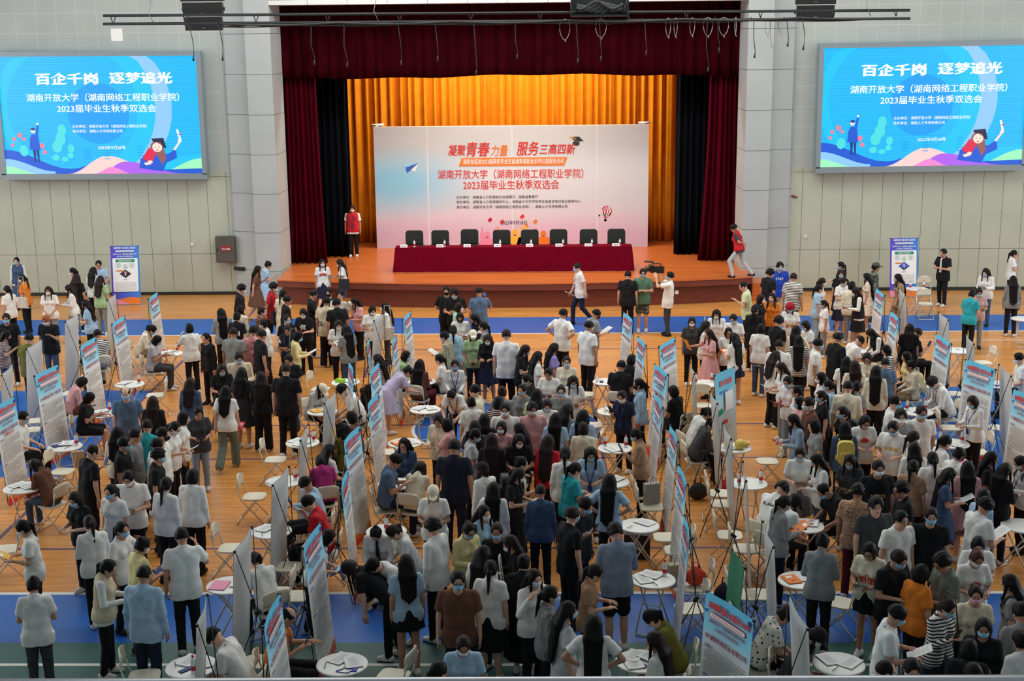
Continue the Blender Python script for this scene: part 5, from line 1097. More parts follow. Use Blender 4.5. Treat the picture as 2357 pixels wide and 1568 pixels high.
CHAIRS = [
(-8.61,22.71,-1.66,'cream folding chair empty before the table below banner 28'),
(-4.9,23.36,-1.57,'cream folding chair empty left of the two bottle table'),
(-4.87,21.36,-1.57,"cream folding chair empty left of the magenta T-shirt's table"),
(-4.74,19.04,-1.57,'cream folding chair empty left of the blank banner pair'),
(-4.87,14.88,-1.4,'cream folding chair empty at the bottom edge beside the pale blue shirt'),
(-1.8,14.89,-4.97,'cream folding chair empty at the bottom edge near the large white table'),
(-8.34,27.87,-4.54,'cream folding chair empty behind the slate blue polo, left'),
(4.07,23.17,-4.71,'cream folding chair empty facing left by the right crowd'),
(2.96,21.45,-1.66,'cream folding chair empty, upper of two beside crossed black poles'),
(2.94,20.94,-1.66,'cream folding chair empty, lower of two beside crossed black poles'),
(1.91,19.45,-4.71,'cream folding chair empty, upper of two behind the long centre banners'),
(2.03,18.92,-4.71,'cream folding chair empty, lower of two behind the long centre banners'),
(1.98,16.84,-4.63,'cream folding chair empty left of the banner numbered 58'),
(2.75,17.3,-1.66,'cream folding chair empty behind banner 58 among black poles'),
(2.98,17.3,-1.66,'cream folding chair empty behind banner 58, right of another'),
(2.86,19.54,-1.66,'cream folding chair empty left of the seated white T-shirt with cap'),
(3.02,18.98,-1.66,'cream folding chair empty just behind the seated white cap'),
(4.04,17.02,-5.24,'cream folding chair empty left of the cream T-shirt with red print'),
(10.81,37.31,-3.14,'cream folding chair white, before the table by the right blue banner'),
(11.32,39.24,-3.32,'cream folding chair with a dark coat by the right blue banner'),
(10.23,30.41,-4.63,'cream folding chair empty behind the turquoise T-shirt, right'),
(8.84,25.19,-1.66,'cream folding chair empty between banners 72 and 73'),
(7.97,23.66,-4.71,'cream folding chair empty below banner 72'),
(7.9,25.2,-1.66,'cream folding chair empty left of the banner numbered 72'),
(8.73,27.69,-1.66,'cream folding chair empty behind banner 71 beside a dark bag'),
(-10.1,25.3,-4.45,'cream folding chair empty behind the leftmost banner, lower'),
(-10.26,25.94,-4.45,'cream folding chair empty behind the leftmost banner, upper'),
(-10.24,28.05,-4.71,'cream folding chair empty behind the black bob and pink blouse'),
(1.72,21.35,-1.57,'cream folding chair empty behind the tan knitted top'),
(1.76,20.8,-1.57,'cream folding chair carrying a grey paper bag, centre'),
(-3.69,17.39,-4.71,'cream folding chair empty beside the seated white blouse with lanyard'),
(-3.69,18.31,-4.71,'cream folding chair empty right of the tall blank banner'),
(-3.51,15.28,-4.71,'cream folding chair empty behind the white polo at bottom left'),
(-3.37,17.26,-4.71,'cream folding chair empty behind the orange T-shirt and bald head'),
(-2.87,23.78,-1.57,'cream folding chair empty left of the dark denim blouse'),
(-4.87,28.32,-1.75,'cream folding chair empty left of the lime green box table'),
(0.94,27.79,-4.71,"cream folding chair empty left of the seated black T-shirt's table"),
(1.01,25.48,-4.71,"cream folding chair empty left of the navy denim shirt's table"),
(3.32,26.89,-3.14,'cream folding chair empty in front of the two bottle table, centre'),
(2.64,25.76,-1.57,'cream folding chair empty left of the round black bob, upper'),
(2.14,17.57,-4.71,'cream folding chair carrying a bright orange plastic bag'),
(-8.16,19.01,-4.45,'cream folding chair empty at the left edge below the leftmost banner'),
(8.28,28.34,-4.71,'cream folding chair empty behind the cream sweater, right'),
(-13.4,39.96,-3.14,'cream folding chair under person in pale blue shirt and glasses seated'),
(-10.27,30.14,-5.76,'cream folding chair under person in black and white striped T-shirt seated'),
(-9.72,31.42,-1.48,'cream folding chair under person in cream jacket with lanyard seated at a table'),
(-9.02,29.94,-1.48,'cream folding chair under person in light grey shirt with bobbed hair'),
(-3.43,27.88,-5.06,'cream folding chair under person in striped top and blue mask seated'),
(-3.03,28.18,-1.66,'cream folding chair under person in sage jacket and blue mask seated'),
(-2.6,27.37,-0.35,'cream folding chair under person in brown patterned cardigan seated behind an edge-on banner'),
(-2.11,27.98,-4.8,'cream folding chair under person in white blouse with a red hair'),
(-1.84,27.56,-3.14,'cream folding chair under person in white shirt, blue lanyard and blue'),
(1.6,26.78,-0.35,'cream folding chair under person in black T-shirt seated with his back'),
(1.85,27.68,-0.7,'cream folding chair under person in black top with round dark hair'),
(6.81,29.43,-1.31,'cream folding chair under person in white T-shirt bending over a table to write, right'),
(7.95,30.7,-4.45,'cream folding chair under person in black pinafore over white seated writing'),
(8.36,29.83,-1.22,'cream folding chair under person in black T-shirt seated looking at a phone'),
(7.84,27.89,-4.54,'cream folding chair under person in yellow pinafore with bobbed hair seated facing left'),
(10.06,27.43,-4.8,'cream folding chair under person in white T-shirt and white mask seated'),
(-9.72,26.36,-1.05,'cream folding chair under person in pink blouse with black bob seated'),
(-8.96,24.99,-1.4,'cream folding chair under person in black shorts seated with crossed legs'),
(-8.15,21,-5.06,'cream folding chair under person in dark brown top and jeans seated'),
(-9.56,23.33,-1.48,'cream folding chair under person in white shirt and glasses seated behind'),
(-4.64,26.02,-2.27,'cream folding chair under person in pale grey shirt and beige cap seated writing'),
(-3.6,25.56,-4.54,'cream folding chair under person in white T-shirt leaning over a table'),
(-3.39,23.47,-4.89,'cream folding chair under person in brown jacket and blue mask seated'),
(-3.59,20.97,-5.93,'cream folding chair under person in magenta T-shirt with bobbed hair seated, back turned'),
(-3.65,21.46,-0.79,'cream folding chair under person in white and lilac top with very'),
(-2.56,20.7,-1.48,'cream folding chair under person in blue polo seated gesturing beside a tall banner'),
(-2.33,21.97,-3.49,'cream folding chair under person in dark denim blouse and glasses seated'),
(-2.09,20.61,-0.35,'cream folding chair under person in cream hooded jacket with dark hair'),
(-3.47,22.76,-5.59,'cream folding chair under person in olive green shirt seated behind a grey banner back'),
(2.62,25.12,-5.41,'cream folding chair under person in black top with round bob seated'),
(2.75,23.87,-1.22,'cream folding chair under person in white top with curly ponytail seated behind banner backs'),
(2.76,23.23,-1.4,'cream folding chair under person in charcoal shirt with ponytail seated writing behind banner backs'),
(7.75,27.24,-4.63,'cream folding chair under person in cream sweater and khaki trousers seated facing left'),
(8.05,25.82,-4.63,'cream folding chair under person in white shirt, lanyard and blue mask'),
(-3.48,19.64,-4.63,'cream folding chair under person in pale blue shirt, lanyard and white'),
(-3.24,18.8,-4.63,'cream folding chair under person in red polo seated with a hand on his face'),
(-3.69,16.74,-5.59,'cream folding chair under person in white blouse with ponytail and lanyard seated, back turned'),
(-2.37,18.28,-3.14,'cream folding chair under person in white shirt and dark tie'),
(-1.84,18.12,-4.36,'cream folding chair under person in white shirt bending left over a table, ponytail falling'),
(-3.5,14.36,-4.8,'cream folding chair under person in white polo with blue collar seated'),
(-3.23,14.79,-1.48,'cream folding chair under person in orange T-shirt, bald head and glasses'),
(3.39,19.28,-0.87,'cream folding chair under person in white T-shirt with black script on'),
(3.43,18.78,-1.05,'cream folding chair under person in white T-shirt with black and white cap, seated bending'),
(1.63,15.07,-4.8,'cream folding chair under person in olive green top with cream bow'),
(1.37,14.23,-5.24,'cream folding chair under person in white T-shirt with long hair seated'),
(2.62,15.15,-1.48,'cream folding chair under person in polka dot blouse seated beside the banner numbered 58'),
(2.93,14.76,-1.92,'cream folding chair under person in dark cap and white mask seated'),
(4.61,19.55,-4.45,'cream folding chair under person in black T-shirt with cropped hair and blue'),]
ITEMS = [
('b',-8.6,30.65,0.46,'red-capped water bottle on the table where the red booklet is read'),
('n',-8.64,30.36,-0.35,'black pen on the table where the red booklet is read'),
('P',-8.87,30.47,-0.17,'left white printed sheet on the table where the red booklet is read'),
('P',-8.8,30.64,-0.43,'right white printed sheet on the table where the red booklet is read'),
('b',-8.65,27.72,0.63,'red-capped water bottle on the table behind the bald slate blue polo'),
('n',-8.88,27.5,-0.09,'black pen on the table behind the bald slate blue polo'),
('P',-8.97,27.75,-0.44,'white printed sheet on the table behind the bald slate blue polo'),
('b',-8.6,25.55,0.81,'red-capped water bottle on the table before the pink blouse with black bob'),
('l',-8.9,25.29,0.42,'blue lanyard on the table before the pink blouse with black bob'),
('n',-8.64,25.24,-0.35,'black pen on the table before the pink blouse with black bob'),
('P',-8.75,25.54,-0.75,'white printed sheet on the table before the pink blouse with black bob'),
('V',-8.84,23.29,-0.78,'dark purple booklet on the table below the banner numbered 28'),
('b',-8.51,23.31,0.08,'red-capped water bottle on the table below the banner numbered 28'),
('n',-8.87,23.16,0.61,'left black pen on the table below the banner numbered 28'),
('n',-8.61,23.1,-0.48,'right black pen on the table below the banner numbered 28'),
('P',-8.71,23.4,0.19,'white printed sheet on the table below the banner numbered 28'),
('n',-8.72,20.82,-0.18,"black pen on the table under the dark brown top's writing arm"),
('P',-8.73,21.09,-0.62,"left white printed sheet on the table under the dark brown top's writing arm"),
('P',-8.5,21.03,-0.71,"right white printed sheet on the table under the dark brown top's writing arm"),
('n',-11.06,30.36,0.8,'black pen on the table between two blank banner backs, far left'),
('P',-10.79,30.54,0.44,'white printed sheet on the table between two blank banner backs, far left'),
('n',-4.19,18.81,0.29,'black pen on the table half covered by the tallest blank banner back'),
('P',-4.19,19.07,-0.43,'left white printed sheet on the table half covered by the tallest blank banner back'),
('P',-3.98,19.07,0.58,'right white printed sheet on the table half covered by the tallest blank banner back'),
('b',-4.14,21.34,-0.63,'red-capped water bottle on the table left of the magenta T-shirt'),
('P',-4.44,21.23,-0.77,'white printed sheet on the table left of the magenta T-shirt'),
('b',-4.34,23.66,0.37,'left red-capped water bottle on the table below the very large black T-shirt'),
('b',-4.19,23.5,0.83,'right red-capped water bottle on the table below the very large black T-shirt'),
('n',-4.24,23.33,-0.07,'black pen on the table below the very large black T-shirt'),
('P',-4.5,23.53,-0.45,'left white printed sheet on the table below the very large black T-shirt'),
('P',-4.4,23.33,-0.52,'right white printed sheet on the table below the very large black T-shirt'),
('Y',-4.48,25.52,0.66,"yellow leaflet on the table under the beige cap's writing hand"),
('P',-4.23,25.58,-0.23,"white printed sheet on the table under the beige cap's writing hand"),
('k',-4.32,27.74,-0.53,'lime green tissue box on the table with a lime green tissue box'),
('P',-4.09,27.85,-0.13,'white printed sheet on the table with a lime green tissue box'),
('R',-2.45,27.88,0.11,'red booklet on the table beside the white blouse with red hair clip'),
('P',-2.66,27.75,-0.06,'white printed sheet on the table beside the white blouse with red hair clip'),
('n',-2.42,25.45,-0.23,'black pen on the table touched by the lavender dress'),
('P',-2.43,25.69,-0.64,'left white printed sheet on the table touched by the lavender dress'),
('P',-2.2,25.68,0.28,'right white printed sheet on the table touched by the lavender dress'),
('O',-2.62,23.34,0.63,'orange brochure on the table above the dark denim blouse'),
('P',-2.38,23.44,0.33,'white printed sheet on the table above the dark denim blouse'),
('F',-2.36,21.03,0.29,'dark mobile phone on the table between the blue polo and cream hooded jacket'),
('O',-2.55,21.12,-0.44,'orange brochure on the table between the blue polo and cream hooded jacket'),
('P',-2.49,21.26,0.79,'left white printed sheet on the table between the blue polo and cream hooded jacket'),
('P',-2.3,21.15,0.36,'right white printed sheet on the table between the blue polo and cream hooded jacket'),
('b',-2.35,18.98,-0.88,'red-capped water bottle on the table under the bowed white shirt and dark tie'),
('W',-4.39,16.93,-0.1,'pink paper folder on the table left of the blank banner at lower left'),
('P',-4.14,17.01,-0.04,'white printed sheet on the table left of the blank banner at lower left'),
('F',-4.22,14.45,-0.7,'dark mobile phone on the table at the bottom left before the white polo'),
('b',-4.1,14.38,-0.21,'red-capped water bottle on the table at the bottom left before the white polo'),
('n',-4.37,14.58,0.37,'black pen on the table at the bottom left before the white polo'),
('P',-4.23,14.69,-0.38,'left white printed sheet on the table at the bottom left before the white polo'),
('P',-4.05,14.63,0.55,'right white printed sheet on the table at the bottom left before the white polo'),
('l',-2.32,14.44,-0.08,'blue lanyard on the table before the orange T-shirt and bald head'),
('n',-2.58,14.55,-0.01,'black pen on the table before the orange T-shirt and bald head'),
('P',-2.43,14.75,-0.54,'left white printed sheet on the table before the orange T-shirt and bald head'),
('P',-2.26,14.65,0.29,'right white printed sheet on the table before the orange T-shirt and bald head'),
('F',1.27,27.68,0.02,"dark mobile phone on the table left of the black T-shirt's seated back"),
('b',1.56,27.83,0.51,"red-capped water bottle on the table left of the black T-shirt's seated back"),
('P',1.39,25.45,0.34,'white printed sheet on the table left of the navy denim shirt'),
('b',1.13,23.15,-0.04,'left red-capped water bottle on the table left of the tan knitted top'),
('b',1.5,23.08,0.34,'right red-capped water bottle on the table left of the tan knitted top'),
('P',1.25,22.93,0.53,'white printed sheet on the table left of the tan knitted top'),
('P',1.01,21.22,0.9,'left white printed sheet on the table behind the long ponytail in light blue'),
('P',1.23,21.31,-0.65,'right white printed sheet on the table behind the long ponytail in light blue'),
('n',1.31,19.06,-0.75,'black pen on the table at the foot of the long centre banners'),
('P',1.55,19.28,0.81,'white printed sheet on the table at the foot of the long centre banners'),
('b',1.67,17.25,0.61,'red-capped water bottle on the table with a newspaper, right of the long grey shirt'),
('n',1.51,16.94,0.46,'black pen on the table with a newspaper, right of the long grey shirt'),
('P',1.37,17.12,0.31,'left white printed sheet on the table with a newspaper, right of the long grey shirt'),
('P',1.48,17.27,0.9,'right white printed sheet on the table with a newspaper, right of the long grey shirt'),
('F',1.16,14.58,0.82,'dark mobile phone on the table where the olive green top writes'),
('P',1.06,14.62,0.25,'left white printed sheet on the table where the olive green top writes'),
('P',1.08,14.81,-0.51,'middle white printed sheet on the table where the olive green top writes'),
('P',1.28,14.75,0.77,'right white printed sheet on the table where the olive green top writes'),
('b',3.25,27.51,0.18,'left red-capped water bottle on the table before the pink polo dress'),
('b',3.61,27.66,-0.54,'right red-capped water bottle on the table before the pink polo dress'),
('P',3.43,23.05,0.36,'white printed sheet on the table carrying the yellow pomelo'),
('b',3.23,21.02,-0.58,'left red-capped water bottle on the table behind edge-on banner backs, right of centre'),
('b',3.6,21.13,-0.66,'right red-capped water bottle on the table behind edge-on banner backs, right of centre'),
('F',3.92,19.04,-0.28,'dark mobile phone on the table where the grey shirt holds orange sheets'),
('N',4.05,19.23,-0.28,'white brochure on the table where the grey shirt holds orange sheets'),
('O',3.81,19.22,-0.38,'orange brochure on the table where the grey shirt holds orange sheets'),
('O',3.37,17.1,0.28,'orange brochure on the table left of the grey shirt with hair clip'),
('P',3.62,17.16,-0.38,'white printed sheet on the table left of the grey shirt with hair clip'),
('n',3.4,14.46,-0.7,'black pen on the table at the bottom right beside the dark cap'),
('P',3.38,14.73,0.33,'left white printed sheet on the table at the bottom right beside the dark cap'),
('P',3.61,14.64,-0.7,'right white printed sheet on the table at the bottom right beside the dark cap'),
('b',10.54,37.95,0.72,'left red-capped water bottle on the table beside the right blue banner'),
('b',10.94,38.01,-0.52,'right red-capped water bottle on the table beside the right blue banner'),
('b',7.41,30.56,0.24,'red-capped water bottle on the table between white T-shirt and black pinafore writing'),
('P',7.13,30.39,-0.4,'white printed sheet on the table between white T-shirt and black pinafore writing'),
('n',9.62,30.42,0.15,'black pen on the table behind banner 71 on the right'),
('F',7.28,25.2,0.84,'dark mobile phone on the table where the white shirt leans, left of banner 72'),
('b',7.13,25.41,0.66,'left red-capped water bottle on the table where the white shirt leans, left of banner 72'),
('b',7.49,25.41,0.45,'right red-capped water bottle on the table where the white shirt leans, left of banner 72'),
('b',7.17,23.32,0.75,'left red-capped water bottle on the table at the foot of banner 72'),
('b',7.56,23.31,0.87,'right red-capped water bottle on the table at the foot of banner 72'),
('P',7.38,23.13,0.68,'white printed sheet on the table at the foot of banner 72'),
('l',9.38,27.25,-0.78,'blue lanyard on the table behind the banner numbered 72'),
('P',9.66,27.43,-0.13,'white printed sheet on the table behind the banner numbered 72'),]
FRUIT = (3.44,23.06)
BAGS = [('p', 'paper_bag', 'bag_grey', 1.79, 20.93, 0.45, 0.26, 0.36, 'grey paper bag standing on a cream chair, centre'),
('s', 'plastic_bag', 'bag_orange', 2.13, 17.6, 0.45, 0.15, 0, 'bright orange plastic bag on a cream chair'),
('p', 'paper_bag', 'bag_kraft', 1.85, 17.57, 0.45, 0.22, 0.34, 'beige paper bag beside the orange plastic bag'),
('s', 'backpack', 'bag_black', 2.72, 22.38, 0.0, 0.17, 0, 'black bag on the floor under the crossed black poles'),
('s', 'plastic_bag', 'bag_red', 3.21, 22.72, 0.0, 0.13, 0, 'red bag on the floor beside the crossed black poles'),
('s', 'handbag', 'bag_black', 2.62, 18.06, 0.0, 0.16, 0, 'black bag behind the banner numbered 58'),
('p', 'briefcase', 'bag_black', 1.47, 19.7, 0.0, 0.4, 0.4, 'black case on the floor under the long centre banners'),
('s', 'handbag', 'bag_kraft', 2.83, 24.53, 0.45, 0.17, 0, 'beige handbag beside the seated white curly ponytail'),
('p', 'paper_bag', 'bag_kraft', -8.88, 24.36, 0.0, 0.22, 0.3, 'brown paper bag on the floor beside the cropped black hair'),
('s', 'backpack', 'bag_black', 8.6, 27.46, 0.0, 0.17, 0, 'black backpack on the floor left of banner 72')]

# ---- figure geometry: signed distance fields meshed by surface nets ----
def _u(v):
    v = np.asarray(v, float); return v / (np.linalg.norm(v) or 1)

class Vox:
    def __init__(s, lo, hi, h=.017, fine=None, hf=.0095):
        ax = []
        for i in range(3):
            a = list(np.arange(lo[i], hi[i] + h, h))
            if fine is not None:
                f0, f1 = max(fine[0][i], lo[i]), min(fine[1][i], hi[i])
                a = [t for t in a if t < f0 - h * .5 or t > f1 + h * .5] + list(np.arange(f0, f1 + hf * .5, hf))
                a.sort()
            ax.append(np.array(a))
        s.ax = ax
        s.F = np.full([len(a) for a in ax], .3)

    def blk(s, lo, hi):
        sl = tuple(slice(max(np.searchsorted(s.ax[i], lo[i]) - 1, 0), np.searchsorted(s.ax[i], hi[i]) + 1) for i in range(3))
        X, Y, Z = s.ax[0][sl[0]][:, None, None], s.ax[1][sl[1]][None, :, None], s.ax[2][sl[2]][None, None, :]
        return sl, X, Y, Z

    def put(s, sl, d, k):
        b = s.F[sl]
        if b.size == 0: return
        if k <= 0: s.F[sl] = np.minimum(b, d); return
        h = np.clip(.5 + .5 * (b - d) / k, 0, 1)
        s.F[sl] = b * (1 - h) + d * h - k * h * (1 - h)

    def cone(s, a, b, r1, r2, k=.03, sub=False):
        a, b = np.asarray(a, float), np.asarray(b, float)
        m = max(r1, r2) + k + .03
        sl, X, Y, Z = s.blk(np.minimum(a, b) - m, np.maximum(a, b) + m)
        if s.F[sl].size == 0: return
        d = b - a; L = max(d @ d, 1e-9)
        px, py, pz = X - a[0], Y - a[1], Z - a[2]
        t = np.clip((px * d[0] + py * d[1] + pz * d[2]) / L, 0, 1)
        q = np.sqrt((px - t * d[0]) ** 2 + (py - t * d[1]) ** 2 + (pz - t * d[2]) ** 2) - (r1 + (r2 - r1) * t)
        if sub: s.F[sl] = np.maximum(s.F[sl], -q)
        else: s.put(sl, q, k)

    def ell(s, c, r, R=None, k=.02, sub=False):
        c, r = np.asarray(c, float), np.asarray(r, float)
        m = r.max() + k + .03
        sl, X, Y, Z = s.blk(c - m, c + m)
        if s.F[sl].size == 0: return
        px, py, pz = X - c[0], Y - c[1], Z - c[2]
        if R is not None:
            px, py, pz = [px * R[0, i] + py * R[1, i] + pz * R[2, i] for i in range(3)]
        k0 = np.sqrt((px / r[0]) ** 2 + (py / r[1]) ** 2 + (pz / r[2]) ** 2) + 1e-9
        k1 = np.sqrt((px / r[0] ** 2) ** 2 + (py / r[1] ** 2) ** 2 + (pz / r[2] ** 2) ** 2) + 1e-9
        q = k0 * (k0 - 1) / k1
        if sub: s.F[sl] = np.maximum(s.F[sl], -q)
        else: s.put(sl, q, k)

    def cut(s, p, n, box=None):      # keep the side n points away from
        p, n = np.asarray(p, float), _u(n)
        X, Y, Z = s.ax[0][:, None, None], s.ax[1][None, :, None], s.ax[2][None, None, :]
        s.F = np.maximum(s.F, (X - p[0]) * n[0] + (Y - p[1]) * n[1] + (Z - p[2]) * n[2])

    def folds(s, amp, fx=38., fz=17.):
        X, Y, Z = s.ax[0][:, None, None], s.ax[1][None, :, None], s.ax[2][None, None, :]
        s.F = s.F + amp * np.sin(fx * X + 5 * np.sin(9 * Z) + 8 * Y) * np.sin(fz * Z + 3 * np.sin(14 * X) + 6 * Y)

    def mesh(s):
        F, ax = s.F, s.ax
        S = F < 0
        n = np.array(F.shape)
        c = np.zeros(n - 1, int)
        for i in (0, 1):
            for j in (0, 1):
                for k in (0, 1):
                    c += S[i:n[0] - 1 + i, j:n[1] - 1 + j, k:n[2] - 1 + k]
        act = (c > 0) & (c < 8)
        I = np.argwhere(act)
        idx = np.full(n - 1, -1, int); idx[act] = np.arange(len(I))
        acc = np.zeros((len(I), 3)); cnt = np.zeros(len(I))
        co = [(i, j, k) for i in (0, 1) for j in (0, 1) for k in (0, 1)]
        def P(o): return np.stack([ax[d][I[:, d] + o[d]] for d in range(3)], 1)
        def V(o): return F[I[:, 0] + o[0], I[:, 1] + o[1], I[:, 2] + o[2]]
        for a in co:
            for d in range(3):
                if a[d]: continue
                b = list(a); b[d] = 1
                fa, fb = V(a), V(b)
                m = (fa < 0) != (fb < 0)
                t = np.where(m, fa / np.where(m, fa - fb, 1), 0)[:, None]
                p = P(a) * (1 - t) + P(b) * t
                acc += p * m[:, None]; cnt += m
        vs = acc / np.maximum(cnt, 1)[:, None]
        qs = []
        for d in range(3):
            e, f = (d + 1) % 3, (d + 2) % 3
            A = [slice(None)] * 3; B = [slice(None)] * 3
            A[d] = slice(0, -1); B[d] = slice(1, None)
            for g in (e, f): A[g] = slice(1, -1); B[g] = slice(1, -1)
            sa, sb = S[tuple(A)], S[tuple(B)]
            for flip in (False, True):
                K = np.argwhere(sa & ~sb if not flip else ~sa & sb)
                if not len(K): continue
                K[:, e] += 1; K[:, f] += 1
                def cell(oe, of):
                    q = K.copy(); q[:, e] -= oe; q[:, f] -= of
                    return idx[q[:, 0], q[:, 1], q[:, 2]]
                quad = np.stack([cell(1, 1), cell(0, 1), cell(0, 0), cell(1, 0)], 1)
                qs.append(quad[:, ::-1] if flip else quad)
        return vs, (np.concatenate(qs) if qs else np.zeros((0, 4), int))

def rotx(a):
    c, s = np.cos(a), np.sin(a); return np.array([[1, 0, 0], [0, c, -s], [0, s, c]])
def rotz(a):
    c, s = np.cos(a), np.sin(a); return np.array([[c, -s, 0], [s, c, 0], [0, 0, 1.]])

# arm presets: (upper arm direction, forearm direction), x = outward, y = forward, z = up
ARM = dict(d=((.16, -.03, -1), (.06, .16, -1)), h=((.2, .16, -1), (-.42, .9, .12)), p=((.12, .3, -1), (-.3, .75, .6)),
           f=((.16, .1, -1), (-.55, .55, -.6)), c=((.22, .28, -1), (-.95, .4, .1)), b=((.3, -.35, -1), (-.85, -.3, -.3)),
           k=((.75, -.25, -.8), (-.8, .25, -.55)), e=((.35, .45, -.75), (-.42, .25, .95)), w=((.15, .45, -.8), (-.3, .95, -.12)),
           x=((.8, .3, -.55), (.75, .45, -.2)), o=((.35, .75, -.15), (-.3, .35, .95)), l=((.12, .2, -1), (-.3, .9, -.25)),
           s=((.1, .3, -1), (.0, .5, -.9)), v=((.12, -.35, -1), (.05, -.05, -1)), g=((.15, .55, -.9), (-.2, .9, .25)))
ARMS = {'': 'dd', 'h': 'hh', 'p': 'pd', 'f': 'ff', 'c': 'cc', 'b': 'bb', 'k': 'kk', 'e': 'ed', 'v': 'oo', 'x': 'xh', 'w': 'ww', 'l': 'll'}
LEAN = {'S': 1, 'Sh': 3, 'Sp': 4, 'W': 4, 'T': 5, 'Tw': 24, 'Tp': 9, 'Te': 16, 'B': 48, 'Bh': 20, 'Bp': 52, 'Wp': 4, 'P': 14, 'Sv': -5}
PITCH = {'S': 6, 'Sh': 24, 'Sp': 22, 'Tw': 30, 'Tp': 26, 'Tl': 8, 'B': 22, 'Bh': 8, 'Bp': 35, 'Sf': 14, 'Sv': -8, 'Te': 10}

def pose(code, g):
    """joints of a 1.70 m figure that stands on z = 0 and faces +y"""
    P = {}; f = g == 'f'
    L = LEAN.get(code, LEAN.get(code[0], 2)); hp = PITCH.get(code, PITCH.get(code[0], 8))
    sit = code[0] == 'T'
    pel = np.array([0, 0, .59 if sit else .92])
    hw = .085 if f else .08
    if sit:
        leg = [((s * hw, .02, .565), (s * .12, .43, .53), (s * .115, .41, .085)) for s in (1, -1)]
    elif code[0] == 'W':
        leg = [((hw, 0, .89), (.09, .17, .5), (.085, .19, .085)), ((-hw, 0, .89), (-.085, -.04, .48), (-.08, -.33, .16))]
    elif code[0] == 'P':
        leg = [((hw, 0, .89), (.1, .28, .52), (.1, .16, .085)), ((-hw, 0, .89), (-.09, -.12, .49), (-.1, -.42, .13))]
    elif code[0] == 'B':
        leg = [((s * hw, -.02, .89), (s * .1, .0, .48), (s * .1, -.05 - .06 * s, .085)) for s in (1, -1)]
    else:
        leg = [((s * hw, 0, .89), (s * .095, .012, .48), (s * .1, -.02 + .03 * s, .085)) for s in (1, -1)]
    P['leg'] = [[np.array(q, float) for q in l] for l in leg]
    Rb = rotx(-np.radians(L))
    up = lambda q: pel + Rb @ (np.array(q, float) - np.array([0, 0, .92]))
    P['up'], P['Rb'], P['pel'] = up, Rb, pel
    sw = .158 if f else .185
    P['sh'] = [up((s * sw, 0, 1.385)) for s in (1, -1)]
    am = ARMS.get(code[1:] or '', 'dd')
    if sit and code[1:] == 'p': am = 'pg'
    if code[0] == 'W': am = 'pv' if code == 'Wp' else 'sv'
    if code == 'Te': am = 'ew'
    if code == 'P': am = 'bb'
    P['arm'] = []
    for i, s in enumerate((1, -1)):
        u, w = ARM[am[i]]
        R = Rb if L < 40 else rotx(-np.radians(L * .25))
        u, w = R @ _u((s * u[0], u[1], u[2])), R @ _u((s * w[0], w[1], w[2]))
        el = P['sh'][i] + u * .285; wr = el + w * .235
        P['arm'].append((P['sh'][i], el, wr, w))
    yaw = np.radians(7)
    Rh = Rb @ rotz(yaw) @ rotx(-np.radians(hp))
    if L > 40: Rh = rotx(-np.radians(L * .75)) @ rotz(yaw) @ rotx(-np.radians(hp))
    nk = up((0, .0, 1.46))
    P['neck'] = nk
    P['hc'] = nk + Rb @ np.array([0, .012, .02]) + Rh @ np.array([0, .022, .095]); P['Rh'] = Rh
    P['crown'] = P['hc'] + np.array([0, 0, .118])
    P['sit'] = sit; P['g'] = g; P['code'] = code; P['lean'] = L
    a = P['arm']
    P['hold'] = (a[0][2] + a[0][3] * .1 + a[1][2] + a[1][3] * .1) / 2 if am[0] == am[1] else a[0][2] + a[0][3] * .11
    return P

def torso(V, P, e=0, k=.03, low=.0, drop=0.):
    up, f = P['up'], P['g'] == 'f'
    hip, ws, ch = (.108, .083, .092) if f else (.1, .094, .104)
    for s in (1, -1):
        V.cone(up((s * .07, 0, .9)), up((s * .052, 0, 1.08)), hip + e + low, ws + e + low, k)
        V.cone(up((s * .052, 0, 1.08)), up((s * (.07 if f else .085), 0, 1.3)), ws + e + low, ch + e, k)
        if drop: V.cone(up((s * .07, 0, .92)), up((s * .072, 0, .92 - drop)), hip + e + low, hip + e + low + .006, k)
        if f: V.ell(up((s * .07, .075, 1.24)), (.06 + e, .055 + e, .06 + e), P['Rb'], .03)
    w = .135 if f else .16
    V.cone(up((-w, -.005, 1.372)), up((0, -.005, 1.392)), .046 + e, .06 + e, k); V.cone(up((w, -.005, 1.372)), up((0, -.005, 1.392)), .046 + e, .06 + e, k)
    V.cone(up((0, -.01, 1.38)), up((0, -.005, 1.44)), .085 + e, .055 + e, .04)

def headf(V, P, e=0, k=.02):
    H, R = P['hc'], P['Rh']
    at = lambda *q: H + R @ np.array(q, float)
    V.ell(at(0, -.01, .018), (.075 + e, .094 + e, .092 + e), R, k)
    V.ell(at(0, .02, -.03), (.06 + e, .07 + e, .088 + e), R, .03)
    return at

def extent(P, pad=.16):
    pts = [P['hc'], P['pel']] + [q for l in P['leg'] for q in l] + [q for a in P['arm'] for q in a[:3]] + [P['pel'] - (0, 0, .05)]
    pts = np.array(pts); lo, hi = pts.min(0) - pad, pts.max(0) + pad
    lo[2] = min(lo[2], -.01)
    return lo, hi

def mk(name, vs, fs, mats=None, smooth=True):
    me = bpy.data.meshes.new(name)
    vs = np.asarray(vs, np.float32); fs = np.asarray(fs, np.int32); n, m = fs.shape if len(fs) else (0, 4)
    me.vertices.add(len(vs)); me.vertices.foreach_set('co', vs.ravel())
    me.loops.add(n * m); me.loops.foreach_set('vertex_index', fs.ravel())
    me.polygons.add(n); me.polygons.foreach_set('loop_start', np.arange(n, dtype=np.int32) * m)
    if smooth: me.polygons.foreach_set('use_smooth', np.ones(n, bool))
    for q in mats or []: me.materials.append(q)
    me.update(calc_edges=True)
    return me

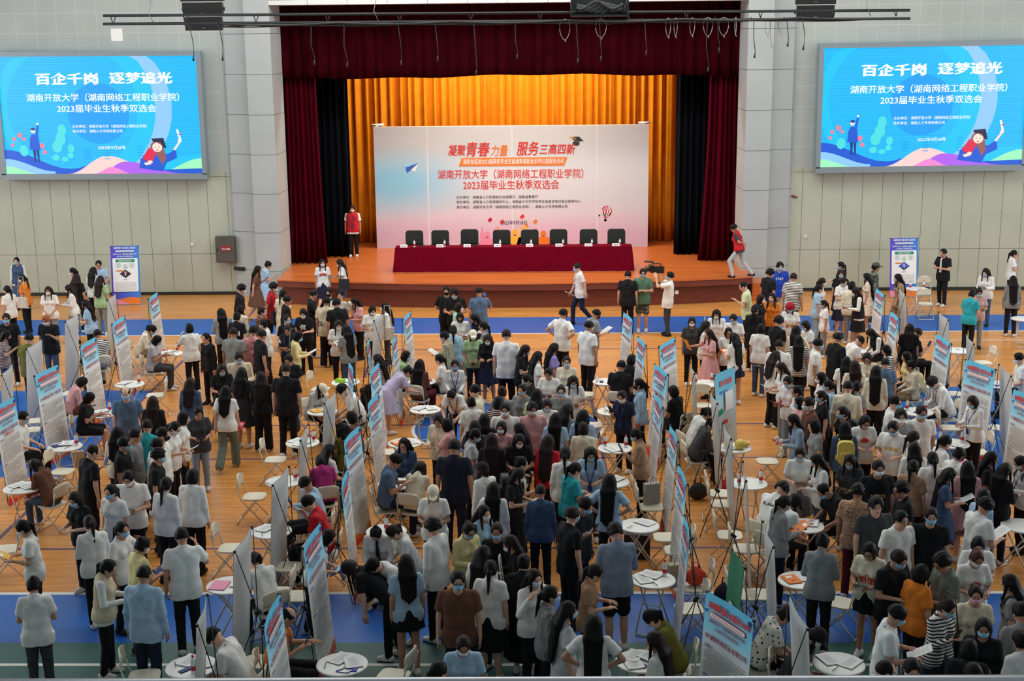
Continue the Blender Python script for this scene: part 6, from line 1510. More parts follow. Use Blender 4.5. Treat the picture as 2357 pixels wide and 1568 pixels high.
_pose, _fig = {}, {}
def gp(code, g):
    if (code, g) not in _pose: _pose[code, g] = pose(code, g)
    return _pose[code, g]

def hand(wr, w, s, vs, fs, curl):
    """palm, four fingers of unequal length and a thumb, added to vs / fs"""
    w = _u(w); side = np.cross(w, (0, 0, 1.)) * -s
    if np.linalg.norm(side) < .3: side = np.array([0, 1., 0])
    side = _u(side); nrm = _u(np.cross(side, w)) * s        # side = thumb side
    inn = -_u(np.cross(side, w))
    if abs(w[2]) > .75: side, inn = np.array([0, 1., 0]), np.array([-s, 0, 0.])
    if inn[2] > .3 and abs(w[2]) < .75: inn = -inn
    def tube(pts, rs, n=6):
        b0 = len(vs)
        for i, (p, r) in enumerate(zip(pts, rs)):
            d = _u(pts[min(i + 1, len(pts) - 1)] - pts[max(i - 1, 0)])
            a = _u(np.cross(d, inn + .31 * side)); c = np.cross(d, a)
            for j in range(n):
                t = 2 * np.pi * j / n
                vs.append(p + r[0] * np.cos(t) * a + r[1] * np.sin(t) * c)
        for i in range(len(pts) - 1):
            for j in range(n):
                q = b0 + i * n
                fs.append((q + j, q + (j + 1) % n, q + n + (j + 1) % n, q + n + j))
        q = b0 + (len(pts) - 1) * n
        fs.append((q, q + 1, q + 2, q + 3)); fs.append((q, q + 3, q + 4, q + 5))
    for o, r in ((-.024, .0165), (.0, .0175), (.022, .0165)):
        tube([wr - w * .015 + side * o * .6, wr + w * .03 + side * o, wr + w * .085 + side * o], [(r * .8, r * .8), (r, r), (r * .7, r * .7)])
    for o, ln in ((.03, .068), (.01, .076), (-.01, .07), (-.03, .055)):
        p0 = wr + w * .082 + side * o; d1 = _u(w + inn * curl * .6); d2 = _u(w + inn * curl * 1.6)
        p1 = p0 + d1 * ln * .5; p2 = p1 + d2 * ln * .5
        tube([p0 - w * .01, p1, p2], [(.0095, .0095), (.0085, .0085), (.0055, .0055)])
    t0 = wr + w * .03 + side * .024; t1 = t0 + _u(side + w * .8 + inn * .3) * .036; t2 = t1 + _u(w + side * .35 + inn * .5) * .03
    tube([t0, t1, t2], [(.012, .012), (.0095, .0095), (.006, .006)])

def fig_body(code, g):
    key = ('body', code, g)
    if key in _fig: return _fig[key]
    P = gp(code, g); lo, hi = extent(P, .13)
    H = P['hc']; V = Vox(lo, hi, .019, (H - .13, H + .14), .0095)
    at = headf(V, P)
    R = P['Rh']
    V.cone(at(0, .082, .004), at(0, .1, -.024), .008, .0125, .012)          # nose
    V.ell(at(0, .07, -.055), (.022, .018, .012), R, .012)                   # mouth
    V.ell(at(0, .062, -.092), (.022, .02, .018), R, .015)                   # chin
    for s in (1, -1):
        V.ell(at(s * .075, -.008, -.008), (.012, .02, .031), R, .006)
        V.ell(at(s * .03, .083, .014), (.02, .014, .009), R, .01)           # brow ridge
    V.cone(P['neck'] - (0, 0, .04), at(0, -.02, -.05), .052, .047, .025)
    torso(V, P, -.004)
    for sh, el, wr, w in P['arm']:
        V.cone(sh, el, .045, .037, .02); V.cone(el, wr, .037, .025, .015); V.cone(wr, wr + w * .03, .023, .024, .01)
    for hp, kn, an in P['leg']:
        V.cone(hp, kn, .078, .052, .03); V.cone(kn, kn * .6 + an * .4, .052, .052, .02); V.cone(kn * .6 + an * .4, an, .052, .034, .02)
        V.cone(an + (0, -.03, -.045), an + (0, .12, -.055), .032, .026, .02)
    vs, fs = V.mesh()
    n0 = len(fs)
    v2, f2 = list(vs), list(map(tuple, fs))
    for i, (sh, el, wr, w) in enumerate(P['arm']):
        hand(wr, w, 1 if i == 0 else -1, v2, f2, .35 if code in ('S', 'W') else .8)
    me = mk('person', v2, f2, [M['skin'], M['eye'], M['lips']])
    c = (np.array(v2)[np.array(f2)].mean(1) - H) @ R
    mi = np.zeros(len(f2), np.int32)
    for s in (1, -1):
        mi[(np.abs(c[:, 0] - s * .031) < .0125) & (np.abs(c[:, 2] + .002) < .0065) & (c[:, 1] > .05)] = 1
        mi[(np.abs(c[:, 0] - s * .032) < .019) & (np.abs(c[:, 2] - .024) < .004) & (c[:, 1] > .05)] = 1
    mi[(np.abs(c[:, 0]) < .02) & (np.abs(c[:, 2] + .055) < .007) & (c[:, 1] > .06)] = 2
    me.polygons.foreach_set('material_index', mi)
    _fig[key] = me
    return me

def fig_hair(code, g, h):
    key = ('hair', code, g, h)
    if key in _fig: return _fig[key]
    P = gp(code, g); H, R, Rb = P['hc'], P['Rh'], P['Rb']
    at = lambda *q: H + R @ np.array(q, float)
    dn = _u(.35 * (Rb @ np.array([0, -.06, -1])) + .65 * np.array([0, -.05, -1.]))
    ln = {'l': .34, 'L': .52}.get(h, .2)
    lo, hi = H - .27, H + .22; lo[2] = H[2] - (.76 if h in 'lLp' else .28); lo[1] -= .08
    V = Vox(lo, hi, .0115)
    e = {'f': .024, 'z': .006, 'd': .003, 'm': .014}.get(h, .013)
    V.ell(at(0, -.012, .021), (.076 + e, .096 + e, .094 + e), R, 0)
    V.ell(at(0, -.045, -.03), (.07 + e, .06 + e, .07), R, .02)
    if h == 'f': V.folds(.007, 90, 70)
    V.ell(at(0, .112, -.022 if h in 'pn' else -.03), (.07, .1, .116 if h in 'pn' else .11 if h in 'mzd' else .106), R, sub=True)
    for s in (1, -1): V.ell(at(s * .085, .03, -.05), (.03, .06, .05), R, sub=True)
    V.cut(at(0, 0, -.032 if h in 'mzd' else -.045 if h == 'f' else -.085), -(R @ np.array([0, .25, 1])))
    if h in 'zd': V.cut(at(0, .05, .0), R @ np.array([0, 1, .1 if h == 'z' else -.5]))
    if h == 'd': V.ell(at(0, .03, .1), (.07, .1, .06), R, sub=True)
    if h == 'b':
        V.ell(at(0, -.022, -.035), (.097, .098, .115), R, .02)
        V.ell(at(0, .112, -.04), (.067, .1, .112), R, sub=True)
        V.cut(at(0, 0, -.125), -(R @ np.array([0, .1, 1])))
    if h in 'lL':
        for x in (-.07, -.035, 0, .035, .07):
            a = at(x * .8, -.055, .01); b = a + np.array([x * .3, -.075, 0]) + dn * .15; c = b + np.array([x * .1, -.065, 0]) + dn * (ln - 1.1 * abs(x))
            V.cone(a, b, .05, .045, .03); V.cone(b, c, .042, .02, .04)
        for s in (1, -1):
            a = at(s * .076, .015, .01); V.cone(a, a + np.array([s * .012, .055, 0]) + dn * (ln * .55 + .06), .023, .014, .015)
    if h == 'p':
        a = at(0, -.1, .035); b = at(0, -.135, -.02); V.cone(a, b, .024, .03, .015)
        V.cone(b, b + dn * .27 + (0, -.035, 0), .031, .012, .015)
    if h == 'n': V.ell(at(.0, -.085, .085), (.038, .038, .034), R, .01)
    if h in 'ctkh':
        if h != 't':
            for s in (1, -1):
                a = at(s * .07, .0, -.02); V.cone(a, a + dn * .2, .022, .014, .015)
            a = at(0, -.06, -.02); V.cone(a, a + dn * .22, .06, .04, .02)
    V.folds(.0018, 150, 12)
    me = mk('hair', *V.mesh(), [M['hair']])
    _fig[key] = me
    return me

def fig_cap(code, g, h):
    key = ('cap', code, g, h)
    if key in _fig: return _fig[key]
    P = gp(code, g); H, R = P['hc'], P['Rh']; at = lambda *q: H + R @ np.array(q, float)
    V = Vox(H - .23, H + .25, .01)
    V.ell(at(0, -.01, .03), (.094, .113, .105), R, 0)
    V.cut(at(0, 0, .028), -(R @ np.array([0, .12, 1])))
    if h == 'h': V.cone(at(0, -.01, .035), at(0, -.01, .02), .12, .135, .01); V.cut(at(0, 0, .018), -(R @ np.array([0, 0., 1])))
    else:
        V2 = Vox(H - .23, H + .25, .01); V2.ell(at(0, .1, .03), (.075, .1, .012), R, 0); V.F = np.minimum(V.F, V2.F)
    me = mk('cap', *V.mesh(), [M['cloth']]); _fig[key] = me
    return me

def fig_mask(code, g):
    key = ('mask', code, g)
    if key in _fig: return _fig[key]
    P = gp(code, g); H, R = P['hc'], P['Rh']; at = lambda *q: H + R @ np.array(q, float)
    V = Vox(H - .14, H + .14, .008)
    headf(V, P, .008); V.ell(at(0, .085, -.03), (.03, .03, .04), R, .03)
    V.cut(at(0, 0, -.012), R @ np.array([0, .0, 1])); V.cut(at(0, 0, -.1), -(R @ np.array([0, -.25, 1])))
    V.cut(at(0, .028, 0), R @ np.array([0, -1, -.15]))
    vs, fs = V.mesh()
    vs, fs = list(vs), list(map(tuple, fs))
    for s in (1, -1):                                               # ear loops
        for z in (-.03, -.075):
            a, b = at(s * .067, .03, z), at(s * .079, -.015, -.012); n = len(vs); w = R @ np.array([0, 0, .0025]); o = R @ np.array([s * .004, 0, 0])
            vs += [a - w + o, a + w + o, b + w + o, b - w + o]; fs.append((n, n + 1, n + 2, n + 3))
    me = mk('face_mask', vs, fs, [M['cloth']]); _fig[key] = me
    return me

def fig_glasses(code, g):
    key = ('glasses', code, g)
    if key in _fig: return _fig[key]
    P = gp(code, g); H, R = P['hc'], P['Rh']; at = lambda *q: H + R @ np.array(q, float)
    B = MB()
    for s in (1, -1):
        pts = [at(s * .033 + .023 * np.cos(t), .096 - .03 * abs(.033 * s + .023 * np.cos(t)), -.003 + .018 * np.sin(t)) for t in np.linspace(0, 2 * np.pi, 11)]
        B.tube(pts, .003, 4)
        B.tube([at(s * .056, .09, 0), at(s * .078, .06, .002), at(s * .08, -.01, .0)], .0025, 4)
    B.tube([at(-.01, .1, 0), at(.01, .1, 0)], .0025, 4)
    me = B.mesh('glasses', [M['black_plastic']]); _fig[key] = me
    return me

def fig_lanyard(code, g, tie=False):
    key = ('lanyard', code, g, tie)
    if key in _fig: return _fig[key]
    P = gp(code, g); up = P['up']; B = MB()
    y0 = .165 if g == 'f' else .15
    if tie:
        for w0, w1, z0, z1, y1, y2 in ((.02, .024, 1.43, 1.39, .09, .115), (.018, .038, 1.39, 1.02, .12, y0 - .01)):
            q = [up((s * w, y + d, z)) for d in (0, .012) for w, z, y in ((w0, z0, y1), (w1, z1, y2)) for s in (-1, 1)]
            B.hexa(q[0], q[1], q[3], q[2], q[4], q[5], q[7], q[6])
    else:
        for s in (1, -1):
            B.ribbon([up((s * .07, -.06, 1.455)), up((s * .085, .03, 1.44)), up((s * .075, .115, 1.36)), up((s * .035, y0 + .012, 1.2)), up((0, y0, 1.06))], .016, P['Rb'] @ np.array([1., 0, 0]), .004)
        c = up((0, y0, 1.0)); ex, ez, ey = P['Rb'] @ np.array([.035, 0, 0]), P['Rb'] @ np.array([0, 0, .055]), P['Rb'] @ np.array([0, .006, 0])
        B.hexa(c - ex - ez, c + ex - ez, c + ex + ez, c - ex + ez, c - ex - ez + ey, c + ex - ez + ey, c + ex + ez + ey, c - ex + ez + ey)
    me = B.mesh('tie' if tie else 'lanyard', [M['cloth']]); _fig[key] = me
    return me

def skirt(V, P, z1, r1, e):
    up = P['up']
    if P['sit']:
        for hp, kn, an in P['leg']:
            V.cone(hp, kn * .95 + hp * .05, .1 + e, .085 + e, .07)
            if z1 < .4: V.cone(kn, an + (0, 0, .1), .09, .08, .06)
        return
    X, Y, Z = V.ax[0][:, None, None], V.ax[1][None, :, None], V.ax[2][None, None, :]
    t = np.clip((1.02 - Z) / (1.02 - z1), 0, 1)
    hip = np.clip((1.02 - Z) / .16, 0, 1)
    r = (.135 + e) + .045 * np.sin(hip * np.pi / 2) + (r1 - .18) * t ** 1.2
    th = np.arctan2(Y, X)
    r = r + .014 * t * np.sin(9 * th + 2)
    d = (np.sqrt(X ** 2 + (Y / .8) ** 2) - r) * .8
    d = np.maximum(d, np.maximum(Z - 1.03, z1 - Z))
    h = np.clip(.5 + .5 * (V.F - d) / .02, 0, 1)
    V.F = V.F * (1 - h) + d * h - .02 * h * (1 - h)

def fig_top(code, g, t):
    """t: T tee, S short-sleeved shirt, L long sleeves, V waistcoat, J open jacket, D dress with short sleeves, E sleeveless"""
    key = ('top', code, g, t)
    if key in _fig: return _fig[key]
    P = gp(code, g); up, Rb = P['up'], P['Rb']
    lo, hi = extent(P, .17); V = Vox(lo, hi, .0165)
    e = {'V': .026, 'J': .022, 'i': .004}.get(t, .012)
    torso(V, P, e, .04, .002 if t == 'i' else .014 if g == 'f' else .02, .0 if P['sit'] or P['lean'] > 15 else .24)
    for sh, el, wr, w in P['arm']:
        d = _u(el - sh)
        if t in 'TSD': V.cone(sh, sh + d * .18, .057, .07, .03)
        elif t in 'LJ': V.cone(sh, el, .054, .047, .03); V.cone(el, wr, .047, .036, .02)
        elif t == 'i': V.cone(sh, sh + d * .17, .05, .054, .03)
    hem = {'T': .79, 'S': .8, 'L': .8, 'V': .86, 'J': .76, 'D': .9, 'E': .82, 'i': .95}[t]
    if g == 'm': hem -= .03
    if P['sit'] or P['lean'] > 15: hem = max(hem, .83)
    V.folds(.0035)
    V.cut(up((0, 0, hem)), -(Rb @ np.array([0, 0, 1.])))
    for sh, el, wr, w in P['arm']:
        if t in 'TSDi':
            d = _u(el - sh); c = sh + d * (.2 if t != 'i' else .17)
            X, Y, Z = V.ax[0][:, None, None], V.ax[1][None, :, None], V.ax[2][None, None, :]
            pl = (X - c[0]) * d[0] + (Y - c[1]) * d[1] + (Z - c[2]) * d[2]
            rr = np.sqrt((X - c[0]) ** 2 + (Y - c[1]) ** 2 + (Z - c[2]) ** 2)
            out = np.where(((X - P['pel'][0]) * np.sign(sh[0]) > .19) & (rr < .25), pl, -1)
            V.F = np.maximum(V.F, out)
    if t == 'D': skirt(V, P, .5, .3, .02)
    V.ell(up((0, .035, 1.465)), (.068, .075, .06), Rb, sub=True)
    if t in 'VJ':
        V.cone(up((0, .17, 1.42)), up((0, .17, 1.12 if t == 'J' else 1.26)), .085, .03, 0, True)
    if t in 'VE':
        for s, (sh, el, wr, w) in zip((1, -1), P['arm']): V.ell(sh + (s * .055, 0, 0), (.05, .11, .13), None, sub=True)
    me = mk('top', *V.mesh(), [M['cloth']]); _fig[key] = me
    return me

def fig_bottom(code, g, b):
    """b: t trousers, w wide trousers, j jeans, S shorts, s knee skirt, m short skirt, g long skirt"""
    key = ('bottom', code, g, b)
    if key in _fig: return _fig[key]
    P = gp(code, g); up, Rb = P['up'], P['Rb']
    lo, hi = extent(P, .2); hi[2] = P['pel'][2] + .25; V = Vox(lo, hi, .0165)
    if b in 'twjS':
        for s in (1, -1):
            V.cone(up((s * .07, 0, .89)), up((s * .055, 0, 1.03)), .112, .099, .03)
        for hp, kn, an in P['leg']:
            if b == 'S': V.cone(hp, hp * .18 + kn * .82, .1, .088, .03); continue
            r = (.1, .085, .085) if b == 'w' else (.092, .066, .055)
            V.cone(hp, kn, r[0], r[1], .03); V.cone(kn, an + (0, 0, -.02), r[1], r[2], .02)
        V.folds(.005, 26, 30)
        V.cut(up((0, 0, 1.04)), Rb @ np.array([0, 0, 1.])); V.cut((0, 0, .035), (0, 0, -1))
    else:
        for s in (1, -1): V.cone(up((s * .06, 0, .9)), up((s * .05, 0, 1.03)), .112, .1, .03)
        z1, r1 = {'s': (.5, .25), 'm': (.68, .225), 'g': (.24, .27)}[b]
        skirt(V, P, z1, r1, .0)
        V.cut(up((0, 0, 1.04)), Rb @ np.array([0, 0, 1.]))
        if not P['sit']: V.cut((0, 0, z1), (0, 0, -1))
    me = mk('bottom', *V.mesh(), [M['cloth']]); _fig[key] = me
    return me

def fig_shoe(code, g, i):
    key = ('shoe', code, g, i)
    if key in _fig: return _fig[key]
    P = gp(code, g); an = P['leg'][i][2]
    V = Vox(an - (.08, .13, .11), an + (.08, .22, .08), .012)
    V.cone(an + (0, -.035, -.04), an + (0, .05, -.04), .046, .046, .02); V.cone(an + (0, .05, -.045), an + (0, .135, -.055), .046, .036, .02)
    V.cone(an + (0, -.01, -.02), an + (0, 0, .0), .045, .042, .02)
    V.cut(an + (0, 0, -.082), (0, 0, -1))
    me = mk('shoe', *V.mesh(), [M['cloth']]); _fig[key] = me
    return me

# ---------------------------------------------------------------- LED screens
SC = [('cyan', (8, 172, 238)), ('aqua', (12, 186, 242)), ('lav', (134, 190, 246)), ('deep', (4, 150, 230)), ('royal', (18, 84, 200)), ('navy', (22, 44, 120)), ('pink', (230, 130, 200)), ('purple', (166, 92, 226)),
      ('peach', (236, 200, 196)), ('lime', (150, 236, 180)), ('white', (240, 246, 250)), ('skin', (250, 214, 200)), ('hair', (140, 84, 84)), ('red', (214, 30, 70)), ('ink', (24, 28, 60)), ('mint', (70, 210, 214)), ('rose', (236, 120, 140))]
for n, c in SC: mat('screen_' + n, c, .4, emit=1.2)
m = M['screen_cyan']; nt = m.node_tree; b_ = nt.nodes['Principled BSDF']; tc = node(nt, 'TexCoord'); wv = node(nt, 'TexWave', wave_type='BANDS', bands_direction='Z'); wv.inputs['Scale'].default_value = 4.6
nt.links.new(tc.outputs['Object'], wv.inputs['Vector']); mx = node(nt, 'MixRGB'); mx.inputs[1].default_value = (*lin((0, 162, 234)), 1); mx.inputs[2].default_value = (*lin((20, 186, 242)), 1)
nt.links.new(wv.outputs['Fac'], mx.inputs[0]); nt.links.new(mx.outputs[0], b_.inputs['Emission Color'])
SM = ['screen_' + n for n, c in SC]; SI = {n: i for i, (n, c) in enumerate(SC)}
mat('screen_frame', (134, 146, 152), .4, .15)
def screen(x0, label, rot):
    sw, sh = 6.36, 3.86
    t = thing('led_screen', label, 'screen', (x0, 41.3, 3.72)); t.rotation_euler = (0, rot, 0)
    B = MB()
    B.box((sw / 2, 0, .09), (sw, .3, .18)); B.box((sw / 2, 0, sh - .07), (sw, .3, .14))
    for x in (.07, sw - .07): B.box((x, 0, sh / 2), (.14, .3, sh - .3))
    B.obj('frame', 'screen_frame', t)
    B = MB(); B.box((sw / 2, .03, sh / 2), (sw - .2, .2, sh - .2)); B.obj('display', 'screen_cyan', t)
    f = lambda u, v: (.14 + (u - 0) / 1000 * (sw - .28), .18 + (v) / 600 * (sh - .32))      # 1000 x 600 layout, origin lower left
    L = MB()
    def P(pts, c, y): L.prism([(*((f(u, max(0, min(600, v)))[0], y, f(u, max(0, min(600, v)))[1])),) for u, v in pts], (0, -.001, 0), SI[c])
    def disc(u, v, r, c, y, sy=1., n=40): P([(max(0, min(1000, u + r * math.cos(2 * PI * k / n))), v + sy * r * math.sin(2 * PI * k / n)) for k in range(n)], c, y)
    disc(478, 340, 385, 'lav', -.075); disc(380, 340, 400, 'aqua', -.078); disc(360, 340, 330, 'cyan', -.081); disc(490, 310, 155, 'deep', -.084)
    def wave(pts, c, y): P([(0 if False else pts[0][0], 0)] + pts + [(pts[-1][0], 0)], c, y)
    sm = lambda u0, v0, u1, v1, n=12: [(u0 + (u1 - u0) * k / n, v0 + (v1 - v0) * (1 - math.cos(PI * k / n)) / 2) for k in range(n + 1)]
    wave(sm(0, 125, 330, 25) + sm(330, 25, 480, 55), 'royal', -.09); wave(sm(0, 78, 250, 12), 'lav', -.093); wave(sm(0, 40, 170, 0), 'lime', -.096)
    wave(sm(730, 40, 880, 92) + sm(880, 92, 1000, 98), 'aqua', -.09); wave(sm(760, 0, 1000, 78), 'lime', -.093); wave(sm(800, 20, 1000, 25), 'royal', -.096)
    wave(sm(320, 0, 520, 92) + sm(520, 92, 760, 18), 'peach', -.099); wave(sm(470, 0, 610, 62) + sm(610, 62, 900, 0), 'purple', -.102); wave(sm(450, 0, 540, 34) + sm(540, 34, 640, 0), 'pink', -.105)
    # male student waving
    P([(150, 60), (157, 60), (160, 125), (145, 125)], 'navy', -.106); P([(168, 62), (175, 62), (176, 125), (163, 125)], 'navy', -.106)
    P([(130, 125), (185, 125), (178, 190), (168, 205), (145, 205), (134, 180)], 'royal', -.108); P([(165, 200), (176, 195), (184, 250), (174, 252)], 'royal', -.109)
    disc(179, 258, 6, 'skin', -.109); disc(153, 222, 11, 'skin', -.109); P([(138, 230), (155, 240), (170, 231), (155, 224)], 'navy', -.112)
    for u, v, r in ((85, 200, 13), (55, 180, 10), (105, 180, 9), (45, 150, 9), (192, 145, 14), (205, 112, 11)): disc(u, v, r, 'rose', -.107)
    # leaves
    for u, v, r, s in ((300, 225, 22, 1.4), (290, 180, 26, 1.3), (270, 140, 26, 1.2), (340, 130, 17, 1.3), (335, 95, 16, .9), (260, 85, 20, .8), (305, 75, 18, .7), (100, 120, 22, 1.3)): disc(u, v, r, 'mint', -.1065 - .0004 * (u % 3), s, 18)
    for u, h in ((255, 110), (420, 60), (520, 70), (690, 80)):
        for k in range(5): P([(u - 14, 75 + k * h / 5), (u + 14, 75 + k * h / 5), (u + 14, 75 + k * h / 5 + 4), (u - 14, 75 + k * h / 5 + 4)], 'deep', -.1062)
    # girl in a graduation gown with a diploma
    P([(680, 28), (690, 75), (715, 105), (765, 110), (830, 100), (870, 128), (875, 80), (820, 55), (800, 10)], 'royal', -.110)
    P([(858, 125), (868, 118), (900, 165), (892, 170)], 'skin', -.111); disc(893, 168, 10, 'skin', -.112); P([(878, 225), (888, 228), (903, 172), (893, 168)], 'white', -.113)
    P([(880, 205), (895, 198), (912, 208), (895, 205)], 'red', -.115)
    disc(775, 135, 32, 'hair', -.112); P([(745, 140), (752, 80), (772, 100), (800, 45), (820, 80), (808, 140)], 'hair', -.1125)
    disc(778, 136, 25, 'skin', -.114); P([(755, 150), (775, 162), (802, 145), (802, 160), (760, 168)], 'hair', -.115)
    P([(750, 180), (812, 184), (824, 130), (806, 134), (796, 160), (758, 164)], 'ink', -.116)
    for u in (768, 788): disc(u, 137, 2.6, 'ink', -.117)
    P([(770, 122), (784, 124), (780, 118), (774, 118)], 'red', -.117)
    P([(700, 80), (735, 135), (772, 108), (742, 45)], 'red', -.118); disc(738, 60, 12, 'skin', -.12, .7); P([(705, 55), (745, 62), (740, 48), (715, 42)], 'skin', -.1195)
    L.obj('picture', SM, t)
    T = MB()
    def tx(s, u, v, h, w, bold=.0, shear=0., left=False):
        x, z = f(u, v); write(T, s, (x, -.121, z), h * (sh - .32) / 600, 0, None if left else w / 1000 * (sw - .28), bold, shear, left=left)
    tx('百企千岗', 345, 487, 62, 318, .045); tx('逐梦追光', 717, 490, 62, 318, .045)
    tx('湖南开放大学（湖南网络工程职业学院）', 520, 392, 43, 770, .012); tx('2023届毕业生秋季双选会', 535, 336, 43, 500, .012)
    tx('主办单位：湖南开放大学（湖南网络工程职业学院）', 355, 245, 17.5, 0, .006, left=True); tx('承办单位：湖南人才市场有限公司', 355, 220, 17.5, 0, .006, left=True)
    tx('2022年9月28号', 548, 135, 21, 140, .01)
    T.obj('lettering', 'screen_white', t)
screen(-16.62, 'left large blue LED screen on the wall with white Chinese titles', .0045); screen(8.36, 'right large blue LED screen on the wall with white Chinese titles', -.006)

# ---------------------------------------------------------------- lighting bar, loudspeakers, wall fittings
mat('cable', (40, 40, 42), .7); mat('steel_wire', (150, 150, 150), .4, .7)
TZ = lambda v: 8.33 - (v - 57) / 84.5
TX = lambda u: -11.37 + (u - 246) / 1844 * 20.9
tr = thing('lighting_bar', 'long dark twin-pipe lighting bar with dangling cables above the stage', 'lighting bar', (0, 36, 0))
for z, y in ((8.54, 0), (8.33, -.06)):
    B = MB(); B.tube([(-11.45, y, z), (9.58, y, z - .08)], .036, 8); B.obj('pipe', 'dark_metal', tr)
for u in (262, 430, 594, 760, 926, 1090, 1250, 1450, 1585, 1754, 1920, 2062):
    B = MB(); x = TX(u)
    for s in (-.06, .06): B.tube([(x + s, 0, 8.5), (x, -.06, 8.31)], .014, 5)
    B.obj('bracket', 'dark_metal', tr)
for u in (352, 873, 1450, 2000):
    B = MB(); x = TX(u); B.tube([(x, -.03, 14), (x, -.03, 8.85), (x - .07, -.03, 8.6), (x + .05, -.05, 8.32)], .01, 5); B.obj('hanger_chain', 'steel_wire', tr)
rr = random.Random(2)
for u, v in ((443, 134), (511, 134), (724, 146), (800, 151), (925, 148), (1010, 140), (1099, 171), (1194, 137), (1334, 147), (1387, 143), (1491, 132), (1634, 169), (1658, 127), (1740, 140), (1815, 116), (1851, 124)):
    x, z = TX(u), TZ(v); B = MB(); w = rr.uniform(-.05, .05)
    B.tube([(x - .1, -.1, 8.33), (x - .02, -.12, 8.22), (x + w, -.12, (8.2 + z) / 2), (x + .04, -.12, z + .1), (x + .03, -.12, z + .05)], .011, 5)
    B.tube([(x + .03, -.12, z + .07), (x + .02, -.12, z - .06)], [.018, .03], 6); B.obj('hanging_cable', 'cable', tr)
for u, w, v in ((1306, .27, 102), (1389, .28, 98), (1543, .13, 97), (1560, .09, 96), (1598, .13, 95), (1634, .24, 97), (1670, .25, 96), (1697, .04, 94), (1770, .12, 96), (1785, .2, 124), (1800, .09, 90)):
    x, z = TX(u), TZ(v); B = MB(); pts = [(x + w / 2 * math.sin(a) * (1 + .2 * math.cos(a)), -.1, (8.33 + z) / 2 + (8.33 - z) / 2 * math.cos(a)) for a in np.linspace(0, 2 * PI, 13)]
    B.tube(pts, .009, 5); B.tube([(x, -.1, z), (x + .03, -.1, z - .05)], .014, 5); B.obj('wire_loop', 'steel_wire', tr)
for k, r in enumerate((.03, .024, .02)):
    B = MB(); B.tube([(-8.3 + 17.2 * i / 40, -.12 + .03 * k, 8.3 - .05 * abs(math.sin(i * .45 + k * 2)) - .02 * k) for i in range(41)], r, 6); B.obj('cable_bundle', 'cable', tr)
B = MB(); B.box((-11.1, -.1, 8.05), (.3, .02, .32)); B.obj('hanging_sheet', 'print_paper', tr)
B = MB(); B.box((1.55, .3, 8.66), (1.5, .05, .55)); B.box((1.55, .05, 8.4), (1.5, .5, .04)); B.box((.82, .05, 8.7), (.04, .5, .6)); B.box((2.28, .05, 8.7), (.04, .5, .6)); B.obj('cable_tray', 'dark_metal', tr)
for k in range(5):
    B = MB(); B.tube([(.95 + 1.2 * i / 10, -.02 - .04 * k, 8.55 + .1 * math.sin(i * .9 + k) + .03 * k) for i in range(11)], .035, 6); B.obj('cable_bundle', 'cable', tr)
for x0, x1 in ((1.5, 1.2), (1.8, 2.5)):
    B = MB(); B.tube([(x0, 0, 8.4), (x0 - .05, -.05, 8.2), (x1, -.1, 8.24)], .03, 6); B.obj('cable_bundle', 'cable', tr)
mat('speaker_black', (16, 17, 20), .6, bump=.2, scale=120); mat('badge', (90, 92, 96), .4, .5)
for x, z0, lab, lean in ((-9.08, 8.14, 'black line-array loudspeaker hanging above the left of the stage', .1), (7.35, 8.27, 'black line-array loudspeaker hanging above the right of the stage', -.1)):
    t = thing('loudspeaker', lab, 'loudspeaker', (x, 37.2, z0), 0, 'hanging loudspeakers')
    for k in range(5):
        B = MB(); a = .06 * (1 - k / 4); z = k * .38; ww = .5 + .04 * min(k, 2)
        B.hexa((-ww, -.2 + a, z), (ww, -.2 + a, z), (ww - .1, .42, z + .03), (-ww + .1, .42, z + .03), (-ww, -.2, z + .355), (ww, -.2, z + .355), (ww - .1, .42, z + .345), (-ww + .1, .42, z + .345))
        o = B.obj('cabinet', 'speaker_black', t)
        B = MB(); B.box((0, -.21 + a * .5, z + .06), (.09, .012, .03)); B.obj('badge', 'badge', o)
        B = MB()
        for s in (-1, 1): B.box((s * (ww + .02), -.05, z + .18), (.03, .08, .1))
        B.obj('rigging_plate', 'dark_metal', o)
    B = MB(); B.tube([(-.2, .1, 1.9), (-.2, .1, 6)], .02, 6); B.tube([(.2, .1, 1.9), (.2, .1, 6)], .02, 6); B.obj('hanger_chain', 'steel_wire', t)
mat('hydrant_grey', (92, 88, 82), .5, .3, noise=.15, scale=4); mat('hydrant_red', (140, 34, 34), .6)
t = thing('hydrant_cabinet', 'grey metal fire hydrant cabinet with a red sign, left of the stage', 'cabinet', (-9.84, 41.36, 1.08))
B = MB(); B.box((0, 0, .4), (.62, .26, .82)); B.obj('case', 'hydrant_grey', t)
B = MB(); rbox(B, (0, -.135, .4), (.56, .02, .74), .03); o = B.obj('door', 'hydrant_grey', t)
B = MB(); B.box((.02, -.15, .44), (.32, .012, .17)); B.obj('sign', 'hydrant_red', o)
B = MB(); write(B, '消火栓箱', (.02, -.158, .43), .07, 0, .26, .01); B.obj('lettering', 'print_paper', o)
B = MB(); B.box((-.25, -.15, .4), (.03, .02, .1)); B.obj('handle', 'dark_metal', o)
B = MB(); B.tube([(-9.62, 41.3, .88), (-9.28, 41.3, .86)], .06, 8); tag(B.obj('pipe_valve', 'dark_metal'), 'dark capped pipe valve on the wall below the hydrant cabinet', 'pipe')
for x, z, lab in ((-10.95, 1.62, 'small white switch plate on the left wall'), (8.2, 1.74, 'small white socket plate on the right wall beside the pillar')):
    B = MB(); B.box((x, 41.535, z), (.1, .03, .1)); tag(B.obj('switch_plate', 'line_white'), lab, 'switch')
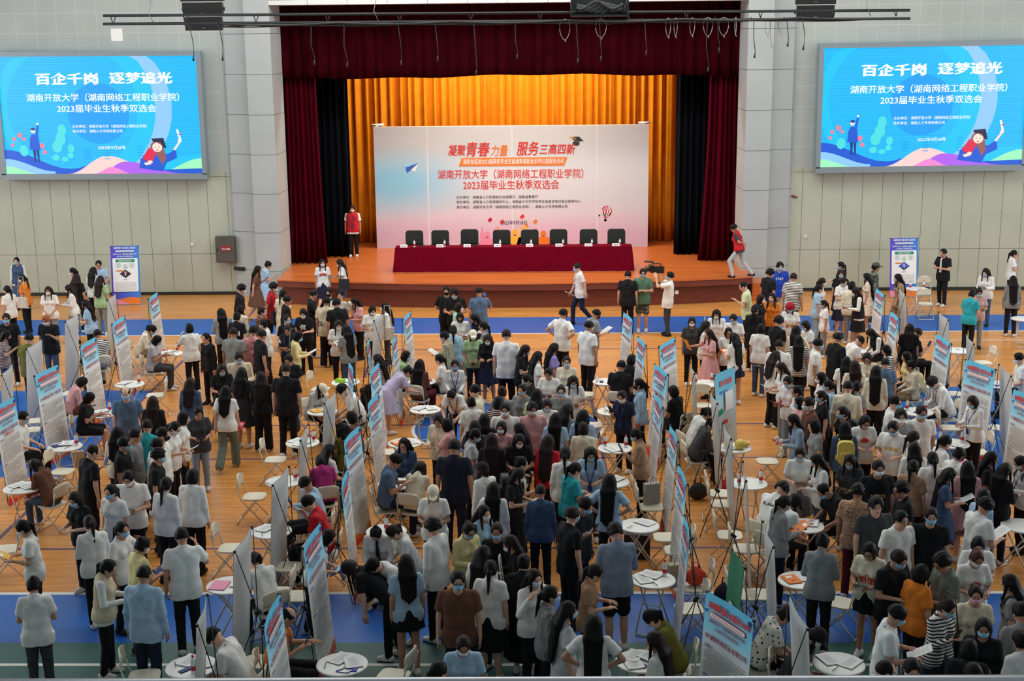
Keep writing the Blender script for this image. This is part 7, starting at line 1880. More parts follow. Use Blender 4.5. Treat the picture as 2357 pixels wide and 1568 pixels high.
B = MB(); B.prism([(7.72, 41.5, 2.98), (7.9, 41.5, 2.93), (7.9, 41.5, 2.98), (7.74, 41.5, 3.02)], (0, .05, 0)); tag(B.obj('sticker', 'hydrant_red'), 'small red sticker on the right wall below the screen', 'sticker')
mat('rail_steel', (196, 200, 204), .25, .9)
B = MB(); B.tube([(-2.2, 1.2, 7.405), (2.2, 1.2, 7.425)], .02, 14); o = tag(B.obj('balcony_rail', 'rail_steel'), 'polished steel balcony rail along the bottom edge', 'railing')
B = MB()
for x in (-2, 2): B.tube([(x, 1.2, 7.4), (x, 1.2, 6.0)], .018, 10)
B.obj('rail_post', 'rail_steel', o)
B = MB(); B.box((0, .3, 5.9), (5, 2.2, .2)); struct(B.obj('floor_of_balcony', 'print_grey_print')); 

# ---------------------------------------------------------------- banner stands
ramp_mat('banner_front', [(0, (226, 224, 218)), (.665, (228, 228, 224)), (.69, (210, 234, 242)), (.78, (146, 220, 244)), (1, (96, 200, 238))], 'Z', 0, 1.78, noise=.06, nscale=(2, 2, 3))
mat('banner_back', (206, 208, 206), .45, noise=.08, scale=3); mat('pole_black', (24, 24, 26), .5); mat('banner_green', (22, 110, 76), .6, noise=.2, scale=5)
ramp_mat('banner_ad', [(0, (222, 222, 218)), (.45, (206, 214, 212)), (.6, (196, 224, 232)), (.82, (110, 196, 220)), (1, (90, 186, 214))], 'Z', 0, 1.78)
ramp_mat('banner_blue', [(0, (88, 64, 190)), (.35, (66, 88, 200)), (1, (52, 128, 214))], 'X', -.45, .45)
mat('banner_red', (226, 44, 40), .6)
BM = ['banner_red', 'print_ink', 'print_blue', 'print_deep_red', 'print_white', 'print_orange', 'print_grey_print', 'print_green_print', 'print_pink_print', 'print_navy_print', 'print_sky']
rb = random.Random(11)
def strokes(B, x0, x1, z, h, y, mi):
    """a line of print too small to read: short broken strokes"""
    x = x0
    while x < x1:
        w = h * .82
        for p, q, r, s in ((0, 1, 0, .22), (.08, .92, .48, .66), (.4, .6, .1, 1)):
            B.add([(x + p * w, y, z + r * h), (x + q * w, y, z + r * h), (x + q * w, y, z + s * h), (x + p * w, y, z + s * h)], [(0, 1, 2, 3)], mi)
        x += h * (1.1 if rb.random() > .07 else 2.2)
def letter_mesh(var, wd):
    B = MB(); y = -.008; k = wd / .85
    write(B, '凝聚', (-.285 * k, y, 1.655), .085, 0, .16 * k, .03, .15); write(B, '青春', (-.13 * k, y, 1.66), .115, 0, .19 * k, .03, .15); write(B, '力量', (.015 * k, y, 1.655), .085, 0, .12 * k, .03, .15)
    write(B, '服务', (.15 * k, y, 1.66), .1, 0, .15 * k, .03, .15); write(B, '三高四新', (.3 * k, y, 1.655), .075, 0, .19 * k, .03, .1)
    q = [(sx * (.29 * k) + r * math.cos(a), y, 1.55 + r * math.sin(a)) for r in (.034,) for sx, a0 in ((1, -PI / 2), (-1, PI / 2)) for a in [a0 + PI * i / 8 for i in range(9)]]
    B.add(q, [tuple(range(len(q)))], 0)
    q = [(sx * (.29 * k) + r * math.cos(a), y - .001, 1.55 + r * math.sin(a)) for r in (.025,) for sx, a0 in ((1, -PI / 2), (-1, PI / 2)) for a in [a0 + PI * i / 8 for i in range(9)]]
    B.add(q, [tuple(range(len(q)))], 4)
    strokes(B, -.27 * k, .27 * k, 1.542, .017, y - .002, 0)
    write(B, '湖南开放大学（湖南网络工程职业学院）', (0, y, 1.475), .045, 3, .64 * k, .006); write(B, '2023届毕业生秋季双选会', (0, y, 1.41), .045, 3, .42 * k, .006)
    B.prism([(.33 * k, y, 1.72), (.38 * k, y, 1.745), (.42 * k, y, 1.72), (.37 * k, y, 1.7)], (0, -.001, 0), 9); B.prism([(.345 * k, y, 1.705), (.4 * k, y, 1.705), (.385 * k, y, 1.675), (.36 * k, y, 1.675)], (0, -.001, 0), 9)
    B.prism([(-.41 * k, y, 1.575), (-.345 * k, y, 1.6), (-.39 * k, y, 1.54)], (0, -.001, 0), 2)
    write(B, '单位简介>>', (-.36 * k, y, 1.175), .03, 2, None, .012, 0, left=True)
    B.box((.0, y, 1.152), (.74 * k, .001, .004), 1)
    z = 1.11; n = 9 if var else 12
    for i in range(n):
        strokes(B, -.36 * k + (.05 if i in (0, 4) else 0), (.36 if i not in (3, n - 1) else .1) * k, z, .0175, y, 1); z -= .031
    z -= .04; B.box((0, y, z + .005), (.74 * k, .001, .004), 1); write(B, '招聘岗位>>', (-.36 * k, y, z + .03), .03, 2, None, .012, 0, left=True); z -= .04
    while z > .3:
        a = rb.uniform(-.05, .3)
        strokes(B, -.36 * k, a * k, z, .0175, y, 1)
        if rb.random() < .4: strokes(B, (a + .05) * k, min(.36, a + .3) * k, z, .0175, y, 1)
        z -= .033 if rb.random() > .15 else .05
    f = lambda u: .12 + .07 * math.sin(u * 7 + 1)
    q = [(-.425 * k + .85 * k * i / 16, y, f(i / 16 * .85)) for i in range(17)]
    B.add(q + [(x, y, .0) for x, _, _ in q[::-1]], [tuple(range(34))], 5)
    q = [(-.425 * k + .85 * k * i / 16, y - .001, .07 + .06 * math.cos(i / 16 * 5)) for i in range(17)]
    B.add(q + [(x, y - .001, .0) for x, _, _ in q[::-1]], [tuple(range(34))], 0)
    return B.mesh('lettering', BM)
_let = {}
def banner(x, y, rz, wd, tilt, kind, title, label, h=1.78):
    """an x-stand: printed sheet held by crossed poles; the printed side faces -y before turning"""
    t = thing('banner_stand', label, 'banner stand', (x, y, 0), rz, 'job fair banner stands')
    fm = {'A': 'banner_ad', 'U': 'banner_blue', 'G': 'banner_green'}.get(kind, 'banner_front')
    R = Matrix.Rotation(tilt, 4, 'X')
    B = MB(); n = 10
    for mi, o in ((0, 0.), (1, .004)):
        vs = [(-wd / 2 + wd * i / n, o + .012 * math.cos(i / n * 6.28 - PI), z) for z in (0, h / 2, h) for i in range(n + 1)]
        fs = [(r * (n + 1) + i, r * (n + 1) + i + 1, (r + 1) * (n + 1) + i + 1, (r + 1) * (n + 1) + i) for r in (0, 1) for i in range(n)]
        B.add(vs, fs if mi == 0 else [f[::-1] for f in fs], mi, True)
    p = B.obj('panel', [fm, 'banner_back' if kind != 'G' else 'banner_green'], t, (0, 0, .03)); p.rotation_euler = (tilt, 0, 0)
    if kind in 'F':
        v = len(title) % 2; key = (v, round(wd, 1))
        if key not in _let: _let[key] = letter_mesh(v, key[1])
        l = obj('lettering', _let[key], p, (0, -.014, 0))
        B = MB(); ln = title.split('|'); 
        for i, s in enumerate(ln): write(B, s, (0, -.022, 1.285 - .075 * i + .02 * (len(ln) - 1)), .07, 0, min(.74 * wd / .85, .062 * len(s)), .02)
        B.obj('company_title', 'print_deep_red', p)
    if kind == 'A':
        B = MB(); write(B, '更多选择', (.02, -.02, 1.57), .12, 0, .5, .03); write(B, '赢在职场', (-.08, -.02, 1.4), .06, 2, .28, .02)
        B.box((.12, -.02, 1.2), (.3, .002, .36), 4)
        for z in (.82, .56, .4): rbox(B, (-.05, -.02, z), (.17, .003, .07), .03, 0)
        for z in (.7, .67, .48, .32, .29, .26, .23): strokes(B, -.3, .2, z, .016, -.018, 6)
        B.prism([(-.4, -.018, 1.05), (-.15, -.018, 1.1), (-.1, -.018, 1.0), (-.38, -.018, .95)], (0, -.001, 0), 7)
        B.obj('lettering', BM, p)
    if kind == 'G':
        B = MB()
        for z in (.5, 1.1): write(B, '招聘', (0, -.02, z), .2, 4, .3, .02)
        B.obj('lettering', BM, p)
    if kind == 'U':
        B = MB(); y0 = -.016
        write(B, '凝聚青春力量 服务三高四新', (0, y0, 1.72), .07, 4, .66, .02, .1); rbox(B, (0, y0, 1.62), (.56, .002, .05), .02, 4); strokes(B, -.25, .25, 1.61, .02, y0 - .003, 9)
        write(B, '湖南开放大学（湖南网络工程职业学院）', (0, y0, 1.53), .05, 4, .72, .012); write(B, '2023届毕业生秋季双选会', (0, y0, 1.46), .05, 4, .5, .012)
        rbox(B, (0, y0, .9), (.76, .002, 1.02), .03, 4)
        rbox(B, (0, y0 - .002, 1.33), (.58, .002, .085), .02, 7); write(B, '免费职业指导区', (0, y0 - .006, 1.33), .055, 4, .4, .015)
        for i, u in enumerate((-.21, 0, .2)):
            q = [(u + r * math.cos(a), y0 - .003, 1.19 - (.04 if i == 1 else 0) + r * math.sin(a)) for r in (.078, .07) for a in np.linspace(0, 2 * PI, 20, False)]
            B.add(q, [(k, (k + 1) % 20, 20 + (k + 1) % 20, 20 + k) for k in range(20)], 7)
            for j, s in enumerate((('免费', '测评'), ('专家', '咨询'), ('简历', '指导'))[i]): write(B, s, (u, y0 - .003, 1.215 - .05 * j - (.04 if i == 1 else 0)), .035, 7, .075, .01)
        c = 1 if title == 'L' else 2
        B.prism([(-.18, y0 - .003, .93), (0, y0 - .003, 1.06), (.18, y0 - .003, .93), (0, y0 - .003, .8)], (0, -.001, 0), c)
        q = [(.035 * math.cos(a), y0 - .005, .965 + .045 * math.sin(a)) for a in np.linspace(0, 2 * PI, 14, False)]; B.add(q, [tuple(range(14))], 8)
        B.prism([(-.07, y0 - .005, .87), (-.02, y0 - .005, .92), (.02, y0 - .005, .92), (.07, y0 - .005, .87), (0, y0 - .005, .81)], (0, -.001, 0), 1); B.prism([(-.02, y0 - .008, .92), (.02, y0 - .008, .92), (0, y0 - .008, .85)], (0, -.001, 0), 4)
        B.prism([(-.28, y0 - .003, 1.04), (-.06, y0 - .003, 1.045), (-.07, y0 - .003, 1.005), (-.26, y0 - .003, 1.0)], (0, -.001, 0), 5)
        write(B, '周 红' if title == 'L' else '徐 杰', (0, y0 - .003, .755), .045, 9, .1, .01)
        for z in np.arange(.66, .42, -.03): strokes(B, -.32, .32, z, .015, y0 - .003, 6)
        for c, a, b in ((5, .17, .05), (8, .1, .1), (3, .05, .05)):
            q = [(-.425 + .85 * i / 16, y0 - .0005 * c, a + b * math.sin(i / 16 * 4 + c)) for i in range(17)]; B.add(q + [(x_, y0 - .0005 * c, 0) for x_, _, _ in q[::-1]], [tuple(range(34))], c)
        B.obj('lettering', BM, p)
    st_, ct_ = math.sin(tilt), math.cos(tilt)
    at = lambda u, z, d=0.: (u, -z * st_ + d, .03 + z * ct_)
    hub = (0, .2 - .8 * st_, .8)
    for s in (-1, 1):
        B = MB(); B.tube([at(s * wd / 2, h, .01), hub], .0068, 6); B.obj('pole', 'pole_black', t)
        B = MB(); B.tube([hub, at(s * wd / 2, .02, .01)], .0068, 6); B.obj('pole', 'pole_black', t)
        B = MB(); B.box(at(s * (wd / 2 - .01), h - .01, .0), (.03, .03, .03)); B.obj('corner_clip', 'pole_black', t)
    B = MB(); B.tube([hub, (0, .5 - .3 * st_, .0)], .008, 6); B.obj('rear_leg', 'pole_black', t)
    B = MB(); B.tube([(0, hub[1] - .03, .77), (0, hub[1] + .03, .83)], .028, 8); B.obj('hub', 'pole_black', t)
    return t
for r in BANNERS: banner(*r)

# ---------------------------------------------------------------- round tables and folding chairs
mat('plastic_white', (226, 224, 216), .35); mat('plastic_cream', (222, 214, 192), .4); mat('leg_cream', (206, 200, 182), .4, .2)
t0 = thing('round_table', 'x', 'table', (0, 0, 0), 0, 'round folding tables')
B = MB(); B.lathe([(.28, .712), (.305, .716), (.31, .726), (.306, .738), (.295, .742)], 40); B.obj('tabletop', 'plastic_white', t0)
for s in (-1, 1):
    for q in (-1, 1):
        B = MB(); B.tube([(s * .13 + q * .012, -q * .2, .712), (s * .13 + q * .012, q * .26, .02)], .012, 8); B.obj('leg', 'leg_cream', t0)
B = MB()
for q in (-1, 1): B.tube([(-.14, q * .26, .02), (.14, q * .26, .02)], .012, 8)
B.tube([(-.13, 0.02, .36), (.13, 0.02, .36)], .008, 6); B.obj('crossbar', 'leg_cream', t0)
for i, (x, y, rz, label) in enumerate(TABLES):
    if i == 0: t0.location = (x, y, 0); t0.rotation_euler = (0, 0, rz); t0['label'] = label
    else: dup(t0, (x, y, 0), rz, label)
c0 = thing('folding_chair', 'x', 'chair', (0, 0, 0), 0, 'cream folding chairs')   # the sitter faces +y
B = MB()
def seatfn(dz):
    return [(x, y, .45 + dz) for x, y in [(.19 * math.copysign(abs(math.cos(a)) ** .5, math.cos(a)), .02 + .19 * math.copysign(abs(math.sin(a)) ** .5, math.sin(a))) for a in np.linspace(0, 2 * PI, 24, False)]]
B.prism(seatfn(-.02), (0, 0, .022)); B.obj('seat', 'plastic_cream', c0)
B = MB(); n = 12
for dz in (0,):
    vs, fs = [], []
    for k, (oy) in enumerate((0, -.014)):
        for j in range(6):
            z = .62 + .22 * j / 5; w = .2 * (1 - .3 * max(0, (j - 3) / 2) ** 2.5 * 1.0)
            for i in range(n + 1): u = -1 + 2 * i / n; vs.append((u * w, -.2 - .06 * (z - .45) + .035 * u * u - .02 + oy, z - .02 * u * u * (j == 5)))
    m_ = (n + 1) * 6
    for k in (0, 1):
        for j in range(5):
            for i in range(n):
                a = k * m_ + j * (n + 1) + i; q = (a, a + 1, a + n + 2, a + n + 1); fs.append(q[::-1] if k == 0 else q)
    rim = [i for i in range(n + 1)] + [j * (n + 1) + n for j in range(1, 6)] + [5 * (n + 1) + i for i in range(n - 1, -1, -1)] + [j * (n + 1) for j in range(4, 0, -1)]
    for a, b in zip(rim, rim[1:] + rim[:1]): fs.append((a, b, b + m_, a + m_))
    B.add(vs, fs, 0, True)
B.obj('backrest', 'plastic_cream', c0)
for s in (-1, 1):
    B = MB(); B.tube([(s * .195, -.235, .72), (s * .2, -.17, .45), (s * .205, .2, .02)], .011, 8); B.obj('leg', 'leg_cream', c0)
    B = MB(); B.tube([(s * .18, .1, .43), (s * .185, -.26, .02)], .011, 8); B.obj('leg', 'leg_cream', c0)
B = MB(); B.tube([(-.205, .2, .02), (.205, .2, .02)], .011, 8); B.tube([(-.185, -.26, .02), (.185, -.26, .02)], .011, 8); B.tube([(-.19, .04, .2), (.19, .04, .2)], .008, 6); B.obj('crossbar', 'leg_cream', c0)
for i, (x, y, rz, label) in enumerate(CHAIRS):
    if i == 0: c0.location = (x, y, 0); c0.rotation_euler = (0, 0, rz); c0['label'] = label
    else: dup(c0, (x, y, 0), rz, label)

# ---------------------------------------------------------------- things on the tables
def sheet_mesh(name, w, h, mats, curl=.0, t=.003, ink=0, spots=()):
    B = MB(); n = 6
    for o, fl in ((0, 0), (-t, 1)):
        vs = [(-w / 2 + w * i / n, -h / 2 + h * j / 2, o + curl * (2 * i / n - 1) ** 2) for j in range(3) for i in range(n + 1)]
        fs = [(j * (n + 1) + i, j * (n + 1) + i + 1, (j + 1) * (n + 1) + i + 1, (j + 1) * (n + 1) + i) for j in range(2) for i in range(n)]
        B.add(vs, [f[::-1] for f in fs] if fl else fs, 0)
    for (x, y, a, b, mi) in spots: B.add([(x - a / 2, y - b / 2, .002), (x + a / 2, y - b / 2, .002), (x + a / 2, y + b / 2, .002), (x - a / 2, y + b / 2, .002)], [(0, 1, 2, 3)], mi)
    return B.mesh(name, mats)
lines = [(0, y, .15, .0035, 1) for y in np.arange(-.1, .11, .025)]
SH = {'P': ('paper_sheet', sheet_mesh('paper_sheet', .21, .297, ['print_paper', 'print_grey_print'], .006, spots=lines), 'white printed sheet', 'paper'),
      'R': ('booklet', sheet_mesh('booklet', .16, .23, ['print_deep_red', 'print_white'], .004, .008, spots=[(0, .05, .1, .02, 1), (0, 0, .08, .015, 1)]), 'red booklet', 'booklet'),
      'Y': ('leaflet', sheet_mesh('leaflet', .21, .28, ['print_gold', 'print_red', 'print_white'], .01, spots=[(0, .07, .15, .05, 2), (0, -.06, .12, .03, 1)]), 'yellow leaflet', 'leaflet'),
      'O': ('brochure', sheet_mesh('brochure', .21, .28, ['print_orange', 'print_white', 'print_ink'], .01, .006, spots=[(0, .08, .12, .06, 1), (.03, -.04, .1, .02, 2)]), 'orange brochure', 'brochure'),
      'W': ('paper_folder', sheet_mesh('paper_folder', .23, .31, ['print_pink_print'], .004, .006), 'pink paper folder', 'folder'),
      'N': ('brochure', sheet_mesh('brochure', .22, .3, ['print_paper', 'print_deep_red', 'print_grey_print'], .012, .006, spots=[(0, .1, .16, .03, 1), (0, .05, .12, .02, 2), (0, -.05, .14, .1, 2)]), 'white brochure', 'brochure'),
      'V': ('booklet', sheet_mesh('booklet', .16, .23, ['print_navy_print', 'print_white'], .004, .008, spots=[(0, .04, .09, .06, 1)]), 'dark purple booklet', 'booklet'),
      'U': ('folder', sheet_mesh('folder', .23, .31, ['print_blue', 'print_sky'], .0, .01, spots=[(0, .03, .18, .15, 1)]), 'blue folder', 'folder'),
      'C': ('clipboard', sheet_mesh('clipboard', .23, .32, ['wood_arm', 'print_paper'], .0, .006, spots=[(0, -.01, .2, .26, 1)]), 'brown clipboard', 'clipboard'),
      'F': ('mobile_phone', sheet_mesh('mobile_phone', .075, .155, ['black_plastic', 'print_navy_print'], .0, .009, spots=[(0, 0, .066, .14, 1)]), 'dark mobile phone', 'phone')}
B = MB(); B.tube([(0, -.07, .006), (0, .06, .006)], .005, 6); B.tube([(0, .06, .006), (0, .075, .006)], [.005, .001], 6); PEN = B.mesh('pen', ['black_plastic'])
mat('lanyard_blue', (36, 60, 150), .6)
B = MB(); B.tube([(.09 * math.cos(a) + .03 * math.sin(3 * a), .06 * math.sin(a), .006) for a in np.linspace(0, 2 * PI, 22)], .006, 5); B.box((.1, .03, .005), (.06, .09, .008)); LAN = B.mesh('lanyard', ['lanyard_blue'])
B = MB(); rbox(B, (0, 0, .04), (.2, .11, .08), .02); TISSUE = B.mesh('tissue_box', [mat('lime_box', (150, 196, 40), .5)])
used = {}
for ti, (k, x, y, rz, label) in enumerate(ITEMS):
    z = .742
    if k == 'b': bottle(x, y, z, label); continue
    lift = used.get((round(x), round(y)), 0); used[round(x), round(y)] = lift + .0035
    if k in SH: nm, me, ds, ct_ = SH[k]; o = obj(nm, me, None, (x, y, z + .012 + lift), rz); gname = ds + 's'
    elif k == 'n': o = obj('pen', PEN, None, (x, y, z + .014 + lift), rz); ct_ = 'pen'; gname = 'black pens'
    elif k == 'l': o = obj('lanyard', LAN, None, (x, y, z + .002), rz); ct_ = 'lanyard'; gname = 'blue lanyards'
    elif k == 'k': o = obj('tissue_box', TISSUE, None, (x, y, z), rz); ct_ = 'box'; gname = None
    tag(o, label, ct_, gname)
# grapefruit on the table behind the banner backs
mat('pomelo', (214, 192, 84), .5, bump=.3, scale=60); mat('pomelo_flesh', (206, 110, 76), .5, noise=.2, scale=40)
gx, gy = FRUIT
B = MB(); B.lathe([(.01, 0), (.06, .012), (.095, .06), (.098, .1), (.075, .15), (.04, .178), (.012, .184)], 24); tag(B.obj('pomelo', 'pomelo', None, (gx + .08, gy - .12, .742)), 'whole yellow pomelo on a round table', 'fruit')
for i, (dx, dy) in enumerate(((-.12, -.02), (.2, .04))):
    o = tag(obj('pomelo_half', None, None, (gx + dx, gy + dy, .742)), ('left', 'right')[i] + ' cut pomelo half with orange flesh beside the whole pomelo', 'fruit')
    B = MB(); B.lathe([(.02, 0), (.07, .03), (.088, .085), (.08, .088)], 22); B.obj('rind', 'pomelo', o); B = MB(); B.lathe([(.077, .086), (.03, .09)], 22); B.obj('flesh', 'pomelo_flesh', o)
# bags on chairs and on the floor
mat('bag_black', (26, 27, 30), .6, bump=.2); mat('bag_orange', (214, 60, 24), .3); mat('bag_grey', (150, 148, 140), .6); mat('bag_kraft', (170, 150, 124), .7); mat('bag_red', (196, 26, 30), .35); mat('cloth_print', (206, 200, 184), .8, noise=.5, scale=40); mat('bag_yellow', (206, 186, 96), .7)
def paper_bag(nm, m, x, y, z, w, h, label):
    o = tag(obj(nm, None, None, (x, y, z), random.uniform(-.4, .4)), label, 'bag'); B = MB()
    B.hexa((-w / 2, -.05, 0), (w / 2, -.05, 0), (w / 2, .05, 0), (-w / 2, .05, 0), (-w / 2, -.06, h), (w / 2, -.06, h), (w / 2, .06, h), (-w / 2, .06, h)); B.obj('body', m, o)
    for s in (-.06, .06):
        B = MB(); B.tube([(-w / 5, s, h), (-w / 6, s * .8, h + .1), (w / 6, s * .8, h + .1), (w / 5, s, h)], .005, 5); B.obj('handle', 'cable', o)
def soft_bag(nm, m, x, y, z, r, label):
    B = MB()
    def fn(u, v):
        a = u * 2 * PI; k = math.sin(PI * min(v * 1.02, 1) ** .8) ** .6 if v < 1 else .05
        q = 1 + .1 * math.sin(5 * a + 3 * v) + .06 * math.sin(9 * a)
        return (r * k * q * math.cos(a) + .001, r * .6 * k * q * math.sin(a), v * r * 1.9)
    B.sheet(fn, 28, 12); o = B.obj(nm, m, None, (x, y, z)); tag(o, label, 'bag')
    B = MB(); B.tube([(-r * .3, 0, r * 1.7), (-r * .25, 0, r * 2.3), (r * .25, 0, r * 2.3), (r * .3, 0, r * 1.7)], .012, 6); B.obj('handle', m, o)
for k, nm, m, x, y, z, a, b_, label in BAGS:
    (paper_bag(nm, m, x, y, z, a, b_, label) if k == 'p' else soft_bag(nm, m, x, y, z, a, label))

# ---------------------------------------------------------------- people
SKIN = ((206, 160, 134), (198, 150, 124), (190, 142, 116), (212, 168, 142), (180, 132, 106))
def pwords(l): return l
GR = 'people at the job fair'
def printed(o, me, items, P):
    """lettering laid onto a shirt, front or back"""
    B = MB(); bv = BVHTree.FromPolygons([v.co for v in me.vertices], [tuple(p.vertices) for p in me.polygons])
    for s, x, z, h, w, mi, back in items:
        b0 = len(B.v); sg = -1 if not back else 1
        write(B, s, (x, 0, z), h, mi, w, .02, 0, (-1 if not back else 1, 0, 0))
        out = []
        for q in B.v[b0:]:
            p = P['up']((q[0], 0, q[2])); d = P['Rb'] @ np.array([0, -1. if not back else 1., 0])
            hit = bv.ray_cast(Vector(p - d * .6), Vector(d))[0]
            out.append(tuple(hit - Vector(d) * .006) if hit else tuple(p - d * .15))
        B.v[b0:] = out
    B.obj('shirt_print', ['print_blue', 'print_red', 'print_white', 'print_gold', 'print_ink'], o)
PRINTS = {'royal blue T-shirt': [('STAY.', 0, 1.26, .1, .22, 2, 0)], 'gold lettering': [('SHINE', 0, 1.22, .085, .26, 3, 0)], 'blue brush characters': [('力', .02, 1.24, .13, .12, 0, 0), ('量', -.0, 1.08, .14, .13, 0, 0)],
          'red print and navy': [('凝聚', 0, 1.23, .12, .24, 1, 0)], 'shoulder bag leaning': [('青春', 0, 1.24, .12, .2, 0, 0)], 'gothic lettering': [('S', -.12, 1.08, .16, .12, 4, 1), ('J', .13, 1.28, .16, .1, 4, 1)],
          'white character print': [('保', 0, 1.22, .14, .16, 2, 0)], 'white graphic': [('NOYZ', 0, 1.18, .1, .26, 2, 0)], 'yellow print': [('NEYO', 0, 1.18, .07, .2, 3, 0)], 'with red print and pink mask': [('●', 0, 1.24, .12, .14, 1, 0)],
          'red print, topknot': [('◎', 0, 1.2, .12, .14, 1, 0)], 'cream T-shirt with red print': [('丽丽', 0, 1.18, .14, .24, 1, 0)], 'black script': [('Life', 0, 1.3, .06, .2, 4, 1)], 'shouldering a video': [('25', -.05, 1.24, .1, .12, 4, 0)],
          'black T-shirt with photo': [('■', .06, 1.2, .16, .12, 2, 1)], 'sage green T-shirt': [('CALIBRE', 0, 1.22, .035, .16, 1, 0)]}
BOT = {'j': 't'}
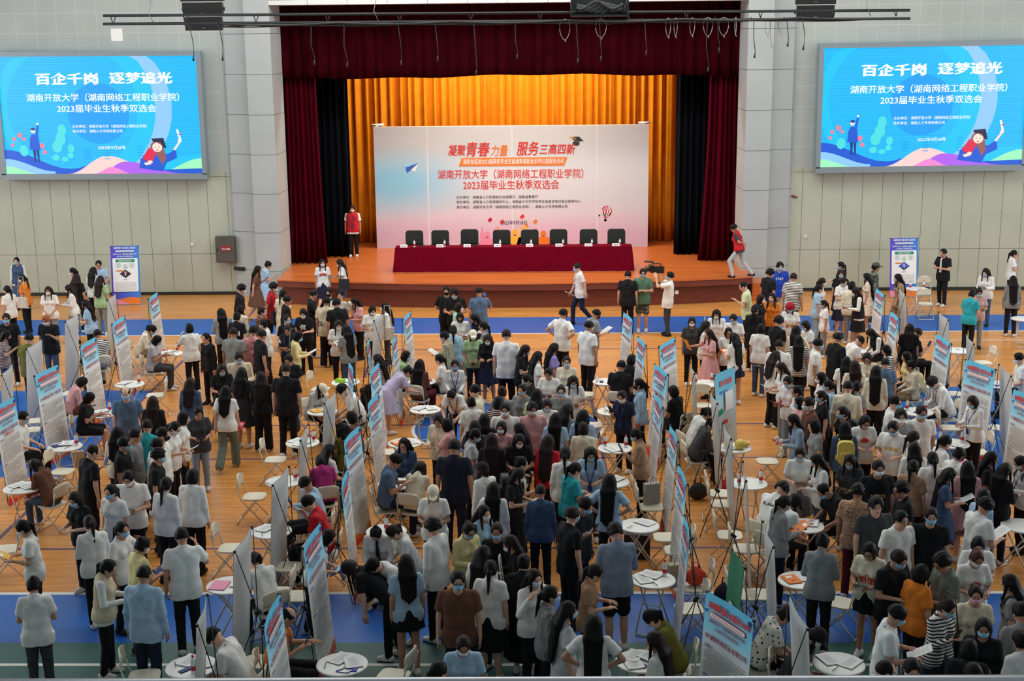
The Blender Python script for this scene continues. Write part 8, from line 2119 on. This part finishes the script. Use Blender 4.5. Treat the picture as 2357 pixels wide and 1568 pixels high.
for row in PEOPLE:
    x, y, z, rz, sc, rest, label = row
    g, code, hair, top, bot, mk_, ext = rest.split()
    P = gp(code, g); idx = int(abs(x * 37 + y * 91)) % 97
    key = next((k for k in PRINTS if k in label), None)
    fx = -1 if (idx % 2 and not key) else 1
    hc, hh = hair[0], hair[1:]
    me = fig_body(code, g)
    r = tag(obj('person', me, None, (x, y, z), rz, SKIN[idx % 5]), 'person in ' + label, 'person', GR)
    r.scale = (sc * fx, sc, sc)
    hcol = {'o': (150, 82, 48), 'r': (70, 42, 38)}.get(hh, (20, 17, 17) if idx % 4 else (34, 25, 22))
    if 'fair hair' in label: hcol = (150, 136, 100)
    obj('hair', fig_hair(code, g, hc), r, color=hcol)
    if hc in 'ckht': obj('cap', fig_cap(code, g, hc), r, color={'c': CL['cr'], 'k': CL['bk'], 'h': (150, 26, 44), 't': (70, 78, 72)}[hc])
    def garment(nm, me, c):
        o = obj(nm, me, r, color=CL.get(c, (200, 200, 200)))
        if c in PAT: o.material_slots[0].link = 'OBJECT'; o.material_slots[0].material = PAT[c]
        return o
    tt, tc_ = top[0], top[1:]
    if tt in 'VJ':
        garment('shirt', fig_top(code, g, 'L' if tt == 'V' and g == 'f' and code != 'P' else 'i' if tt == 'J' else 'T'), 'dg' if code == 'P' or 'over black' in label else 'wh')
        tm = fig_top(code, g, tt); garment('waistcoat' if tt == 'V' else 'jacket', tm, tc_)
    else:
        tm = fig_top(code, g, tt); garment({'D': 'dress', 'L': 'long_sleeved_top', 'S': 'shirt'}.get(tt, 't_shirt'), tm, tc_)
    if bot != '-' and tt != 'D': garment({'t': 'trousers', 'w': 'trousers', 'j': 'jeans', 'S': 'shorts', 's': 'skirt', 'm': 'short_skirt', 'g': 'long_skirt'}[bot[0]], fig_bottom(code, g, BOT.get(bot[0], bot[0])), bot[1:])
    shc = ((214, 212, 206), (30, 30, 32), (206, 200, 190))[idx % 3]
    for i in (0, 1): obj('shoe', fig_shoe(code, g, i), r, color=shc)
    if mk_ != '-': obj('face_mask', fig_mask(code, g), r, color={'b': (150, 196, 222), 'w': (226, 228, 230), 'k': (26, 26, 30), 'p': (222, 170, 190), 'g': (150, 150, 150)}[mk_])
    if 'g' in ext: obj('glasses', fig_glasses(code, g), r)
    if 'y' in ext: obj('lanyard', fig_lanyard(code, g), r, color=(40, 56, 120))
    if 't' in ext: obj('tie', fig_lanyard(code, g, True), r, color=(222, 220, 216) if 'white tie' in label else (40, 40, 48))
    if key: printed(r, tm, PRINTS[key], P)
    # things held or carried stay things of their own
    Mx = Matrix.Translation((x, y, z)) @ Matrix.Rotation(rz, 4, 'Z') @ Matrix.Diagonal((sc * fx, sc, sc, 1))
    short = SHORT[label]
    for c in ext:
        if c in SH:
            nm, hm, ds, ct_ = SH[c]
            o = obj(nm, hm); h = Mx @ Vector(P['hold'])
            up_ = code[1:] in ('p', 'x')
            o.matrix_world = Matrix.Translation(h + Vector((0, 0, .05 if up_ else .025))) @ Matrix.Rotation(rz, 4, 'Z') @ Matrix.Rotation(math.radians(62 if up_ else 8 if code[0] == 'T' else 28), 4, 'X')
            tag(o, ds + ' held by person in ' + short, ct_, ds + 's')
        elif c == 'G':
            side = 1 if idx % 2 else -1
            h = Mx @ Vector((.25 * side, -.02, .78 if not P['sit'] else .5)); kraft = 'paper bag' in label
            o = tag(obj('paper_bag' if kraft else 'tote_bag', None, None, h, rz), ('paper bag' if kraft else 'patterned tote bag' if 'patterned' in label else 'shoulder bag') + ' carried by person in ' + short, 'bag', 'carried bags')
            mm = 'bag_kraft' if kraft else 'cloth_print' if 'patterned' in label or idx % 3 == 0 else 'bag_black' if idx % 3 == 1 else 'bag_grey'
            B = MB(); B.hexa((-.05, -.16, 0), (.05, -.16, 0), (.05, .16, 0), (-.05, .16, 0), (-.03, -.15, .3), (.03, -.15, .3), (.03, .15, .3), (-.03, .15, .3)); B.obj('body', mm, o)
            B = MB(); hz = .56 if not kraft else .12; B.tube([(0, -.11, .3), (-.06 * side, -.06, .3 + hz), (-.06 * side, .06, .3 + hz), (0, .11, .3)], .009, 5); B.obj('strap', mm, o)
        elif c == 'K':
            h = Mx @ Vector(P['up']((0, -.2, 1.0)))
            mm = 'bag_yellow' if 'yellow backpack' in label else 'bag_black'
            o = tag(obj('backpack', None, None, h, rz), ('yellow' if mm == 'bag_yellow' else 'black') + ' backpack worn by person in ' + short, 'backpack', 'backpacks'); o.scale = (sc, sc, sc)
            B = MB(); rbox(B, (0, -.03, .2), (.29, .12, .42), .09); B.obj('body', mm, o); B = MB(); rbox(B, (0, -.11, .12), (.22, .05, .2), .05); B.obj('pocket', mm, o)
            for s in (-1, 1):
                B = MB(); B.tube([(s * .1, .03, .36), (s * .11, .12, .45), (s * .11, .26, .43), (s * .115, .33, .32), (s * .13, .3, .2), (s * .15, .05, .04)], .016, 6); B.obj('strap', mm, o)
    if code == 'Sv':
        h = Mx @ Vector(P['hold'])
        o = tag(obj('video_camera', None, None, h + Vector((0, 0, .08)), rz), 'black shoulder video camera held up by the person before the stage', 'camera')
        B = MB(); B.box((0, -.02, 0), (.13, .36, .17)); B.obj('body', 'black_plastic', o)
        B = MB(); B.tube([(0, .16, 0), (0, .24, 0), (0, .3, 0)], [.06, .065, .08], 14); B.obj('lens', 'black_plastic', o)
        B = MB(); B.tube([(0, -.12, .08), (0, -.1, .16), (0, .12, .16), (0, .14, .08)], .018, 6); B.obj('handle', 'black_plastic', o)
        B = MB(); B.tube([(.05, .1, .19), (.05, .34, .2)], .022, 8); B.obj('microphone', 'black_plastic', o)
        B = MB(); B.tube([(-.09, .05, .1), (-.09, .2, .12)], .03, 8); B.obj('viewfinder', 'black_plastic', o)
